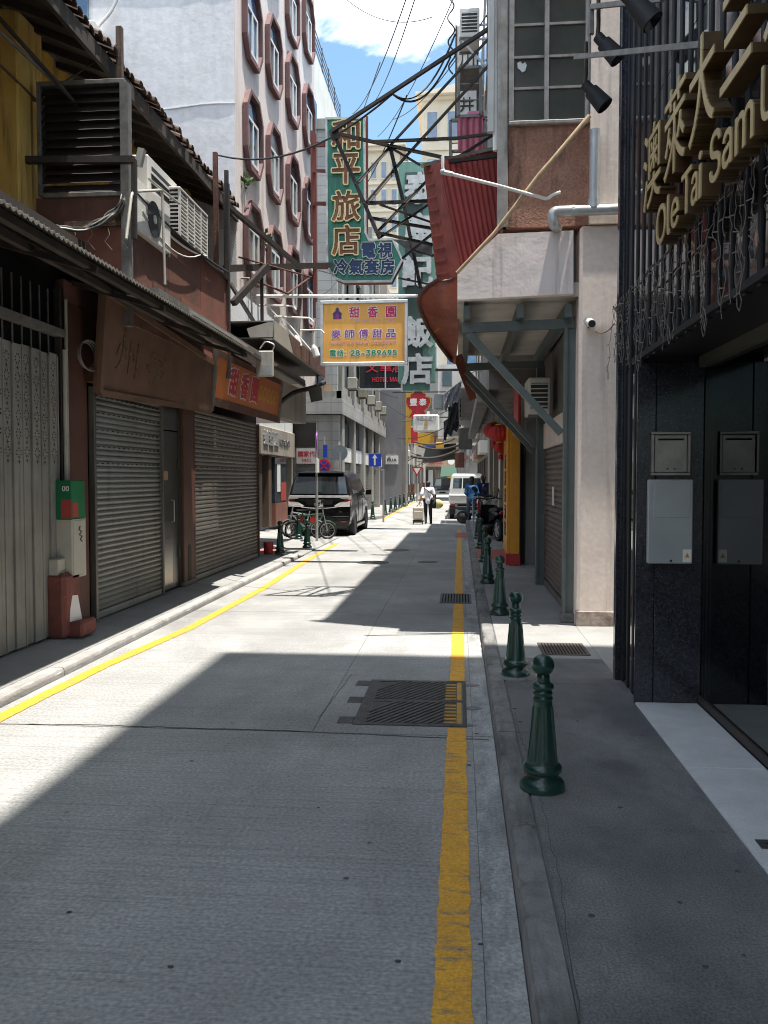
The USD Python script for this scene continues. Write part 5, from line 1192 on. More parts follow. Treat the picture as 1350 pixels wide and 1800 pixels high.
# eaves: rafters, board, tiles
EX, EZ = -4.02, 6.42
part(yh, 'roof_deck', G().poly([(EX, -6, EZ), (EX, 15.3, EZ), (-9, 15.3, EZ + 2.0), (-9, -6, EZ + 2.0)], .05, (.37, 0, .93)), 'dark_timber')
part(yh, 'eave_board', B(EX - .02, EX + .03, -6, 15.3, EZ - .16, EZ + .02), 'dark_timber')
for k in range(22):
    y = 4.2 + k * .5
    part(yh, 'rafter', G().bar((EX + .0, y, EZ - .1), (-4.95, y, EZ + .28), .06, .09), 'dark_timber')
rg = np.random.default_rng(2)
for k in range(62):
    y = 5.2 + k * .163; g = G(); dz = rg.uniform(-.015, .02); dx = rg.uniform(-.03, .04)
    th = np.linspace(-.1, math.pi + .1, 7)
    for c in range(3):
        x0 = EX + .07 + dx - c * .27; z0 = EZ + .065 + dz + c * .108
        prof = [(y + .078 * math.cos(a), .065 * math.sin(a)) for a in th]
        g.grid(np.array([[(x0, py, z0 + pz) for py, pz in prof], [(x0 - .34, py * 1.0, z0 + .15 + pz * .9) for py, pz in prof]]), .014)
    part(yh, 'roof_tile', g, 'roof_tile')
# shop front: grey folding gate with flower cut-outs
ga, gb = at(0, 1160, X=XS)[1] - 1.6, at(104, 1120, X=XS + .02)[1]
gt = thing('folding_gate', (XS, (ga + gb) / 2, PAV), 'tall grey metal folding gate with flower shaped cut outs along the top', 'gate')
npan = 16; pw = (gb - ga) / npan
for k in range(npan):
    y0 = ga + k * pw; y1 = y0 + pw - .012; zt = 2.84 - .006 * (k % 3)
    S = sbox(y0, PAV + .02, y1, zt); yc = (y0 + y1) / 2
    holes = []
    for j in range(6):
        zc_ = zt - .13 - j * .165
        for i in range(8):
            a = i * math.pi / 4 + .39
            holes.append(affinity.rotate(affinity.scale(Point(yc + .036 * math.cos(a) * pw / .16, zc_ + .042 * math.sin(a)).buffer(1, 3), .013, .0075), math.degrees(a)))
        holes.append(sbox(yc - .005, zc_ - .1, yc + .005, zc_ - .058)); holes.append(sbox(yc - .02, zc_ - .084, yc + .02, zc_ - .075))
    S = S.difference(union_all(holes))
    part(gt, 'panel', G().sheet(S, (XS + .02 + (.012 if k % 2 else 0), 0, 0), Y_, Z_, .012), 'gate_grey')
    part(gt, 'fold_rib', B(XS + .034, XS + .052, y1 - .01, y1 + .012, PAV + .02, zt - .02), 'gate_grey')
    part(gt, 'lattice_bar', G().cyl((XS, yc, 2.8), (XS, yc, 3.45), .008, 6), 'grey_steel')
part(gt, 'head_rail', B(XS - .02, XS + .08, ga, gb + .1, 3.02, 3.09), 'grey_steel')
part(gt, 'backing', B(XS - .12, XS - .03, ga, gb + .12, PAV, 3.6), 'black_void')
gp = thing('gate_post', (XS, gb + .1, PAV), 'thin rusty pale post beside the grey folding gate', 'post')
part(gp, 'post', B(XS - .01, XS + .05, gb + .05, gb + .09, PAV, 3.5), 'dark_steel')
part(gp, 'pipe', G().cyl((XS + .06, gb + .16, PAV + .2), (XS + .06, gb + .16, 3.4), .016, 8), 'cream_metal')
for z in (1.2, 1.62, 2.05): part(gp, 'cross_bar', B(XS, XS + .04, gb + .09, gb + .22, z, z + .018), 'galvanised')
# brown timber pier, boxes on it
y143, y163 = at(143, 850, X=XS + .05)[1], at(160, 1090, X=XS)[1]
single('brown_pier', B(XS - .13, XS + .03, gb + .2, y163 - .08, PAV, 3.4, c=.01), 'red_pillar', 'dark red brown pier between the folding gate and the first shutter', 'pier')
q0, q1 = at(138, 846, X=XS + .2), at(170, 910, X=XS + .2)
gbx = thing('green_box', (XS + .1, q0[1], q1[2]), 'bright green box with red sticker above the cream meter box', 'box')
part(gbx, 'body', B(XS + .04, XS + .2, q0[1] - .16, q0[1] + .14, q1[2], q0[2] + .01, c=.008), 'post_green')
yf = q0[1] - .16
part(gbx, 'sticker', B(XS + .10, XS + .198, yf - .003, yf + .002, q1[2] + .02, q1[2] + .2), 'sticker_red')
part(gbx, 'lettering', letters('00', np.array([XS + .145, yf - .004, q0[2] - .07]), X_, Z_, .07, .05, .002, 2), 'sign_white')
part(gbx, 'side_sticker', B(XS + .199, XS + .2025, q0[1] - .14, q0[1] - .02, q1[2] + .03, q1[2] + .17), 'sticker_red')
q0, q1 = at(140, 909, X=XS + .2), at(172, 1006, X=XS + .2)
mb = thing('cream_meter_box', (XS + .1, q0[1], q1[2]), 'cream metal meter box with black scribble under the green box', 'meter box')
part(mb, 'body', B(XS + .035, XS + .2, q0[1] - .17, q0[1] + .14, q1[2], q0[2], c=.008), 'meter_box')
part(mb, 'door', B(XS + .2, XS + .206, q0[1] - .15, q0[1] + .12, q1[2] + .03, q0[2] - .03, c=.003), 'meter_box')
part(mb, 'side_box', B(XS + .03, XS + .13, q0[1] - .32, q0[1] - .172, q1[2] - .03, q1[2] + .2, c=.006), 'meter_box')
sc = np.array([XS + .208, q0[1] - .01, q0[2] - .17])
part(mb, 'scribble', G().tube([sc + (0, .0, .08), sc + (0, -.03, .05), sc + (0, .03, .03), sc + (0, -.02, .0), sc + (0, .04, -.02), sc + (0, 0, -.05), sc + (0, .04, -.07)], .006, 5), 'ink')
part(mb, 'conduit', [G().cyl((XS + .1, q0[1], PAV), (XS + .1, q0[1], q1[2]), .045, 12), G().cyl((XS + .07, q0[1], q1[2] + .9), (XS + .07, q0[1], 2.9), .02, 8)], 'meter_box')
q0, q1 = at(120, 1018, X=XS + .2), at(160, 1118, X=XS + .25)
ss = thing('red_stone_block', (XS + .1, q1[1] - .25, PAV), 'worn red painted stone block with step at the foot of the brown pier', 'stone block')
part(ss, 'block', B(XS + .0, XS + .2, q1[1] - .45, q1[1] - .1, PAV, .74, c=.035), 'red_stone')
part(ss, 'step', B(XS + .02, XS + .32, q1[1] - .35, q1[1] - .02, PAV, PAV + .15, c=.02), 'red_stone')
pp = np.array([XS + .205, q1[1] - .27, PAV + .15])
single('paper_scrap', G().poly([pp + (.0, -.09, 0), pp + (.05, .09, .0), pp + (.012, .06, .24), pp + (.002, -.05, .25)], .003), 'paper', 'torn white paper stuck to the red stone block', 'paper')
# shutters, steel door, red pillar
y0, y1 = at(163, 1090, X=XS)[1], at(279, 1046, X=XS)[1]
shutter('roller_shutter', XS + .02, y0, y1, PAV + .01, 2.62, 40, 'shutter_grey', 'grey green roller shutter nearest on the left, beside the cream meter box', rail='shutter_dark', perf=1)
y2 = at(316, 1032, X=XS)[1]; y3 = at(337, 1027, X=XS)[1]; y4 = at(452, 985, X=XS)[1]
sd = thing('steel_door', (XS, (y1 + y2) / 2, PAV), 'narrow brushed steel door with worn kick plate between two shutters', 'door')
part(sd, 'leaf', B(XS - .03, XS + .01, y1 + .1, y2 - .06, PAV + .02, 2.28, c=.004), 'door_steel')
part(sd, 'top_panel', B(XS - .03, XS + .014, y1 + .1, y2 - .06, 2.3, 2.7, c=.004), 'door_steel')
part(sd, 'frame', G().box(XS - .04, XS + .03, y1 + .055, y1 + .097, PAV, 2.7).box(XS - .04, XS + .03, y2 - .057, y2 - .01, PAV, 2.7), 'door_steel')
part(sd, 'kick_plate', B(XS + .01, XS + .014, y1 + .14, y2 - .32, PAV + .1, PAV + .72), 'kick_plate')
part(sd, 'handle', G().tube([(XS + .01, y2 - .35, 1.05), (XS + .05, y2 - .35, 1.06), (XS + .05, y2 - .35, 1.34), (XS + .01, y2 - .35, 1.35)], .011, 8), 'galvanised')
part(sd, 'plate', B(XS + .011, XS + .015, y1 + .16, y1 + .36, 1.62, 1.74), 'wood_pale')
part(sd, 'hinge', B(XS + .011, XS + .035, y2 - .1, y2 - .065, .55, .68).add(B(XS + .011, XS + .035, y2 - .1, y2 - .065, 1.75, 1.88)), 'door_steel')
rpil = thing('red_brown_pillar', (XS, y2, PAV), 'red brown painted pillar between the steel door and the second shutter', 'pillar')
part(rpil, 'shaft', B(XS - .13, XS + .07, y2, y3 - .06, PAV, 2.75, c=.012), 'red_pillar')
part(rpil, 'niche', G().sheet(Polygon([(-.07, 0), (.07, 0), (.07, .42), (.05, .5), (0, .53), (-.05, .5), (-.07, .42)]), (XS + .071, (y2 + y3) / 2 - .03, PAV + .06), Y_, Z_, .004), 'dark_wall')
part(rpil, 'plinth', B(XS - .1, XS + .09, y2 - .02, y3 - .05, PAV, PAV + .06, c=.01), 'grey_wall')
shutter('roller_shutter', XS + .02, y3, y4 - .1, PAV + .01, 2.68, 38, 'shutter_dark', 'dark roller shutter below the orange shop sign', rail='red_pillar', perf=1)
# old brown sign board, tilted
def plane_box(P, th, mat, parent, name, label=None):
    P = [np.asarray(p, float) for p in P]
    return part(parent, name, G().poly(P, th), mat, label)
bsA = [at(185, 512, X=-3.62), at(378, 640, X=-3.62), at(370, 722, X=-3.74), at(174, 690, X=-3.74)]
osn = thing('brown_shop_sign', np.mean(bsA, 0), 'large worn brown shop sign board with faded raised characters over the first shutter', 'sign')
nB = unit(np.cross(bsA[3] - bsA[0], bsA[1] - bsA[0]))
if nB[0] < 0: nB = -nB
part(osn, 'board', G().poly(bsA, .07, nB), 'brown_sign')
for a, b in ((0, 1), (1, 2), (2, 3), (3, 0)):
    part(osn, 'frame', G().bar(bsA[a] + nB * .004, bsA[b] + nB * .004, .07, .05, up=nB), 'brown_sign')
part(osn, 'end_strip', G().bar(bsA[1] + nB * .02, bsA[2] + nB * .02, .09, .03, up=nB), 'grey_steel')
xB, yB = unit(bsA[1] - bsA[0]), unit(np.cross(nB, unit(bsA[1] - bsA[0])))
for i, ch in enumerate('州亭茶室'):
    c = lerp(lerp(bsA[0], bsA[1], .17 + i * .22), lerp(bsA[3], bsA[2], .17 + i * .22), .55)
    part(osn, 'character', letters(ch, c + nB * .002, xB, yB, .62, .42, .010), 'brown_relief')
for i in range(7):
    pass
osA = [at(379, 612, X=-3.58), at(495, 668, X=-3.58), at(489, 743, X=-3.70), at(371, 711, X=-3.70)]
og = thing('orange_shop_sign', np.mean(osA, 0), 'orange shop sign with red Chinese characters over the second shutter', 'sign')
nB = unit(np.cross(osA[3] - osA[0], osA[1] - osA[0])); nB = nB if nB[0] > 0 else -nB
part(og, 'board', G().poly(osA, .06, nB), 'sign_orange')
xB, yB = unit(osA[1] - osA[0]), unit(np.cross(nB, unit(osA[1] - osA[0])))
def on(u, v): return lerp(lerp(osA[0], osA[1], u), lerp(osA[3], osA[2], u), v)
part(og, 'top_band', G().bar(on(.01, .06) + nB * .003, on(.99, .06) + nB * .003, .1, .006, up=nB), 'rust')
part(og, 'bottom_band', G().bar(on(.01, .93) + nB * .003, on(.99, .93) + nB * .003, .13, .006, up=nB), 'rust')
for i, ch in enumerate('甜香園'):
    c = on(.24 + i * .15, .46); Pg = glyphs(ch, .50, .43, 2)
    part(og, 'character_halo', G().sheet(Pg.buffer(.02), c + nB * .001, xB, yB, .004), 'sign_white')
    part(og, 'character', G().sheet(Pg, c + nB * .0055, xB, yB, .004), 'sign_red')
for i, ch in enumerate('麥師傅甜品'):
    c = on(.64 + i * .068, .47)
    dsk = part(og, 'round_spot', G().disc(c + nB * .002, nB, .14, .004, 20), 'sign_yellow')
    part(dsk, 'character', letters(ch, c + nB * .004, xB, yB, .17, .17, .003, 1), 'sign_orange')
part(og, 'side_frame', [G().bar(osA[0], osA[3], .05, .08), G().bar(osA[1], osA[2], .05, .08)], 'grey_steel')
# small things under and beside the signs
wc = np.array([at(152, 625, X=XS + .12)])[0]
coil = G()
for k in range(3):
    coil.tube([wc + np.array([.02 * k, (.2 + .02 * k) * math.cos(a), (.13 + .012 * k) * math.sin(a)]) for a in np.linspace(0, 2 * math.pi, 24)], .008, 6)
single('wire_coil', coil, 'wire_grey', 'coil of old grey cable hanging on the dark wall left of the brown sign', 'cable')
part(yh, 'dark_panel', B(XS - .14, XS + .02, gb + .22, y0 + .35, 2.66, 3.62, c=.01), 'rust_panel')

# corrugated awning over the first shops
AX, AZ = -2.9, 3.40
aw = thing('tin_awning', (AX, 8, AZ), 'dark corrugated tin awning with bright edge over the left shop fronts', 'awning')
ny = 440; ys = np.linspace(1.0, 11.9, ny); prof = []
for s in np.linspace(0, 1, 4):
    prof.append([(AX - 1.25 * s, y, AZ + .42 * s + .013 * math.sin(y * 2 * math.pi / .075)) for y in ys])
part(aw, 'sheet', G().grid(np.array(prof), .004), 'tin_awning')
part(aw, 'edge_strip', G().grid(np.array([[(AX + .006, y, AZ - .012 + .013 * math.sin(y * 2 * math.pi / .075)), ] * 1 + [(AX + .008, y, AZ + .012 + .013 * math.sin(y * 2 * math.pi / .075))] for y in ys])), 'tin_top')
for x in (AX - .12, AX - .62): part(aw, 'purlin', B(x - .03, x + .03, 1, 11.9, AZ - .085 + (AX - x) * .3, AZ - .03 + (AX - x) * .3), 'dark_timber')
for y in np.arange(2, 12.5, 1.6): part(aw, 'bracket', G().bar((AX - .05, y, AZ - .06), (XS - .1, y, AZ + .25), .05), 'dark_steel')
lg = thing('ledge', (-3.2, 13, 3.35), 'narrow grey metal ledge with strip light running on above the shop signs', 'ledge')
L0, L1 = at(250, 512, X=-3.25), at(522, 672, X=-3.25)
part(lg, 'board', G().bar(L0, L1, .34, .07), 'grey_steel')
part(lg, 'gutter', G().bar(L0 + (.15, 0, -.06), L1 + (.15, 0, -.06), .05, .06), 'tin_awning')
part(lg, 'strip_light', G().bar(lerp(L0, L1, .12) + (.19, 0, -.03), lerp(L0, L1, .42) + (.19, 0, -.03), .05, .04), 'galvanised')
part(lg, 'strip_light', G().bar(lerp(L0, L1, .55) + (.19, 0, -.03), lerp(L0, L1, .66) + (.19, 0, -.03), .05, .04), 'galvanised')
# upper rusty panels above the awning
XP = -3.62
qa, qb = at(240, 382, X=XP), at(398, 492, X=XP)
pa_ = at(398, 640, X=XP)
up = thing('rusty_panels', (XP, 11, 3.7), 'rust brown sheet metal panels enclosing the balcony above the awning', 'panel')
ymid = at(222, 400, X=XP)[1]; yend = qb[1]
zt0, zt1 = qa[2], qb[2]
seams = np.linspace(ymid, yend, 4)
for i, (a, b) in enumerate(zip(seams, seams[1:])):
    zA, zB = 4.72 + .0, 4.72
    part(up, 'street_panel', G().poly([(XP, a + .005, 3.35), (XP, b - .005, 3.35), (XP, b - .005, zB), (XP, a + .005, zA)], .02, X_), ['rust_panel', 'rust_panel', 'rust_panel_red'][i])
part(up, 'lower_strip', B(XP + .002, XP + .012, lerp(ymid, yend, .45), yend - .02, 3.55, 4.0), 'rust_panel_red')
xl_ = at(65, 345, Y=ymid)[0]
zf1, zf0 = at(150, 347, Y=ymid)[2], at(150, 520, Y=ymid)[2]
zm = at(150, 395, Y=ymid)[2]
part(up, 'front_panel', B(xl_, XP, ymid - .02, ymid, zm + .03, zf1), 'rust_panel')
part(up, 'front_panel', B(xl_, XP, ymid - .012, ymid, zf0 - .4, zm - .03), 'rust_panel_red')
part(up, 'front_rail', G().box(xl_, XP, ymid - .045, ymid - .013, zm - .03, zm + .03), 'wood_old')
part(up, 'corner_post', B(XP - .03, XP + .06, ymid - .07, ymid + .03, 3.3, at(228, 152, Y=ymid)[2] + .02), 'grey_steel')
part(up, 'end_post', B(XP - .03, XP + .05, yend - .03, yend + .05, 3.2, 6.2), 'dark_steel')
part(up, 'coping', G().bar((XP, ymid, 4.74), (XP, yend, 4.74), .07, .05), 'dark_steel')
part(up, 'balcony_floor', B(-4.9, XP - .03, ymid + .02, 15, 3.9, 4.0), 'dark_timber')
# louvre screen
lv = thing('louvre_screen', (XP - .5, ymid, zf1), 'dark slatted timber louvre screen between yellow wall and corner post', 'screen')
a, b = at(70, 155, Y=ymid), at(224, 336, Y=ymid)
nsl = 12; hh = (a[2] - b[2]) / nsl
for k in range(nsl):
    z = b[2] + k * hh
    part(lv, 'slat', G().hull([(a[0] + .03, ymid - .035, z), (b[0] - .03, ymid - .035, z), (a[0] + .03, ymid - .025, z), (b[0] - .03, ymid - .025, z), (a[0] + .03, ymid + .03, z + hh * .96), (b[0] - .03, ymid + .03, z + hh * .96), (a[0] + .03, ymid + .04, z + hh * .96), (b[0] - .03, ymid + .04, z + hh * .96)]), 'louvre')
part(lv, 'backing', B(a[0] + .03, b[0] - .03, ymid + .045, ymid + .055, b[2] + hh * 1.6, a[2]), 'dark_timber')
part(lv, 'frame', G().cbox(a[0] - .02, b[0], ymid - .05, ymid + .05, a[2], a[2] + .05, .006).cbox(a[0] - .02, a[0] + .028, ymid - .05, ymid + .05, b[2] - .04, a[2], .006).cbox(b[0] - .028, b[0] + .04, ymid - .05, ymid + .05, b[2] - .04, a[2], .006).cbox(a[0] + .03, b[0] - .03, ymid - .05, ymid + .05, b[2] - .06, b[2] - .01, .006), 'grey_steel')
single('cross_rail', G().bar(at(-20, 282, Y=ymid - .15), at(236, 281, Y=ymid - .15), .07).bar(at(236, 281, Y=ymid - .15), at(236, 420, Y=ymid - .15), .05), 'dark_steel', 'dark steel rail and upright crossing in front of the louvre screen', 'rail')
# air conditioners on the balcony
p = at(282, 400, X=-3.66)
def ac_at(px0, py0, px1, py1, X, h, d, label, fan=True, name='air_conditioner'):
    a, b = at(px0, py1, X=X), at(px1, py1, X=X)
    zt = at(px0, py0, X=X)[2]; zb = at(px0, py1, X=X)[2]
    return air_con(name, (X - d / 2, (a[1] + b[1]) / 2, zb), d, b[1] - a[1], zt - zb, 'x', label, None, fan)
ac_at(262, 272, 312, 405, -3.72, .9, .34, 'tall white air conditioner standing behind the rusty balcony panels', False)
ac_at(238, 308, 300, 400, -3.55, .9, .30, 'white air conditioner with black round fan at the balcony corner')
a = at(316, 352, X=-3.58); b = at(364, 448, X=-3.58)
t = thing('air_conditioner', a, 'white air conditioner with open wire grille, farthest along the rusty balcony', 'air conditioner')
part(t, 'casing', B(-3.95, -3.60, a[1], b[1], 4.72, 5.35, c=.02), 'ac_dark')
for k in range(12): part(t, 'grille_bar', B(-3.6, -3.575, a[1], b[1], 4.74 + k * .05, 4.755 + k * .05), 'white_paint')
for k in range(5): part(t, 'grille_post', B(-3.6, -3.57, a[1] + (b[1] - a[1]) * k / 4 - .012, a[1] + (b[1] - a[1]) * k / 4 + .012, 4.73, 5.35), 'white_paint')
for k in range(12): part(t, 'side_bar', B(-3.95, -3.6, a[1] - .02, a[1], 4.74 + k * .05, 4.755 + k * .05), 'white_paint')
part(t, 'top', B(-3.96, -3.565, a[1] - .03, b[1] + .02, 5.34, 5.37, c=.006), 'white_paint')
cf = thing('pipe_frame', (-3.5, 9.6, 4.7), 'thin white pipe frame round the fan air conditioner', 'frame')
part(cf, 'pipe', G().tube(bend([at(222, 420, X=-3.48), at(232, 337, X=-3.48), at(285, 334, X=-3.48), at(290, 500, X=-3.45)], r=.08), .016, 8).tube([at(262, 315, X=-3.5), at(315, 358, X=-3.5)], .014, 8), 'cream_metal')
part(cf, 'stub', G().bar(at(243, 292, Y=ymid - .1), at(250, 262, Y=ymid - .1), .07), 'cream_metal')
# bundle of cables on the rail
rg = np.random.default_rng(9)
cb = thing('cable_tangle', at(180, 390, Y=ymid - .1), 'thick tangle of pale cables looping down to the awning edge', 'cable')
for k in range(14):
    j = lambda s: rg.normal(0, s, 3)
    pts = [at(222, 345, Y=ymid - .06) + j(.02), at(212, 362, Y=ymid - .1) + j(.02), at(196, 378, Y=ymid - .12) + j(.025), at(172, 393, Y=ymid - .13) + j(.02), at(140, 404, Y=ymid - .2) + j(.015), at(110, 402, Y=ymid - .3) + j(.02), at(88, 402, Y=ymid - .4) + j(.03)]
    part(cb, 'cable', G().tube(bend(pts, 4, .1), rg.uniform(.006, .011), 6), ['wire_grey', 'wire_white', 'wire_grey', 'wire_dark'][k % 4])
for k in range(5):
    q = at(100 + 30 * k, 400, Y=ymid - .15); part(cb, 'loose_end', G().tube([q, q + (.02, -.01, -.08), q + (-.03, -.02, -.15), q + (.04, 0, -.24)], .005, 5), 'wire_grey')
hb = thing('hanging_cable', at(300, 430, X=XP + .05), 'pale sagging cable looping along the top of the rusty panels', 'cable')
part(hb, 'cable', G().tube(sag(at(244, 352, X=XP + .05), at(362, 450, X=XP + .05), .12), .014, 6).tube(sag(at(250, 370, X=XP + .07), at(352, 448, X=XP + .07), .2), .009, 6), 'wire_white')
part(hb, 'dark_cable', G().tube(sag(at(240, 340, X=XP + .06), at(400, 478, X=XP + .06), .08), .018, 6), 'wire_dark')
# posts on the roof edge
c = at(211, 155, Y=9.7); single('wooden_post', B(c[0] - .035, c[0] + .035, 9.67, 9.74, c[2] - .2, at(210, 47, Y=9.7)[2], c=.006), 'wood_old', 'grey wooden post standing up behind the louvre screen', 'post')
c = at(380, 450, Y=13.2); single('iron_post', B(c[0] - .035, c[0] + .035, 13.16, 13.23, c[2] - .6, at(380, 268, Y=13.2)[2], c=.005), 'rust', 'rusty iron post at the end of the tiled eaves holding a cable', 'post')
# poles leaning across the upper left corner
single('leaning_pipe', G().cyl(at(-30, 0, Y=8.2), at(145, 195, Y=9.2), .022, 8), 'dark_steel', 'dark iron pipe leaning down across the yellow wall, upper one', 'pipe')
single('leaning_pipe', G().cyl(at(-30, 27, Y=8.2), at(150, 195, Y=9.3), .02, 8), 'grey_steel', 'pale iron pipe leaning down across the yellow wall to the louvre screen', 'pipe')
single('leaning_pipe', G().cyl(at(-30, 85, Y=8.2), at(66, 178, Y=9.2), .014, 8).cyl(at(48, 175, Y=9.1), at(165, 194, Y=9.3), .012, 8), 'wood_old', 'thin rusty rod leaning against the yellow pilaster', 'pipe')
single('cable', G().tube([at(150, 195, Y=9.3), at(172, 212, Y=9.3), at(190, 235, Y=9.35), at(206, 270, Y=9.35)], .012, 6).ball(at(158, 200, Y=9.3), .04, 1).tube(sag(at(100, 150, Y=9.2), at(206, 77, Y=9.6), .03), .008, 5), 'wire_dark', 'dark cable dropping down in front of the louvre screen', 'cable')

# ---------------------------------------------------------------- pink tiled tower
D = np.array([math.sin(math.radians(2.4)), math.cos(math.radians(2.4)), 0]); NRM = np.array([D[1], -D[0], 0])
T0 = at(414, 200, Y=15.25); T0 = np.array([T0[0], 15.25, 0]); TL = 6.75
tw_ = thing('pink_tower', T0, 'tall pinkish tiled building with mauve octagonal window surrounds and white blank side wall', 'building')
HT = 17.5
def tp_(s, z, o=0): return T0 + D * s + NRM * o + Z_ * z
OPEN = []
BK = T0 - X_ * 9
part(tw_, 'side_wall', G().poly([BK + Z_ * 3.9, T0 - NRM * .02 + Z_ * 3.9 + X_ * -.004, T0 + X_ * -.02 + Z_ * HT, BK + Z_ * HT], .25, -Y_), 'tower_white')
part(tw_, 'body', B(T0[0] - 9, T0[0] - .3, 15.55, 21.6, 3.05, HT - .1), 'tower_white')
part(tw_, 'ground_floor', B(-13, -6.05, 15.3, 24.5, 0, 3.04), 'dark_wall')
part(tw_, 'arcade_end', B(-6.04, -4.1, 15.3, 17.0, 0, 3.04), 'dark_wall')
part(tw_, 'parapet', G().poly([tp_(-.05, HT, .1), tp_(TL + .05, HT, .1), tp_(TL + .05, HT + .5, .1), tp_(-.05, HT + .5, .1)], .35, NRM), 'mauve_stone')
part(tw_, 'lower_wall', G().poly([tp_(-.1, 3.05, -.25), tp_(TL, 3.05, -.25), tp_(TL, 3.9, -.25), tp_(-.1, 3.9, -.25)], .3, NRM), 'beige_wall')
def onT(px, py):
    d = at(px, py, Y=10) - np.array([0, 0, EYE]); o = np.array([0, 0, EYE])
    t = ((T0 - o) @ NRM) / (d @ NRM); q = o + d * t
    return (q - T0) @ D, q[2]
cols = [onT(441.5, 240)[0], onT(479.5, 290)[0], onT(512.5, 335)[0], onT(540.5, 373)[0]]
zrow = [[6.35, 8.62, 10.85, 13.1, 15.3], [6.45, 8.68, 10.95, 13.2, 15.4], [6.55, 8.78, 11.02, 13.25, 15.45], [6.5, 8.9, 11.3, 13.7, 15.9]]
px_rows = {0: (430, 240, 50, None, None), 1: (466, 290, 104, None, None), 2: (495, 335, 163, 21, None), 3: (528, 373, 212, 53, None)}
def octo(w, h, cx_, cz_): return Polygon([(cx_ - w / 2, cz_ - h * .26), (cx_ - w / 2, cz_ + h * .26), (cx_ - w * .27, cz_ + h / 2), (cx_ + w * .27, cz_ + h / 2), (cx_ + w / 2, cz_ + h * .26), (cx_ + w / 2, cz_ - h * .26), (cx_ + w * .27, cz_ - h / 2), (cx_ - w * .27, cz_ - h / 2)])
for ci in range(4):
    zz = [onT({0: 441.5, 1: 479.5, 2: 512.5, 3: 540.5}[ci], v)[1] for v in px_rows[ci] if v is not None]
    st_ = zz[-1] - zz[-2] if len(zz) > 1 else 2.2
    while zz[-1] + st_ < HT - .8: zz.append(zz[-1] + st_)
    for zc_ in zz:
        sc_ = cols[ci]; o = T0 + NRM * .01
        W, H = .96, 1.34; sc_ -= .03
        fr = part(tw_, 'window_frame', G().sheet(octo(W + .15, H + .15, sc_, zc_).difference(octo(W, H, sc_, zc_)), o - NRM * .0, D, Z_, .095), 'mauve_stone')
        if (zc_ < 7.5 or rng.random() < .7): part(fr, 'sill_top', G().poly([tp_(sc_ - W * .27, zc_ - H / 2 + .012, .005), tp_(sc_ + W * .27, zc_ - H / 2 + .012, .005), tp_(sc_ + W * .27, zc_ - H / 2 + .02, .095), tp_(sc_ - W * .27, zc_ - H / 2 + .02, .095)], .01, Z_), 'mauve_top')
        part(fr, 'glass', G().sheet(octo(W - .01, H - .01, sc_, zc_), o + NRM * .002, D, Z_, .01), ['window_glass', 'curtain_pale', 'window_glass', 'curtain_warm', 'window_blue'][int(rng.integers(5))])
        wl = part(tw_, 'casement', G().sheet(sbox(sc_ - W * .38, zc_ - H * .42, sc_ + W * .38, zc_ + H * .2).difference(union_all([sbox(sc_ - W * .32, zc_ - H * .38, sc_ - .03, zc_ + H * .16), sbox(sc_ + .03, zc_ - H * .38, sc_ + W * .32, zc_ + H * .16)])), o + NRM * .015, D, Z_, .03), 'window_white')
part(tw_, 'front_wall', G().sheet(Polygon([(0, 3.9), (TL, 3.9), (TL, HT), (0, HT)]), T0 - NRM * .25, D, Z_, .25), 'tower_tile')
for zz_ in (6.1, 8.3, 10.4, 12.6, 14.9): part(tw_, 'pour_line', G().tube([(T0[0] - 9 * u, 15.245, zz_ + .05 * math.sin(u * 7 + zz_) + .02 * math.sin(u * 31)) for u in np.linspace(0, 1, 30)], [.008 + .007 * abs(math.sin(k * 1.7)) for k in range(30)], 5), 'tower_white')
# tufts growing on the tower, blue window and conduit on the side wall
for (px, py, lab) in ((427, 326, 'small green plant growing from the tower corner'), (457, 424, 'tiny plant growing from a crack below a tower window'), (462, 432, 'small weed beside the tiny plant on the tower wall')):
    s_2, z_2 = onT(px, py); c = tp_(s_2, z_2, .02); g = G(); st2 = G()
    for k in range(26):
        d = unit(np.array([rg.uniform(-.2, .9), rg.normal(0, .6), rg.uniform(-.2, 1)])); q = c + d * rg.uniform(.05, .26); a_ = unit(np.cross(d, rg.normal(0, 1, 3))) * .035
        g.raw([q - d * .05, q + a_, q + d * .06, q - a_], [(0, 1, 2, 3)])
        if k < 6: st2.cyl(c, q, .005, 4)
    t = thing('wall_plant', c, lab, 'plant'); part(t, 'leaves', g, 'leaf'); part(t, 'stems', st2, 'wood_old')
a, b = at(130, -30, Y=15.2), at(155, 47, Y=15.2)
w = part(tw_, 'side_window', B(a[0], b[0], 15.16, 15.24, b[2], a[2] + .8), 'window_blue')
a, b = at(128, 48, Y=15.0), at(174, 84, Y=15.0)
air_con('air_conditioner', ((a[0] + b[0]) / 2, 14.98, b[2]), b[0] - a[0], .4, a[2] - b[2], 'y', 'white air conditioner under the blue window on the white side wall')
single('white_hose', G().tube(bend([at(205, 0, Y=15.1), at(195, 22, Y=15.1), at(167, 52, Y=15.1), at(172, 72, Y=14.9), at(168, 60, Y=14.9)], r=.15), .028, 8), 'wire_white', 'white hose on the white side wall beside the air conditioner', 'hose')
# red steel mast holding the hotel sign
rm = thing('red_mast', at(552, 500, Y=21.5), 'dark red steel mast beside the tower carrying the green hotel sign', 'mast')
s_e = TL + .1
part(rm, 'mast', G().bar(at(553, 236, Y=20.5), at(554, 530, Y=20.5), .09).bar(at(548, 230, Y=20.9), at(549, 420, Y=20.9), .06), 'sign_frame_red')
for py in (252, 300, 358, 466): part(rm, 'arm', G().bar(at(549, py, Y=20.6), at(577, py + 1, Y=YS + .25), .075), 'sign_frame_red')

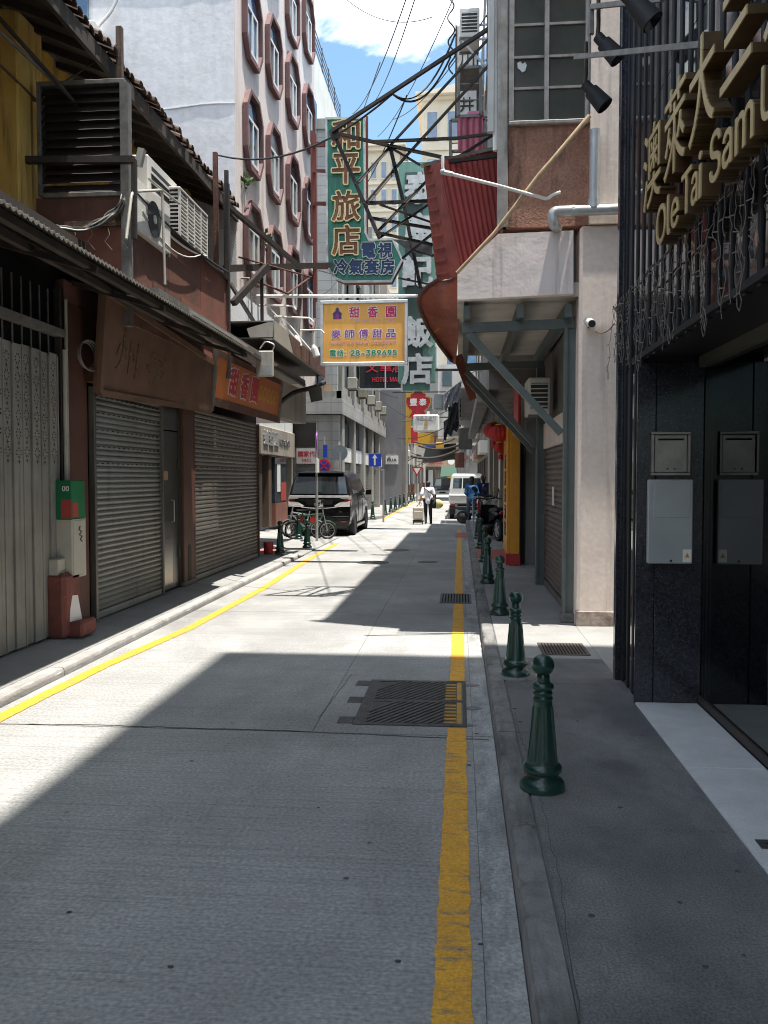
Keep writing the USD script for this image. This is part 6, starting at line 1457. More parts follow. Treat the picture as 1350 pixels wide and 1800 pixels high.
# white house further along with roof antenna mast
a = at(556, 150, Y=36)
wh = thing('white_rooftop_house', (a[0] - 3, 38, 0), 'white far house behind the tower with scaffold railing on its roof', 'building')
p = at(554, 118, Y=26); q = at(596, 207, Y=42)
part(wh, 'wall', B(-14, -6.0, 31.5, 43.5, 10, 19.2), 'white_wall')
for y_ in (34.2, 36.9, 39.6): f = part(wh, 'window', B(-6.02, -5.95, y_, y_ + 1.5, 15.2, 17.2), 'window_white'); part(f, 'pane', B(-5.949, -5.94, y_ + .1, y_ + 1.4, 15.3, 17.1), 'window_glass')
rl = thing('roof_railing', (-6, 36, 19.2), 'thin steel railing on the roof of the white far house', 'railing')
P0, P1 = np.array([-6.05, 32, 19.5]), np.array([-6.05, 43.3, 19.5])
for k in range(4): part(rl, 'rail', G().bar(P0 + Z_ * (.25 * k), P1 + Z_ * (.25 * k), .03), 'dark_steel')
for k in range(7): part(rl, 'post', G().bar(lerp(P0, P1, k / 6) - Z_ * .3, lerp(P0, P1, k / 6) + Z_ * .9, .035), 'dark_steel')

# second canopy with floodlight, hair salon front
cx0, cx1 = at(483, 564, X=-2.9), at(571, 652, X=-2.9)
cn = thing('metal_canopy', (-3.3, 16, 3.9), 'weathered brown metal canopy projecting past the shop fronts at mid left', 'canopy')
yA, yB_ = cx0[1], cx1[1]; zA = 4.12
part(cn, 'fascia', G().poly([(-2.9, yA, zA), (-2.9, yB_, zA), (-2.92, yB_, zA - .32), (-2.95, yA, zA - .3)], .02, X_), 'cream_metal')
part(cn, 'fascia_rust', G().poly([(-2.895, lerp(yA, yB_, .22), zA - .02), (-2.895, yB_, zA), (-2.915, yB_, zA - .3), (-2.94, lerp(yA, yB_, .3), zA - .29)], .006, X_), 'rust')
part(cn, 'soffit', G().poly([(-2.93, yA, zA - .28), (-2.93, yB_, zA - .3), (-4.0, yB_, zA - .1), (-4.0, yA, zA - .1)], .02, -Z_), 'tin_awning')
part(cn, 'end_cap', G().poly([(-2.92, yA, zA), (-2.94, yA, zA - .3), (-3.3, yA, zA - .26), (-3.35, yA, zA - .12)], .02, -Y_), 'cream_metal')
part(cn, 'top', G().poly([(-2.93, yA, zA), (-2.93, yB_, zA), (-4.0, yB_, zA + .15), (-4.0, yA, zA + .15)], .02, Z_), 'grey_steel')
part(cn, 'brace', G().tube(bend([at(492, 708, X=-3.7), at(515, 690, X=-3.4), at(556, 680, X=-3.05), at(570, 672, X=-2.95)], r=.3), .05, 8), 'dark_steel')
part(cn, 'back_wall', B(-4.0, -3.93, 12.6, 16, 3.4, 4.35), 'grey_wall')
sh = thing('grey_sheet_wall', (-3.9, 17.5, 3.6), 'pale grey corrugated sheeting on the tower front above the canopy', 'sheeting')
ysr = np.linspace(13.8, 21.0, 120)
part(sh, 'sheet', G().grid(np.array([[(-3.88 + .012 * math.sin(y * 30), y, z) for y in ysr] for z in (3.95, 4.95)])), 'window_white')
fl = at(556, 692, X=-2.95)
t = thing('floodlight', fl, 'dark floodlight hanging from the end of the mid left canopy', 'floodlight')
part(t, 'body', G().hull([fl + np.array(v) for v in ((-.16, -.1, .12), (.1, -.1, .16), (-.1, -.06, -.18), (.14, -.06, -.14), (-.1, .14, .1), (.1, .14, .12), (-.05, .1, -.1), (.08, .1, -.08))]), 'dark_steel')
part(t, 'glass', G().poly([fl + np.array(v) for v in ((-.15, -.115, .10), (.085, -.115, .14), (.125, -.075, -.125), (-.095, -.075, -.165))], .01), 'old_glass')
part(t, 'bracket', G().tube([fl + (0, .05, .1), fl + (.02, .1, .28), fl + (0, .1, .4)], .02, 6), 'dark_steel')
fl = at(467, 640, X=-3.02); t = thing('floodlight', fl, 'pale grey floodlight hung from the ledge in front of the orange shop sign', 'floodlight')
part(t, 'body', B(fl[0] - .14, fl[0] + .13, fl[1] - .06, fl[1] + .02, fl[2] - .2, fl[2] + .2, c=.015), 'cream_metal')
part(t, 'glass', B(fl[0] - .11, fl[0] + .1, fl[1] - .066, fl[1] - .058, fl[2] - .18, fl[2] - .02), 'galvanised')
part(t, 'arm', G().tube(bend([fl + (.1, 0, .18), fl + (.15, 0, .3), fl + (0, 0, .36), fl + (-.1, .05, .25)], r=.05), .012, 6), 'galvanised')
# lamp arms over the canopy
for k, (q0, q1, q2) in enumerate((((456, 536), (515, 538), (521, 545)), ((482, 556), (545, 559), (551, 566)), ((528, 580), (565, 580), (570, 586)), ((408, 489), (441, 489), (444, 600)))):
    g = G().tube(bend([at(*q0, Y=15.5), at(*q1, Y=15.5), at(*q2, Y=15.5)], r=.06), .018, 6)
    if k < 2: g.tube([at(q0[0] + 16, q0[1] + 2, Y=15.5), at(q0[0] + 75, q0[1] + 72, Y=15.5)], .015, 6)
    single('bent_pipe', g, 'wire_white' if k < 3 else 'grey_steel', ['white bent lamp arm sticking out over the mid left canopy, highest', 'white bent lamp arm over the mid left canopy, middle one', 'white bent lamp arm over the mid left canopy, lowest by the light box', 'grey bent pipe rising from the ledge left of the long pipe'][k], 'lamp arm')
for (px, py, lab) in ((519, 590, 'small white lamp head hanging above the canopy, nearer one'), (550, 607, 'small white lamp head hanging above the canopy, farther one')):
    c = at(px, py, Y=15.5); t = thing('hanging_lamp', c, lab, 'lamp'); part(t, 'stem', G().cyl(c, c + Z_ * .25, .01, 6), 'galvanised'); part(t, 'head', G().tube([c, c - Z_ * .06 + X_ * .03, c - Z_ * .2 + X_ * .07], [.03, .06, .07], 10), 'white_paint')
# black bracket beam for the hotel sign
bb_ = thing('bracket_beam', at(480, 470, Y=14.5), 'black steel bracket beams reaching from the left house to the green hotel sign', 'steel beam')
part(bb_, 'beam', G().bar(at(398, 472, Y=13.6), at(581, 466, Y=YS - .1), .11), 'dark_steel')
part(bb_, 'brace', G().bar(at(410, 533, Y=13.6), at(470, 468, Y=14.3), .10), 'dark_steel')
part(bb_, 'tie', G().bar(at(398, 360, Y=13.6), at(526, 468, Y=15.5), .07), 'dark_steel')
part(bb_, 'post', G().bar(at(460, 470, Y=14.3), at(461, 602, Y=14.3), .05).bar(at(398, 300, Y=13.6), at(398, 600, Y=13.6), .06), 'dark_steel')
part(bb_, 'lower_strut', G().bar(at(404, 497, Y=13.6), at(458, 585, Y=14.3), .05), 'grey_steel')
part(bb_, 'rod', G().cyl(at(420, 452, Y=14), at(547, 487, Y=17), .016, 6).cyl(at(440, 490, Y=14), at(505, 516, Y=15.5), .02, 6).cyl(at(505, 516, Y=15.5), at(546, 487, Y=17), .016, 6), 'rust')
# hair salon sign and doorway
yS0, yS1 = at(454, 980, X=XS)[1] + .05, at(520, 960, X=XS)[1]
yS0, yS1 = 24.6, 29.7; XN = -5.9
hsn = thing('salon_front', (XN, 27, PAV), 'grey shop front with silver Chinese characters, dark doorway and glass case', 'shop front')
part(hsn, 'fascia', B(XN - .2, XN + .12, yS0, yS1, 2.35, 3.2, c=.02), 'beige_wall')
part(hsn, 'upper_cladding', B(XN - .2, XN + .06, yS0, yS1 - .1, 3.21, 5.5), 'white_wall')
for i, ch in enumerate('髮型屋'): part(hsn, 'character', letters(ch, np.array([XN + .122, yS0 + .55 + i * .75, 2.86]), Y_, Z_, .62, .44, .03, 2), 'galvanised')
part(hsn, 'small_lettering', letters('HAIR SALON', np.array([XN + .122, yS0 + 3.3, 2.8]), Y_, Z_, 1.6, .2, .02, 1), 'grey_steel')
part(hsn, 'wall', B(XN - .2, XN + .02, yS0, yS0 + .5, PAV, 2.349), 'dark_wall')
part(hsn, 'doorway', B(XN - .4, XN - .2, yS0 + .5, yS1, PAV, 2.34), 'dark_shop')
part(hsn, 'door_jamb', B(XN - .19, XN + .04, yS0 + 1.3, yS0 + 1.7, PAV, 2.34, c=.01), 'wood_old')
part(hsn, 'glass_case', B(XN - .15, XN + .06, yS0 + 2.1, yS0 + 3.9, .85, 2.3, c=.01), 'window_glass')
part(hsn, 'poster', B(XN + .061, XN + .068, yS0 + 2.4, yS0 + 2.9, 1.2, 2.1), 'paper')
part(hsn, 'red_panel', B(XN + .061, XN + .07, yS0 + 3.0, yS0 + 3.8, .9, 1.5), 'sticker_red')
part(hsn, 'case_foot', B(XN - .15, XN + .08, yS0 + 2.1, yS0 + 3.9, PAV, .84), 'rust_panel_red')
part(hsn, 'end_wall', B(-13, XN - .0, yS1, yS1 + .28, 0, 5.5), 'beige_wall')
single('red_bin', G().tube([(-3.84, 16.9, PAV), (-3.84, 16.9, PAV + .24)], [.09, .10], 12), 'pillar_red', 'small red bin at the end of the dark shutter', 'bin')

# ---------------------------------------------------------------- grey stone corner building
SX, SYf = -4.32, 30.0
sb = thing('stone_building', (SX - 3, 38, 0), 'grey stone clad corner building with tall windows and shop arcade behind the black van', 'building')
topz = at(560, 228, Y=SYf)[2]
SXL = at(515, 700, Y=SYf)[0]
part(sb, 'front_wall', B(-14, SX, SYf, SYf + .3, 4.6, topz), 'stone_tiles')
part(sb, 'body', B(-14, SX - .25, SYf + .301, 47.5, 0, topz - .3), 'grey_wall')
part(sb, 'parapet', B(-14, SX + .1, SYf - .08, SYf + .5, topz, topz + .35), 'stone_grey')
part(sb, 'cornice', G().box(-14, SX + .16, SYf - .16, SYf - .001, 4.45, 4.7).box(SX + .001, SX + .16, SYf - .16, 47.5, 4.45, 4.7), 'stone_grey')
part(sb, 'balcony_band', G().box(-14, SX + .22, SYf - .24, SYf - .161, 3.9, 4.44).box(SX + .161, SX + .22, SYf - .16, 47.5, 3.9, 4.44), 'stone_tiles')
c = at(548, 690, Y=SYf); part(sb, 'front_window', B(c[0] - .55, c[0] + .5, SYf - .04, SYf + .05, 4.95, 6.3), 'frame_grey_paint')
part(sb, 'front_window_pane', B(c[0] - .5, c[0] + .45, SYf - .055, SYf - .042, 5.0, 6.25), 'window_glass')
part(sb, 'front_spandrel', B(c[0] - .7, c[0] + .7, SYf - .02, SYf - .001, 4.71, 4.94), 'stone_panel_warm')
part(sb, 'arcade_wall', B(-14, SX, SYf + .02, SYf + .3, 0, 3.89), 'stone_tiles')
part(sb, 'arcade_opening', B(SXL - .1, SX - .75, SYf - .02, SYf + .015, 2.75, 3.6), 'dark_shop')
sg = [at(x, y, Y=SYf - .1) for x, y in ((521, 788), (557, 815))]
ssn = part(sb, 'shop_sign', B(sg[0][0], sg[1][0], SYf - .12, SYf - .021, sg[1][2], sg[0][2], c=.01), 'sign_white')
part(ssn, 'lettering', letters('國家代', np.array([(sg[0][0] + sg[1][0]) / 2, SYf - .125, sg[0][2] - .2]), X_, Z_, .6, .2, .01, 1), 'sign_red')
part(ssn, 'phone_lettering', letters('2831', np.array([(sg[0][0] + sg[1][0]) / 2, SYf - .125, sg[1][2] + .12]), X_, Z_, .34, .1, .01, 1), 'sign_red')
part(sb, 'corner_pier', B(SX - .75, SX + .06, SYf - .06, SYf + .6, 0, 3.89, c=.02), 'stone_tiles')
shn = part(sb, 'shop_shutter', B(sg[0][0] - .2, SX - .8, SYf - .015, SYf + .015, 0.1, 2.1), 'shutter_grey')
for k in range(12): part(shn, 'slat', B(sg[0][0] - .2, SX - .8, SYf - .03, SYf - .016, .15 + k * .16, .27 + k * .16), 'shutter_grey')
# bays along the street
by = [30.7, 34.1, 37.6, 41.2, 44.6, 47.4]
for k in range(5):
    a, b = by[k], by[k + 1]
    for z0, z1 in ((4.7, topz),):
        part(sb, 'pilaster', B(SX - .1, SX + .14, a - .3, a + .25, 0, topz - .2, c=.02), 'stone_grey')
    part(sb, 'spandrel', B(SX - .24, SX, a + .25, b - .3, 6.9, 7.7), 'stone_grey')
    part(sb, 'spandrel', B(SX - .24, SX, a + .25, b - .3, 4.7, 5.05), 'stone_grey')
    part(sb, 'spandrel', B(SX - .24, SX, a + .25, b - .3, 9.9, 10.7), 'stone_grey')
    for z0, z1 in ((5.05, 6.9), (7.7, 9.9), (10.7, topz - .4)):
        w = part(sb, 'window', B(SX - .2, SX - .14, a + .25, b - .3, z0, z1), 'dark_steel')
        n = 3
        for i in range(n):
            u0 = a + .3 + (b - a - .65) * i / n; u1 = a + .3 + (b - a - .65) * (i + 1) / n - .06
            part(w, 'pane', B(SX - .139, SX - .128, u0, u1, z0 + .06, z1 - .5), 'window_glass'); part(w, 'pane', B(SX - .139, SX - .128, u0, u1, z1 - .44, z1 - .06), 'window_glass')
    air_con('air_conditioner', (SX + .16, b - .9, 5.1), .36, .6, .42, 'x', f'window air conditioner on the stone building, {["first", "second", "third", "fourth", "fifth"][k]} bay from the corner', 'air conditioners on the stone building', False, 'cream_metal')
    part(sb, 'mezzanine_window', B(SX - .16, SX - .1, a + .25, b - .3, 2.85, 3.75), 'window_glass')
    part(sb, 'mezzanine_band', B(SX - .2, SX + .02, a + .25, b - .3, 2.25, 2.8), ['white_wall', 'window_white', 'white_wall', 'grey_wall', 'white_wall'][k])
    s2 = part(sb, 'arcade_shutter', B(SX - .2, SX - .08, a + .25, b - .3, 0, 2.2), 'shutter_grey')
    for i in range(14): part(s2, 'slat', B(SX - .08, SX - .06, a + .27, b - .32, .15 + i * .145, .25 + i * .145), 'shutter_grey')
# traffic signs
def pole(p, h, r=.035): return G().cyl((p[0], p[1], p[2]), (p[0], p[1], p[2] + h), r, 10)
c = at(557, 951, Z=.03)
t = thing('parking_sign_post', c, 'grey steel post carrying a purple sign seen edge on, beside the bicycles', 'traffic sign')
zt = at(553, 755, Y=c[1])[2]
part(t, 'post', pole(c, zt - c[2] - .1), 'galvanised')
part(t, 'sign_panel', G().bar(c + (0, -.02, zt - 1.15), c + (0, -.02, zt - .35), .05, .02), 'sign_white')
part(t, 'sign_disc', G().disc(c + np.array([.02, -.03, zt - .36]), (.992, .12, 0), .28, .02, 20), 'box_purple')
part(t, 'plate', G().cbox(c[0] + .0, c[0] + .05, c[1] - .2, c[1] + .1, zt - 1.1, zt - .75, .004), 'sign_white')
c = at(570, 905, Z=0); c = np.array([at(569, 815, Y=25)[0] , 28.9, 0]); zc_ = at(570, 819, Y=28.9)[2]; c[0] = at(570, 819, Y=28.9)[0]
t = thing('no_stopping_sign', c, 'round red and blue no stopping sign above the black van roof', 'traffic sign')
part(t, 'post', pole(c, zc_ + 1.0), 'galvanised')
dd = np.array([c[0], c[1] - .06, zc_])
part(t, 'disc', G().disc(dd, Y_, .235, .02, 28), 'traffic_red')
part(t, 'blue_field', G().disc(dd - Y_ * .012, Y_, .175, .012, 28), 'traffic_blue')
for s in (-1, 1): part(t, 'red_bar', G().bar(dd + np.array([-.12, -.02, -.12 * s]), dd + np.array([.12, -.02, .12 * s]), .008, .045, up=(0, 0, 1)), 'traffic_red')
part(t, 'blue_plate', B(c[0] - .03, c[0] + .12, c[1] - .07, c[1] - .05, zc_ + .28, zc_ + .72), 'traffic_blue')
c = np.array([at(597, 796, Y=29)[0], 29.0, 0]); zc_ = at(597, 796, Y=29)[2]
t = thing('round_sign_back', c, 'grey back of a round traffic sign on a pole behind the van', 'traffic sign')
part(t, 'post', pole(c, zc_), 'galvanised'); part(t, 'disc', G().disc((c[0], c[1] + .05, zc_), Y_, .27, .02, 28), 'sign_back')
c = at(674, 918, Z=PAV); a, b = at(648, 797, Y=c[1]), at(670, 820, Y=c[1])
t = thing('one_way_sign', c, 'square blue one way sign with white upward arrow', 'traffic sign')
part(t, 'post', pole(c, b[2] - .0 - PAV - .1), 'galvanised')
part(t, 'arm', G().bar((c[0], c[1], b[2] - .12), ((a[0] + b[0]) / 2, c[1], b[2] - .08), .06).bar(((a[0] + b[0]) / 2, c[1] , b[2] - .1), ((a[0] + b[0]) / 2, c[1], b[2]), .05), 'galvanised')
part(t, 'panel', B(a[0], b[0], c[1] - .05, c[1] - .03, b[2], a[2], c=.004), 'traffic_blue')
part(t, 'arrow', G().sheet(Polygon([(-.03, -.18), (.03, -.18), (.03, .06), (.09, .06), (0, .19), (-.09, .06), (-.03, .06)]), ((a[0] + b[0]) / 2, c[1] - .051, (a[2] + b[2]) / 2), X_, Z_, .008), 'sign_white')
c = at(733, 882, Z=PAV); zc_ = at(732, 829, Y=c[1])[2]
t = thing('give_way_sign', c, 'triangular red bordered give way sign far down the left kerb', 'traffic sign')
part(t, 'post', pole(c, zc_ - PAV + .2, .05), 'galvanised')
part(t, 'triangle', G().sheet(Polygon([(-.36, .3), (.36, .3), (0, -.33)]), (c[0], c[1] - .06, zc_), X_, Z_, .02), 'traffic_red')
part(t, 'field', G().sheet(Polygon([(-.22, .22), (.22, .22), (0, -.17)]), (c[0], c[1] - .082, zc_), X_, Z_, .01), 'sign_white')

# ---------------------------------------------------------------- overhead wires
WIRES = [((384, 273, 13.2), (690, 165, 11.6), .35, .014), ((690, 165, 11.6), (800, 60, 12), .35, .014), ((690, 165, 11.6), (792, 100, 12), .30, .014), ((715, 168, 11.6), (640, 330, 22), .1, .01), ((792, 0, 13), (795, 130, 12.5), .0, .012),
    ((620, 200, 40), (720, -20, 20), .5, .016), ((650, 190, 40), (735, -20, 20), .4, .016), ((664, 240, 35), (800, -10, 18), .4, .012), ((690, 210, 35), (860, 20, 16), .4, .012), ((640, 190, 60), (668, 110, 45), 0, .03), ((610, 0, 45), (760, 30, 40), .6, .02), ((700, 480, 30), (560, 475, 26), .2, .012), ((556, 520, 20), (600, 480, 24), .15, .01), ((670, 700, 44), (760, 740, 30), .3, .015), ((590, 640, 36), (700, 700, 40), .2, .012), ((708, 740, 34), (800, 715, 34), .15, .02), ((700, 770, 45), (860, 700, 24), .4, .015)]
for k, (a, b, d, r) in enumerate(WIRES):
    A_, B_ = at(a[0], a[1], Y=a[2]), at(b[0], b[1], Y=b[2])
    pts = sag(A_, B_, d, 14)
    if k == 4:
        pts = [lerp(A_, B_, t) + np.array([.05 * math.sin(t * 19), 0, 0]) for t in np.linspace(0, 1, 30)]
    labs = ['cable from the iron post on the left roof to the black truss', 'cable sagging under the upper black truss beam, outer one', 'cable sagging under the upper black truss beam, inner one', 'thin cable dropping from the truss towards the green hotel sign', 'wavy loose cable hanging down beside the white cloud', 'high wire across the sky left of the cloud', 'high wire next to the wire left of the cloud', 'thin wire rising to the right above the truss', 'thin wire rising right towards the towel cage', 'short far wire pair above the green hotel sign', 'thin wire crossing the top of the cloud', 'thin wire behind the arrow foot of the hotel sign', 'thin wire at the red mast foot', 'thin wire in front of the blank grey wall', 'thin wire in front of the stone building windows', 'thin wire crossing in front of the red hanging sign', 'thin wire from the left row to the balcony cage']
    single('overhead_wire', G().tube(pts, r, 6), 'wire_dark', labs[k], 'wire')
# ---------------------------------------------------------------- vehicles
def wheel(t, c, r, w, axis=(1, 0, 0), rim='galvanised', spokes=7):
    c = np.asarray(c, float); ax = unit(axis)
    a = unit(np.cross(ax, Z_)); n = 28; prof = [(r * .66, -w / 2), (r * .93, -w / 2), (r, -w * .32), (r, w * .32), (r * .93, w / 2), (r * .66, w / 2)]
    def ring(pr):
        th = np.arange(n + 1) * 2 * math.pi / n
        return np.array([[c + ax * o + q * (a * math.cos(k) + Z_ * math.sin(k)) for k in th] for q, o in pr])
    p = part(t, 'wheel', G().grid(ring(prof)), 'rubber', smooth=40)
    g = G().disc(c, ax, r * .67, w * .5, 24)
    part(p, 'rim_well', g, 'ink')
    s = G().grid(ring([(r * .58, w * .42), (r * .67, w * .46), (r * .67, -w * .46), (r * .58, -w * .42)]))
    for k in range(spokes):
        th = 2 * math.pi * k / spokes; d = a * math.cos(th) + Z_ * math.sin(th)
        for sg in (-1, 1): s.bar(c + ax * sg * w * .4 + d * .02, c + ax * sg * w * .4 + d * r * .62, .045, .02, up=ax)
    s.disc(c, ax, r * .14, w * .9, 12)
    part(p, 'rim', s, rim)
def mpv(loc):
    L = np.array(loc, float)
    t = thing('parked_van', loc, 'black people carrier van parked at left, rear with chrome bar facing us', 'van')
    yr = lambda z: float(np.interp(z, [.25, .45, .78, .86, 1.12, 1.72, 1.82, 1.9], [.05, -.02, -.03, .05, .07, .30, .42, .55]))
    st = [(0, 1, 1), (.35, 1.0, 1.0), (1.0, 1.01, 1.0), (2.4, 1.015, 1.0), (3.25, 1.01, .985), (3.7, 1.0, .90), (4.15, .99, .70), (4.55, .96, .66), (4.78, .88, .60)]
    hp = [(.0, .22), (.62, .22), (.80, .25), (.885, .36), (.915, .60), (.917, .82), (.905, 1.06), (.885, 1.14), (.835, 1.42), (.785, 1.62), (.735, 1.74), (.64, 1.815), (.40, 1.85), (0, 1.862)]
    rows = []
    for i, (y, sx, sz) in enumerate(st):
        loop = []
        for x, z in hp:
            zz = z if z < .9 else .9 + (z - .9) * max(.02, (sz - .55) / .45 if sz < 1 else 1)
            yy = yr(z) if i == 0 else max(y, yr(z) + .05 * i)
            loop.append((x * sx * (.975 if i == 0 else 1), yy, zz))
        full = loop + [(-x, y_, z_) for x, y_, z_ in loop[-2:0:-1]] + [loop[0]]
        rows.append([L + np.array(p) for p in full])
    rows = np.array(rows)
    g = G().grid(rows)
    v0 = rows[0][:-1]; c0 = v0.mean(0); c0[1] = L[1] - .0
    # rear face, following the tailgate profile
    half = len(hp); R = [rows[0][:half], rows[0][half - 1:][::-1]]
    strip = np.array([R[0], R[1]])
    g.raw(strip.reshape(-1, 3), [(j, j + half, j + 1 + half, j + 1) for j in range(half - 1)])
    e = rows[-1]; g.raw(np.vstack([e[:-1], [e[:-1].mean(0)]]), [(k, (k + 1) % (len(e) - 1), len(e) - 1) for k in range(len(e) - 1)])
    part(t, 'body', g, 'car_black', smooth=38)
    R_ = lambda x, z, o=.012: L + np.array([x, yr(z) - o, z])
    def rear(P, mat, name, th=.008): return part(t, name, G().poly([R_(*p) for p in P], th, (0, -1, .25)), mat)
    zs = np.linspace(1.20, 1.68, 5)
    win = G().grid(np.array([[R_(x * float(np.interp(z, [1.2, 1.68], [.79, .70])), z, .014 + .03 * (1 - x * x)) for x in np.linspace(-1, 1, 9)] for z in zs]))
    part(t, 'rear_window', win, 'car_glass', smooth=True)
    part(t, 'spoiler', G().cbox(L[0] - .66, L[0] + .66, L[1] + .18, L[1] + .5, 1.77, 1.82, .02), 'car_black')
    bar = G().grid(np.array([[R_(x * .84, z, .03 + .02 * (1 - x * x) + o) for x in np.linspace(-1, 1, 11)] for z, o in ((1.085, 0), (1.095, .022), (1.14, .022), (1.15, 0))]))
    part(t, 'chrome_bar', bar, 'galvanised', smooth=30)
    for s in (-1, 1):
        part(t, 'tail_lamp', G().hull([R_(s * .90, 1.15, -.12), R_(s * .87, 1.15, .01), R_(s * .62, 1.12, .012), R_(s * .60, 1.06, .012), R_(s * .88, 1.04, .012), R_(s * .905, 1.05, -.15)]), 'lamp_clear')
        part(t, 'tail_lamp', G().hull([R_(s * .90, .99, -.10), R_(s * .88, 1.0, .03), R_(s * .60, .97, .04), R_(s * .42, .86, .04), R_(s * .50, .83, .045), R_(s * .87, .84, .05), R_(s * .91, .86, -.12)]), 'lamp_clear')
        part(t, 'red_lens', G().hull([R_(s * .885, 1.035, .012), R_(s * .70, 1.035, .02), R_(s * .70, 1.005, .02), R_(s * .885, 1.005, .02)] + [R_(s * .8, 1.02, .035)]), 'tail_red')
    part(t, 'chrome_trim', G().tube([R_(x, .80 + .06 * x * x * 2.2, .055) for x in np.linspace(-.5, .5, 11)], .014, 6), 'chrome')
    part(t, 'plate_recess', G().poly([R_(-.36, .90, .03), R_(.36, .90, .03), R_(.40, 1.04, .035), R_(-.40, 1.04, .035)], .01, (0, -1, 0)), 'ink')
    pl = part(t, 'number_plate', G().cbox(L[0] - .15, L[0] + .15, L[1] - .035, L[1] - .022, .86, 1.04, .004), 'ink')
    part(pl, 'number', letters('MH', L + np.array([0, -.036, .995]), X_, Z_, .11, .07, .003, 1).add(letters('54-96', L + np.array([0, -.036, .90]), X_, Z_, .24, .07, .003, 1)), 'sign_white')
    em = L + np.array([0, yr(1.2) - .055, 1.20])
    def ell(w, h, tk=.012):
        P = affinity.scale(Point(0, 0).buffer(1, 16), w, h); return P.difference(affinity.scale(Point(0, 0).buffer(1, 16), w - tk, h - tk))
    part(t, 'emblem', G().sheet(union_all([ell(.085, .055), ell(.028, .05, .01), affinity.translate(ell(.055, .022, .01), 0, .025)]), em, X_, Z_, .012), 'chrome')
    part(t, 'badge', letters('V6', L + np.array([.62, -.048, .70]), X_, Z_, .10, .05, .006, 1), 'chrome')
    part(t, 'bumper_line', G().tube([L + np.array([x, -.035 + .03 * abs(x) ** 3, .56]) for x in np.linspace(-.86, .86, 9)], .008, 5), 'ink')
    for s in (-1, 1): part(t, 'reflector', G().cbox(L[0] + s * .7 - .08, L[0] + s * .7 + .08, L[1] - .04, L[1] - .01, .40, .44, .004), 'tail_red')
    part(t, 'underbody', G().cbox(L[0] - .78, L[0] + .78, L[1] + .25, L[1] + 4.6, .17, .3, .03), 'ink')
    sx = lambda z: float(np.interp(z, [1.06, 1.14, 1.42, 1.62, 1.74], [.905, .885, .835, .785, .735])) * 1.012 + .008
    for s in (-1, 1):
        for (ya, yb, yc, yd) in ((.62, 1.55, 1.55, .78), (1.62, 2.62, 2.62, 1.62), (2.69, 3.72, 3.30, 2.69)):
            part(t, 'side_window', G().poly([L + np.array([s * sx(1.2), ya, 1.2]), L + np.array([s * sx(1.2), yb, 1.2]), L + np.array([s * sx(1.64), yc, 1.64]), L + np.array([s * sx(1.64), yd, 1.64])], .01, (s, 0, .28)), 'car_glass')
        part(t, 'door_seam', G().tube([L + np.array([s * (.925), 1.58, .34]), L + np.array([s * .932, 1.58, .8]), L + np.array([s * (.918), 1.58, 1.1])], .006, 4).tube([L + np.array([s * (.925), 2.66, .34]), L + np.array([s * .932, 2.66, .8]), L + np.array([s * .918, 2.66, 1.1])], .006, 4), 'ink')
        part(t, 'door_handle', G().cbox(L[0] + s * .905, L[0] + s * .95, L[1] + 2.75, L[1] + 2.95, .98, 1.01, .008), 'chrome')
        part(t, 'side_mirror', G().hull([L + np.array(p) for p in ((s * .92, 3.5, 1.12), (s * 1.12, 3.45, 1.12), (s * 1.12, 3.45, 1.28), (s * .95, 3.5, 1.26), (s * 1.1, 3.62, 1.2), (s * .95, 3.65, 1.18))]), 'car_black')
        part(t, 'sill', G().cbox(L[0] + s * .86, L[0] + s * .925, L[1] + 1.3, L[1] + 3.4, .2, .3, .015), 'car_black')
        for y in (.86, 3.80):
            part(t, 'wheel_arch', G().disc(L + np.array([s * .80, y, .36]), X_, .385, .262, 28), 'ink')
            wheel(t, L + np.array([s * .83, y, .335]), .335, .22)
mpv((-3.94, 23.75, 0))

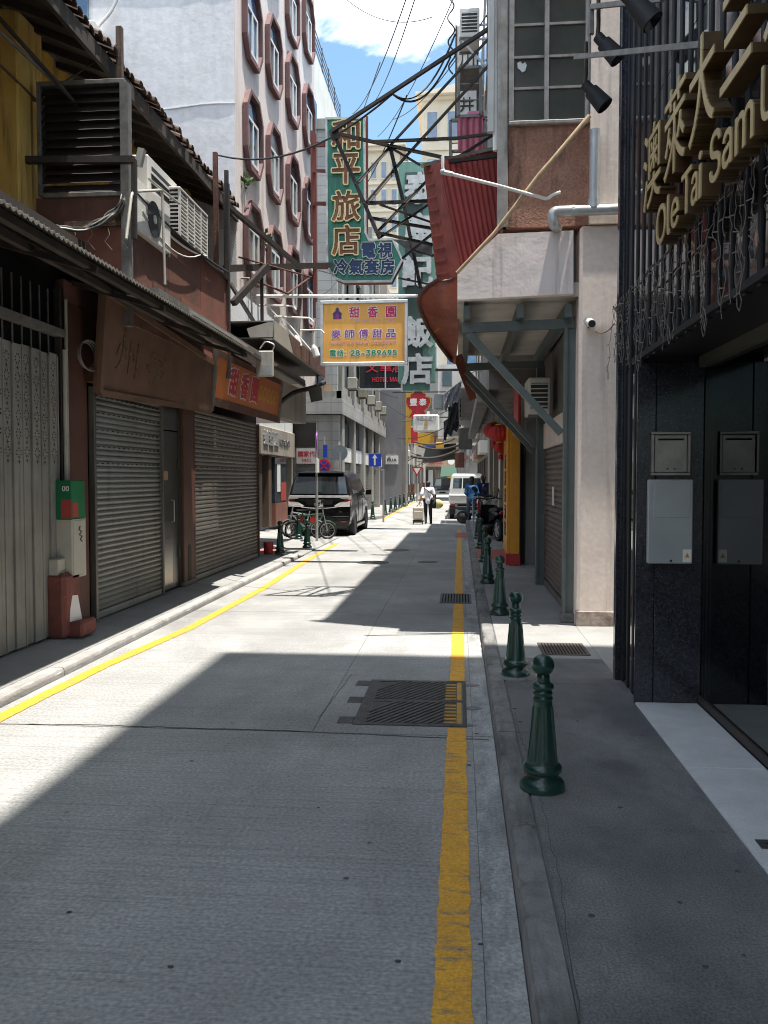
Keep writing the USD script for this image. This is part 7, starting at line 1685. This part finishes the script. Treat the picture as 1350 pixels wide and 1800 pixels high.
def kei_truck(loc):
    L = np.array(loc, float); b = lambda *a, c=.02: G().cbox(L[0] + a[0], L[0] + a[1], L[1] + a[2], L[1] + a[3], a[4], a[5], c)
    t = thing('small_truck', loc, 'small white flatbed truck parked ahead on the right, seen from behind', 'truck')
    part(t, 'tailgate', b(-.72, .72, 0, .04, .66, 1.0), 'car_white')
    for s in (-1, 1): part(t, 'side_board', b(s * .72 - .02, s * .72 + .02, .045, 2.0, .66, 1.0), 'car_white')
    part(t, 'bed', b(-.70, .70, .045, 2.0, .60, .66), 'car_grey')
    part(t, 'tailgate_rail', b(-.72, .72, -.03, -.001, .9, .95, c=.01), 'car_grey'); part(t, 'tailgate_rail', b(-.72, .72, -.02, -.001, .66, .70, c=.01), 'car_grey')
    cab = [(-.72, 2.05, .6), (.72, 2.05, .6), (-.72, 3.3, .5), (.72, 3.3, .5), (-.73, 2.05, 1.2), (.73, 2.05, 1.2), (-.73, 3.3, 1.05), (.73, 3.3, 1.05), (-.66, 2.1, 1.72), (.66, 2.1, 1.72), (-.62, 2.95, 1.74), (.62, 2.95, 1.74), (-.58, 2.14, 1.82), (.58, 2.14, 1.82), (-.56, 2.85, 1.84), (.56, 2.85, 1.84)]
    part(t, 'cab', G().hull([L + np.array(p) for p in cab]), 'car_white')
    for x0, x1 in ((-.6, -.22), (-.17, .17), (.22, .6)):
        part(t, 'rear_window', G().poly([L + np.array(p) for p in ((x0, 2.04, 1.2), (x1, 2.04, 1.2), (x1 * .95, 2.075, 1.64), (x0 * .95, 2.075, 1.64))], .012, (0, -1, .1)), 'car_glass')
    part(t, 'frame_bar', G().bar(L + (-.7, 1.95, 1.0), L + (-.64, 1.95, 1.7), .04).bar(L + (.7, 1.95, 1.0), L + (.64, 1.95, 1.7), .04).bar(L + (-.64, 1.95, 1.7), L + (.64, 1.95, 1.7), .04), 'car_white')
    part(t, 'bumper', b(-.68, .68, -.02, .08, .40, .52), 'ink')
    for s in (-1, 1):
        part(t, 'tail_lamp', b(s * .58 - .1, s * .58 + .1, -.04, .0, .54, .63, c=.01), 'tail_red')
        part(t, 'mud_flap', b(s * .6 - .12, s * .6 + .12, .28, .30, .18, .55, c=.005), 'ink')
        for y in (.75, 2.75): wheel(t, L + np.array([s * .62, y, .28]), .28, .16, rim='car_grey')
    part(t, 'chassis', b(-.4, .4, .1, 3.2, .36, .6), 'ink')
    part(t, 'number_plate', b(-.16, .16, -.035, -.021, .42, .5, c=.003), 'ink')
kei_truck((.31, 34.2, 0))
def far_car(loc):
    L = np.array(loc, float); t = thing('far_car', loc, 'dark small car with pale bumper coming down the far end of the street', 'car')
    low = [(s * .78, y, z) for s in (-1, 1) for y, z in ((0, .3), (0, .75), (.25, .95), (3.6, .95), (3.7, .35))] + [(s * .84, 1, .6) for s in (-1, 1)]
    part(t, 'body', G().hull([L + np.array(p) for p in low]), 'car_black')
    part(t, 'cabin', G().hull([L + np.array(p) for p in [(s * .76, y, .95) for s in (-1, 1) for y in (.75, 3.5)] + [(s * .6, y, 1.62) for s in (-1, 1) for y in (1.35, 3.2)] + [(0, 2.2, 1.68)]]), 'car_black')
    part(t, 'windscreen', G().poly([L + np.array(p) for p in ((-.68, .80, 1.02), (.68, .80, 1.02), (.54, 1.27, 1.54), (-.54, 1.27, 1.54))], .02, (0, -1, .9)), 'car_glass')
    part(t, 'bumper', G().cbox(L[0] - .8, L[0] + .8, L[1] - .1, L[1] + .15, .32, .62, .05), 'car_white')
    part(t, 'number_plate', G().cbox(L[0] - .25, L[0] + .25, L[1] - .13, L[1] - .101, .42, .54, .005), 'ink')
    for s in (-1, 1):
        part(t, 'headlamp', G().ball(L + np.array([s * .58, .03, .74]), .13, 2, (1, .5, .8)), 'lamp_clear')
        for y in (.65, 3.0): wheel(t, L + np.array([s * .70, y, .3]), .3, .18)
c = at(778, 876, Z=0); far_car((c[0], c[1], 0))

# bicycles
def bicycle(loc, rz, label, fr='bike_green', R=.22):
    t = thing('bicycle', loc, label, 'bicycle'); L = np.array(loc, float); ca, sa = math.cos(rz), math.sin(rz)
    W = lambda x, z, y=0: L + np.array([x * ca - y * sa, x * sa + y * ca, z])
    nrm = (-sa, ca, 0); f, b = .45, -.45
    for x in (f, b):
        th = np.linspace(0, 2 * math.pi, 29)
        w = part(t, 'wheel', G().tube([W(x + R * math.cos(a), R + .012 + R * math.sin(a)) for a in th], .022, 8), 'rubber')
        part(w, 'rim', G().tube([W(x + (R - .035) * math.cos(a), R + .012 + (R - .035) * math.sin(a)) for a in th], .012, 6), 'galvanised')
        g = G()
        for k in range(12): a = 2 * math.pi * k / 12; g.cyl(W(x, R), W(x + (R - .03) * math.cos(a), R + .01 + (R - .03) * math.sin(a)), .0025, 4)
        part(w, 'spokes', g, 'galvanised')
    part(t, 'frame', G().cyl(W(b, R), W(-.08, .28), .016, 8).cyl(W(-.08, .28), W(.34, .62), .02, 8).cyl(W(-.2, .62), W(.33, .68), .018, 8).cyl(W(-.08, .28), W(-.22, .72), .018, 8).cyl(W(b, R), W(-.2, .62), .012, 8), fr)
    part(t, 'fork', G().cyl(W(f, R, .05), W(.34, .7, .03), .013, 8).cyl(W(f, R, -.05), W(.34, .7, -.03), .013, 8).cyl(W(.35, .62), W(.31, .84), .018, 8), 'bike_silver')
    part(t, 'handlebar', G().tube([W(.22, .86, .28), W(.3, .88, .2), W(.33, .85, 0), W(.3, .88, -.2), W(.22, .86, -.28)], .013, 8), 'bike_silver')
    part(t, 'saddle', G().hull([W(-.36, .74, .07), W(-.36, .74, -.07), W(-.36, .79, .06), W(-.36, .79, -.06), W(-.1, .77, .015), W(-.1, .77, -.015), W(-.1, .75, 0)]), 'ink')
    part(t, 'mudguard', G().tube([W(b + (R + .035) * math.cos(a), R + (R + .035) * math.sin(a)) for a in np.linspace(.2, 2.6, 10)], .02, 6).tube([W(f + (R + .035) * math.cos(a), R + (R + .035) * math.sin(a)) for a in np.linspace(.6, 2.4, 10)], .02, 6), fr)
    part(t, 'pedals', G().cyl(W(-.08, .28, .09), W(-.08, .28, -.09), .02, 8).bar(W(-.08, .28, .09), W(-.0, .16, .09), .02).bar(W(-.08, .28, -.09), W(-.16, .40, -.09), .02).bar(W(-.04, .16, .09), W(.04, .16, .16), .05, .02).bar(W(-.2, .4, -.09), W(-.12, .4, -.16), .05, .02), 'ink')
    part(t, 'carrier', G().bar(W(-.25, .62, .05), W(-.62, .62, .05), .015).bar(W(-.25, .62, -.05), W(-.62, .62, -.05), .015).bar(W(-.6, .62), W(b, R), .012), 'bike_silver')
    part(t, 'lock_plate', G().disc(W(.1, .5), nrm, .11, .02, 14), 'plastic_red')
c = at(545, 949, Z=.03)
bicycle((c[0] - .05, c[1] + .35, .03), math.radians(8), 'small green bicycle leaning by the sign post behind the van')
bicycle((c[0] - .35, c[1] + .85, .03), math.radians(160), 'second bicycle with silver handlebar, closest to the van bumper', 'bike_silver')
# motorcycles
def motorbike(loc, rz, label, col):
    t = thing('motorcycle', loc, label, 'motorcycle'); L = np.array(loc, float); ca, sa = math.cos(rz), math.sin(rz)
    W = lambda x, z, y=0: L + np.array([x * ca - y * sa, x * sa + y * ca, z])
    ax = (-sa, ca, 0)
    for x in (.62, -.58): wheel(t, W(x, .27), .27, .1, ax, spokes=5)
    part(t, 'body', G().hull([W(x, z, y) for x, z, y in ((-.7, .62, .1), (-.7, .62, -.1), (-.2, .42, .15), (-.2, .42, -.15), (-.3, .7, .14), (-.3, .7, -.14), (-.75, .74, 0), (0, .5, .1), (0, .5, -.1))]), col)
    part(t, 'footboard', G().hull([W(x, z, y) for x in (-.2, .35) for z in (.3, .36) for y in (-.15, .15)]), 'ink')
    part(t, 'leg_shield', G().hull([W(.34, .34, .2), W(.34, .34, -.2), W(.40, .85, .18), W(.40, .85, -.18), W(.44, .6, .0), W(.36, .34, 0), W(.48, .85, 0)]), col)
    part(t, 'seat', G().hull([W(x, z, y) for x, z, y in ((-.72, .74, .1), (-.72, .74, -.1), (-.02, .70, .1), (-.02, .70, -.1), (-.65, .82, .08), (-.65, .82, -.08), (-.1, .78, .08), (-.1, .78, -.08))]), 'ink')
    part(t, 'fork', G().cyl(W(.62, .27, .08), W(.42, .9, .06), .022, 8).cyl(W(.62, .27, -.08), W(.42, .9, -.06), .022, 8), 'bike_silver')
    part(t, 'handlebar', G().tube([W(.26, 1.0, .34), W(.38, 1.02, .2), W(.42, .98, 0), W(.38, 1.02, -.2), W(.26, 1.0, -.34)], .016, 8), 'ink')
    part(t, 'headlamp', G().ball(W(.5, .9), .085, 2), 'lamp_clear')
    for s in (-1, 1): part(t, 'mirror', G().cyl(W(.36, 1.02, s * .22), W(.34, 1.2, s * .3), .007, 6).disc(W(.34, 1.22, s * .32), (ca, sa, 0), .06, .02, 14), 'ink')
    part(t, 'front_mudguard', G().tube([W(.62 + .31 * math.cos(a), .27 + .31 * math.sin(a)) for a in np.linspace(.4, 2.4, 9)], .05, 8), col)
    part(t, 'exhaust', G().cyl(W(-.1, .25, -.16), W(-.75, .34, -.17), .05, 10), 'bike_silver')
    part(t, 'rear_lamp', G().ball(W(-.77, .68), .05, 1), 'tail_red')
    part(t, 'basket', G().cbox(L[0] + W(.6, 0)[0] - L[0] - .12, W(.6, 0)[0] + .12, W(.6, 0)[1] - .12, W(.6, 0)[1] + .12, L[2] + .72, L[2] + .92, .02), 'dark_steel')
motorbike((.80, 21.4, PAV), math.radians(105), 'black motor scooter parked on the right pavement, nearest of the group', 'car_black')
motorbike((.95, 23.4, PAV), math.radians(78), 'silver grey motor scooter, middle one of the group on the right pavement', 'car_grey')
motorbike((.78, 25.2, PAV), math.radians(98), 'red motor scooter, farthest one of the group on the right pavement', 'pillar_red')
single('rail_rack', G().tube(bend([(.42, 27, PAV), (.42, 27, 1.05), (1.05, 27, 1.05), (1.05, 27, PAV)], r=.1), .02, 8).cyl((.42, 27, .6), (1.05, 27, .6), .015, 8), 'galvanised', 'thin grey metal hoop rail behind the parked motor scooters', 'rail')

# ---------------------------------------------------------------- people
MF = manifold3d.Manifold
def chain(items):
    """items: list of polylines [(point, radius), ...] joined into one body"""
    out = []
    for line in items:
        S = [MF.sphere(r, 14).translate(tuple(map(float, p))) for p, r in line]
        out += [MF.batch_hull([a, b]) for a, b in zip(S, S[1:])]
    return MF.batch_boolean(out, manifold3d.OpType.Add)
def soft(m, n=6, ln=.03):
    q = m.refine_to_length(ln).to_mesh(); t = trimesh.Trimesh(q.vert_properties[:, :3], q.tri_verts, process=True)
    trimesh.smoothing.filter_taubin(t, iterations=n); return t
def person(loc, rz, H, pose, cloth, label, hairlen=.0, group=None):
    """pose: joints in metres for a 1.65 m body facing +y; x to the right of the body"""
    t = thing('person', loc, label, 'person', group); k = H / 1.65; L = np.array(loc, float); ca, sa = math.cos(rz), math.sin(rz)
    def T(p): x, y, z = np.array(p, float) * k; return L + np.array([x * ca - y * sa, x * sa + y * ca, z])
    J = dict(pel=(0, 0, .90), waist=(0, .01, 1.05), chest=(0, .02, 1.24), neck=(0, .03, 1.40), head=(0, .05, 1.53), shl=(-.17, .02, 1.33), shr=(.17, .02, 1.33), ell=(-.20, -.02, 1.07), elr=(.20, -.02, 1.07), wrl=(-.20, .06, .84), wrr=(.20, .06, .84),
             hpl=(-.085, 0, .88), hpr=(.085, 0, .88), knl=(-.09, .03, .47), knr=(.09, .03, .47), anl=(-.09, -.02, .08), anr=(.09, -.02, .08)); J.update(pose)
    J = {a: np.array(b, float) for a, b in J.items()}
    def arm(s): return [(J['sh' + s], .052), (J['el' + s], .038), (J['wr' + s], .027)]
    def leg(s): return [(J['hp' + s], .083), (J['kn' + s], .054), (J['an' + s], .036)]
    def foot(s): a = J['an' + s]; return [(a + (0, -.02, -.035), .035), (a + (0, .14, -.045), .03)]
    def hand(s):
        w = J['wr' + s]; d = unit(w - J['el' + s]); o = np.array([0, 1.0, 0]); o = unit(o - d * (o @ d)); pal = w + d * .07
        out = [[(w, .026), (pal, .032)]]
        for i, (u, ln_) in enumerate(((-.027, .055), (-.009, .066), (.009, .062), (.026, .048))):
            q = pal + o * u; out.append([(q, .010), (q + d * ln_ * .6, .009), (q + d * ln_ * .95 + np.cross(d, o) * .02, .008)])
        out.append([(w + d * .02 + o * .02, .012), (w + d * .06 + o * .05, .010), (w + d * .085 + o * .05, .009)])
        return out
    torso = [[(J['pel'], .115), (J['waist'], .105), (J['chest'], .118)], [(J['chest'] + (-.06, 0, .03), .10), (J['shl'], .055)], [(J['chest'] + (.06, 0, .03), .10), (J['shr'], .055)], [(J['chest'], .09), (J['neck'], .05), (J['head'] + (0, -.02, -.04), .055)], [(J['hpl'], .09), (J['pel'], .11), (J['hpr'], .09)]]
    h = J['head']
    head = [[(h + (0, -.015, .03), .085), (h + (0, .02, -.02), .07), (h + (0, .045, -.065), .045)], [(h + (0, .085, .005), .012), (h + (0, .10, -.018), .014)]] + [[(h + (s * .083, .0, .01), .016), (h + (s * .083, .0, -.025), .012)] for s in (-1, 1)]
    body = chain([[(p * k, r * k) for p, r in l] for l in torso + head + [arm('l'), arm('r'), leg('l'), leg('r'), foot('l'), foot('r')] + hand('l') + hand('r')])
    def put(m, name, mat, n=4):
        tm = soft(m, n); v = tm.vertices; w = np.c_[v[:, 0] * ca - v[:, 1] * sa, v[:, 0] * sa + v[:, 1] * ca, v[:, 2]] + L
        part(t, name, G().raw(w, tm.faces), mat, smooth=True)
    put(body, 'body', 'skin', 3)
    ad = lambda lines, e: chain([[(p * k, (r + e) * k) for p, r in l] for l in lines])
    sl = cloth.get('sleeve', 1.0)
    def sleeve(s): e = lerp(J['sh' + s], J['el' + s], .75); return [(J['sh' + s], .06), (e, .055)] if sl < 1 else [(J['sh' + s], .058), (J['el' + s], .05), (lerp(J['el' + s], J['wr' + s], .9), .04)]
    put(ad([[(J['pel'] + (0, 0, -.02), .125), (J['waist'], .112), (J['chest'], .122)], torso[1], torso[2], [(J['chest'], .1), (J['neck'] + (0, 0, -.03), .055)], sleeve('l'), sleeve('r')], .014), 'jacket' if sl >= 1 else 'tee_shirt', cloth['top'])
    put(ad([leg('l'), leg('r'), [(J['hpl'], .09), (J['pel'], .11), (J['hpr'], .09)]], .012), 'trousers', cloth['bottom'])
    put(ad([foot('l'), foot('r')], .012), 'shoes', cloth.get('shoes', 'ink'))
    hl = [[(h + (0, -.03, .045), .092), (h + (0, .03, .06), .075)], [(h + (0, -.05, .0), .078), (h + (0, -.06, -.06 - hairlen), .062)]]
    put(ad(hl, 0), 'hair', 'hair')
    return T
c = at(752, 921, Z=0)
WC = c.copy()
T = person((c[0], c[1], 0), .05, 1.55, dict(knl=(-.08, .06, .47), anl=(-.08, -.12, .10), knr=(.10, .10, .48), anr=(.12, .12, .07), wrl=(-.30, -.12, .86), ell=(-.25, -.12, 1.08), wrr=(.27, .06, .86), elr=(.24, -.02, 1.08), head=(0, .09, 1.50)), dict(top='cloth_white', bottom='cloth_black', sleeve=.5), 'walking person in white tee shirt and black trousers pulling a pale suitcase')
cs = np.array([c[0] - .33, c[1] - .28, 0])
t = thing('suitcase', cs, 'pale tan wheeled suitcase pulled along the road', 'suitcase')
part(t, 'shell', G().cbox(cs[0] - .19, cs[0] + .19, cs[1] - .12, cs[1] + .12, .16, .62, .04), 'suitcase_tan')
part(t, 'pocket', G().cbox(cs[0] - .15, cs[0] + .15, cs[1] - .15, cs[1] - .121, .22, .48, .02), 'suitcase_tan')
part(t, 'base', G().cbox(cs[0] - .19, cs[0] + .19, cs[1] - .13, cs[1] + .13, .06, .158, .02), 'ink')
for s in (-1, 1): part(t, 'wheel', G().disc((cs[0] + s * .16, cs[1] - .08, .04), X_, .04, .03, 12), 'rubber')
hw = T((-.30, -.10, .80))
part(t, 'handle', G().tube([(cs[0] - .08, cs[1] + .1, .6), hw + (-.03, 0, 0), hw + (.05, 0, 0), (cs[0] + .08, cs[1] + .1, .6)], .01, 6), 'dark_steel')
q = T((.33, .04, .82))
t = thing('shoulder_bag', q, 'round yellow and black bag carried at the hip of the walking person', 'bag')
part(t, 'bag', G().ball(q + (.04, .02, -.06), .2, 2, (1, .6, .85)), 'bag_yellow', smooth=True); part(t, 'dark_side', G().ball(q + (-.08, 0, -.06), .17, 2, (.9, .66, .95)), 'cloth_black', smooth=True)
part(t, 'strap', G().tube([q + (-.02, 0, .1), T((.15, -.11, 1.15)), T((-.02, -.13, 1.28)), T((-.15, -.05, 1.39)), T((-.12, .1, 1.36))], .014, 6), 'ink')
c = at(829, 921, Z=0)
person((c[0], c[1], 0), -.1, 1.70, dict(wrl=(-.12, .16, .98), wrr=(.12, .18, .98), shl=(-.15, .02, 1.33), shr=(.15, .02, 1.33), anl=(-.16, -.02, .08), knl=(-.13, .06, .48)), dict(top='cloth_blue', bottom='cloth_jeans'), 'standing person with long dark hair in bright blue jacket, seen from behind', .16)
person((c[0] + .42, c[1] + .35, 0), .15, 1.74, dict(wrl=(-.15, .16, 1.0), wrr=(.22, .12, .9)), dict(top='cloth_navy', bottom='cloth_grey'), 'standing person with short hair in navy jacket, right of the blue jacket', 0)
cbag = np.array([c[0] - .28, c[1] + .15, 0])
g = G().ball(cbag + (0, 0, .24), .30, 3, (.9, .7, .8))
single('black_bag', g, 'cloth_black', 'big black sack standing on the road beside the person in blue', 'bag', smooth=True)
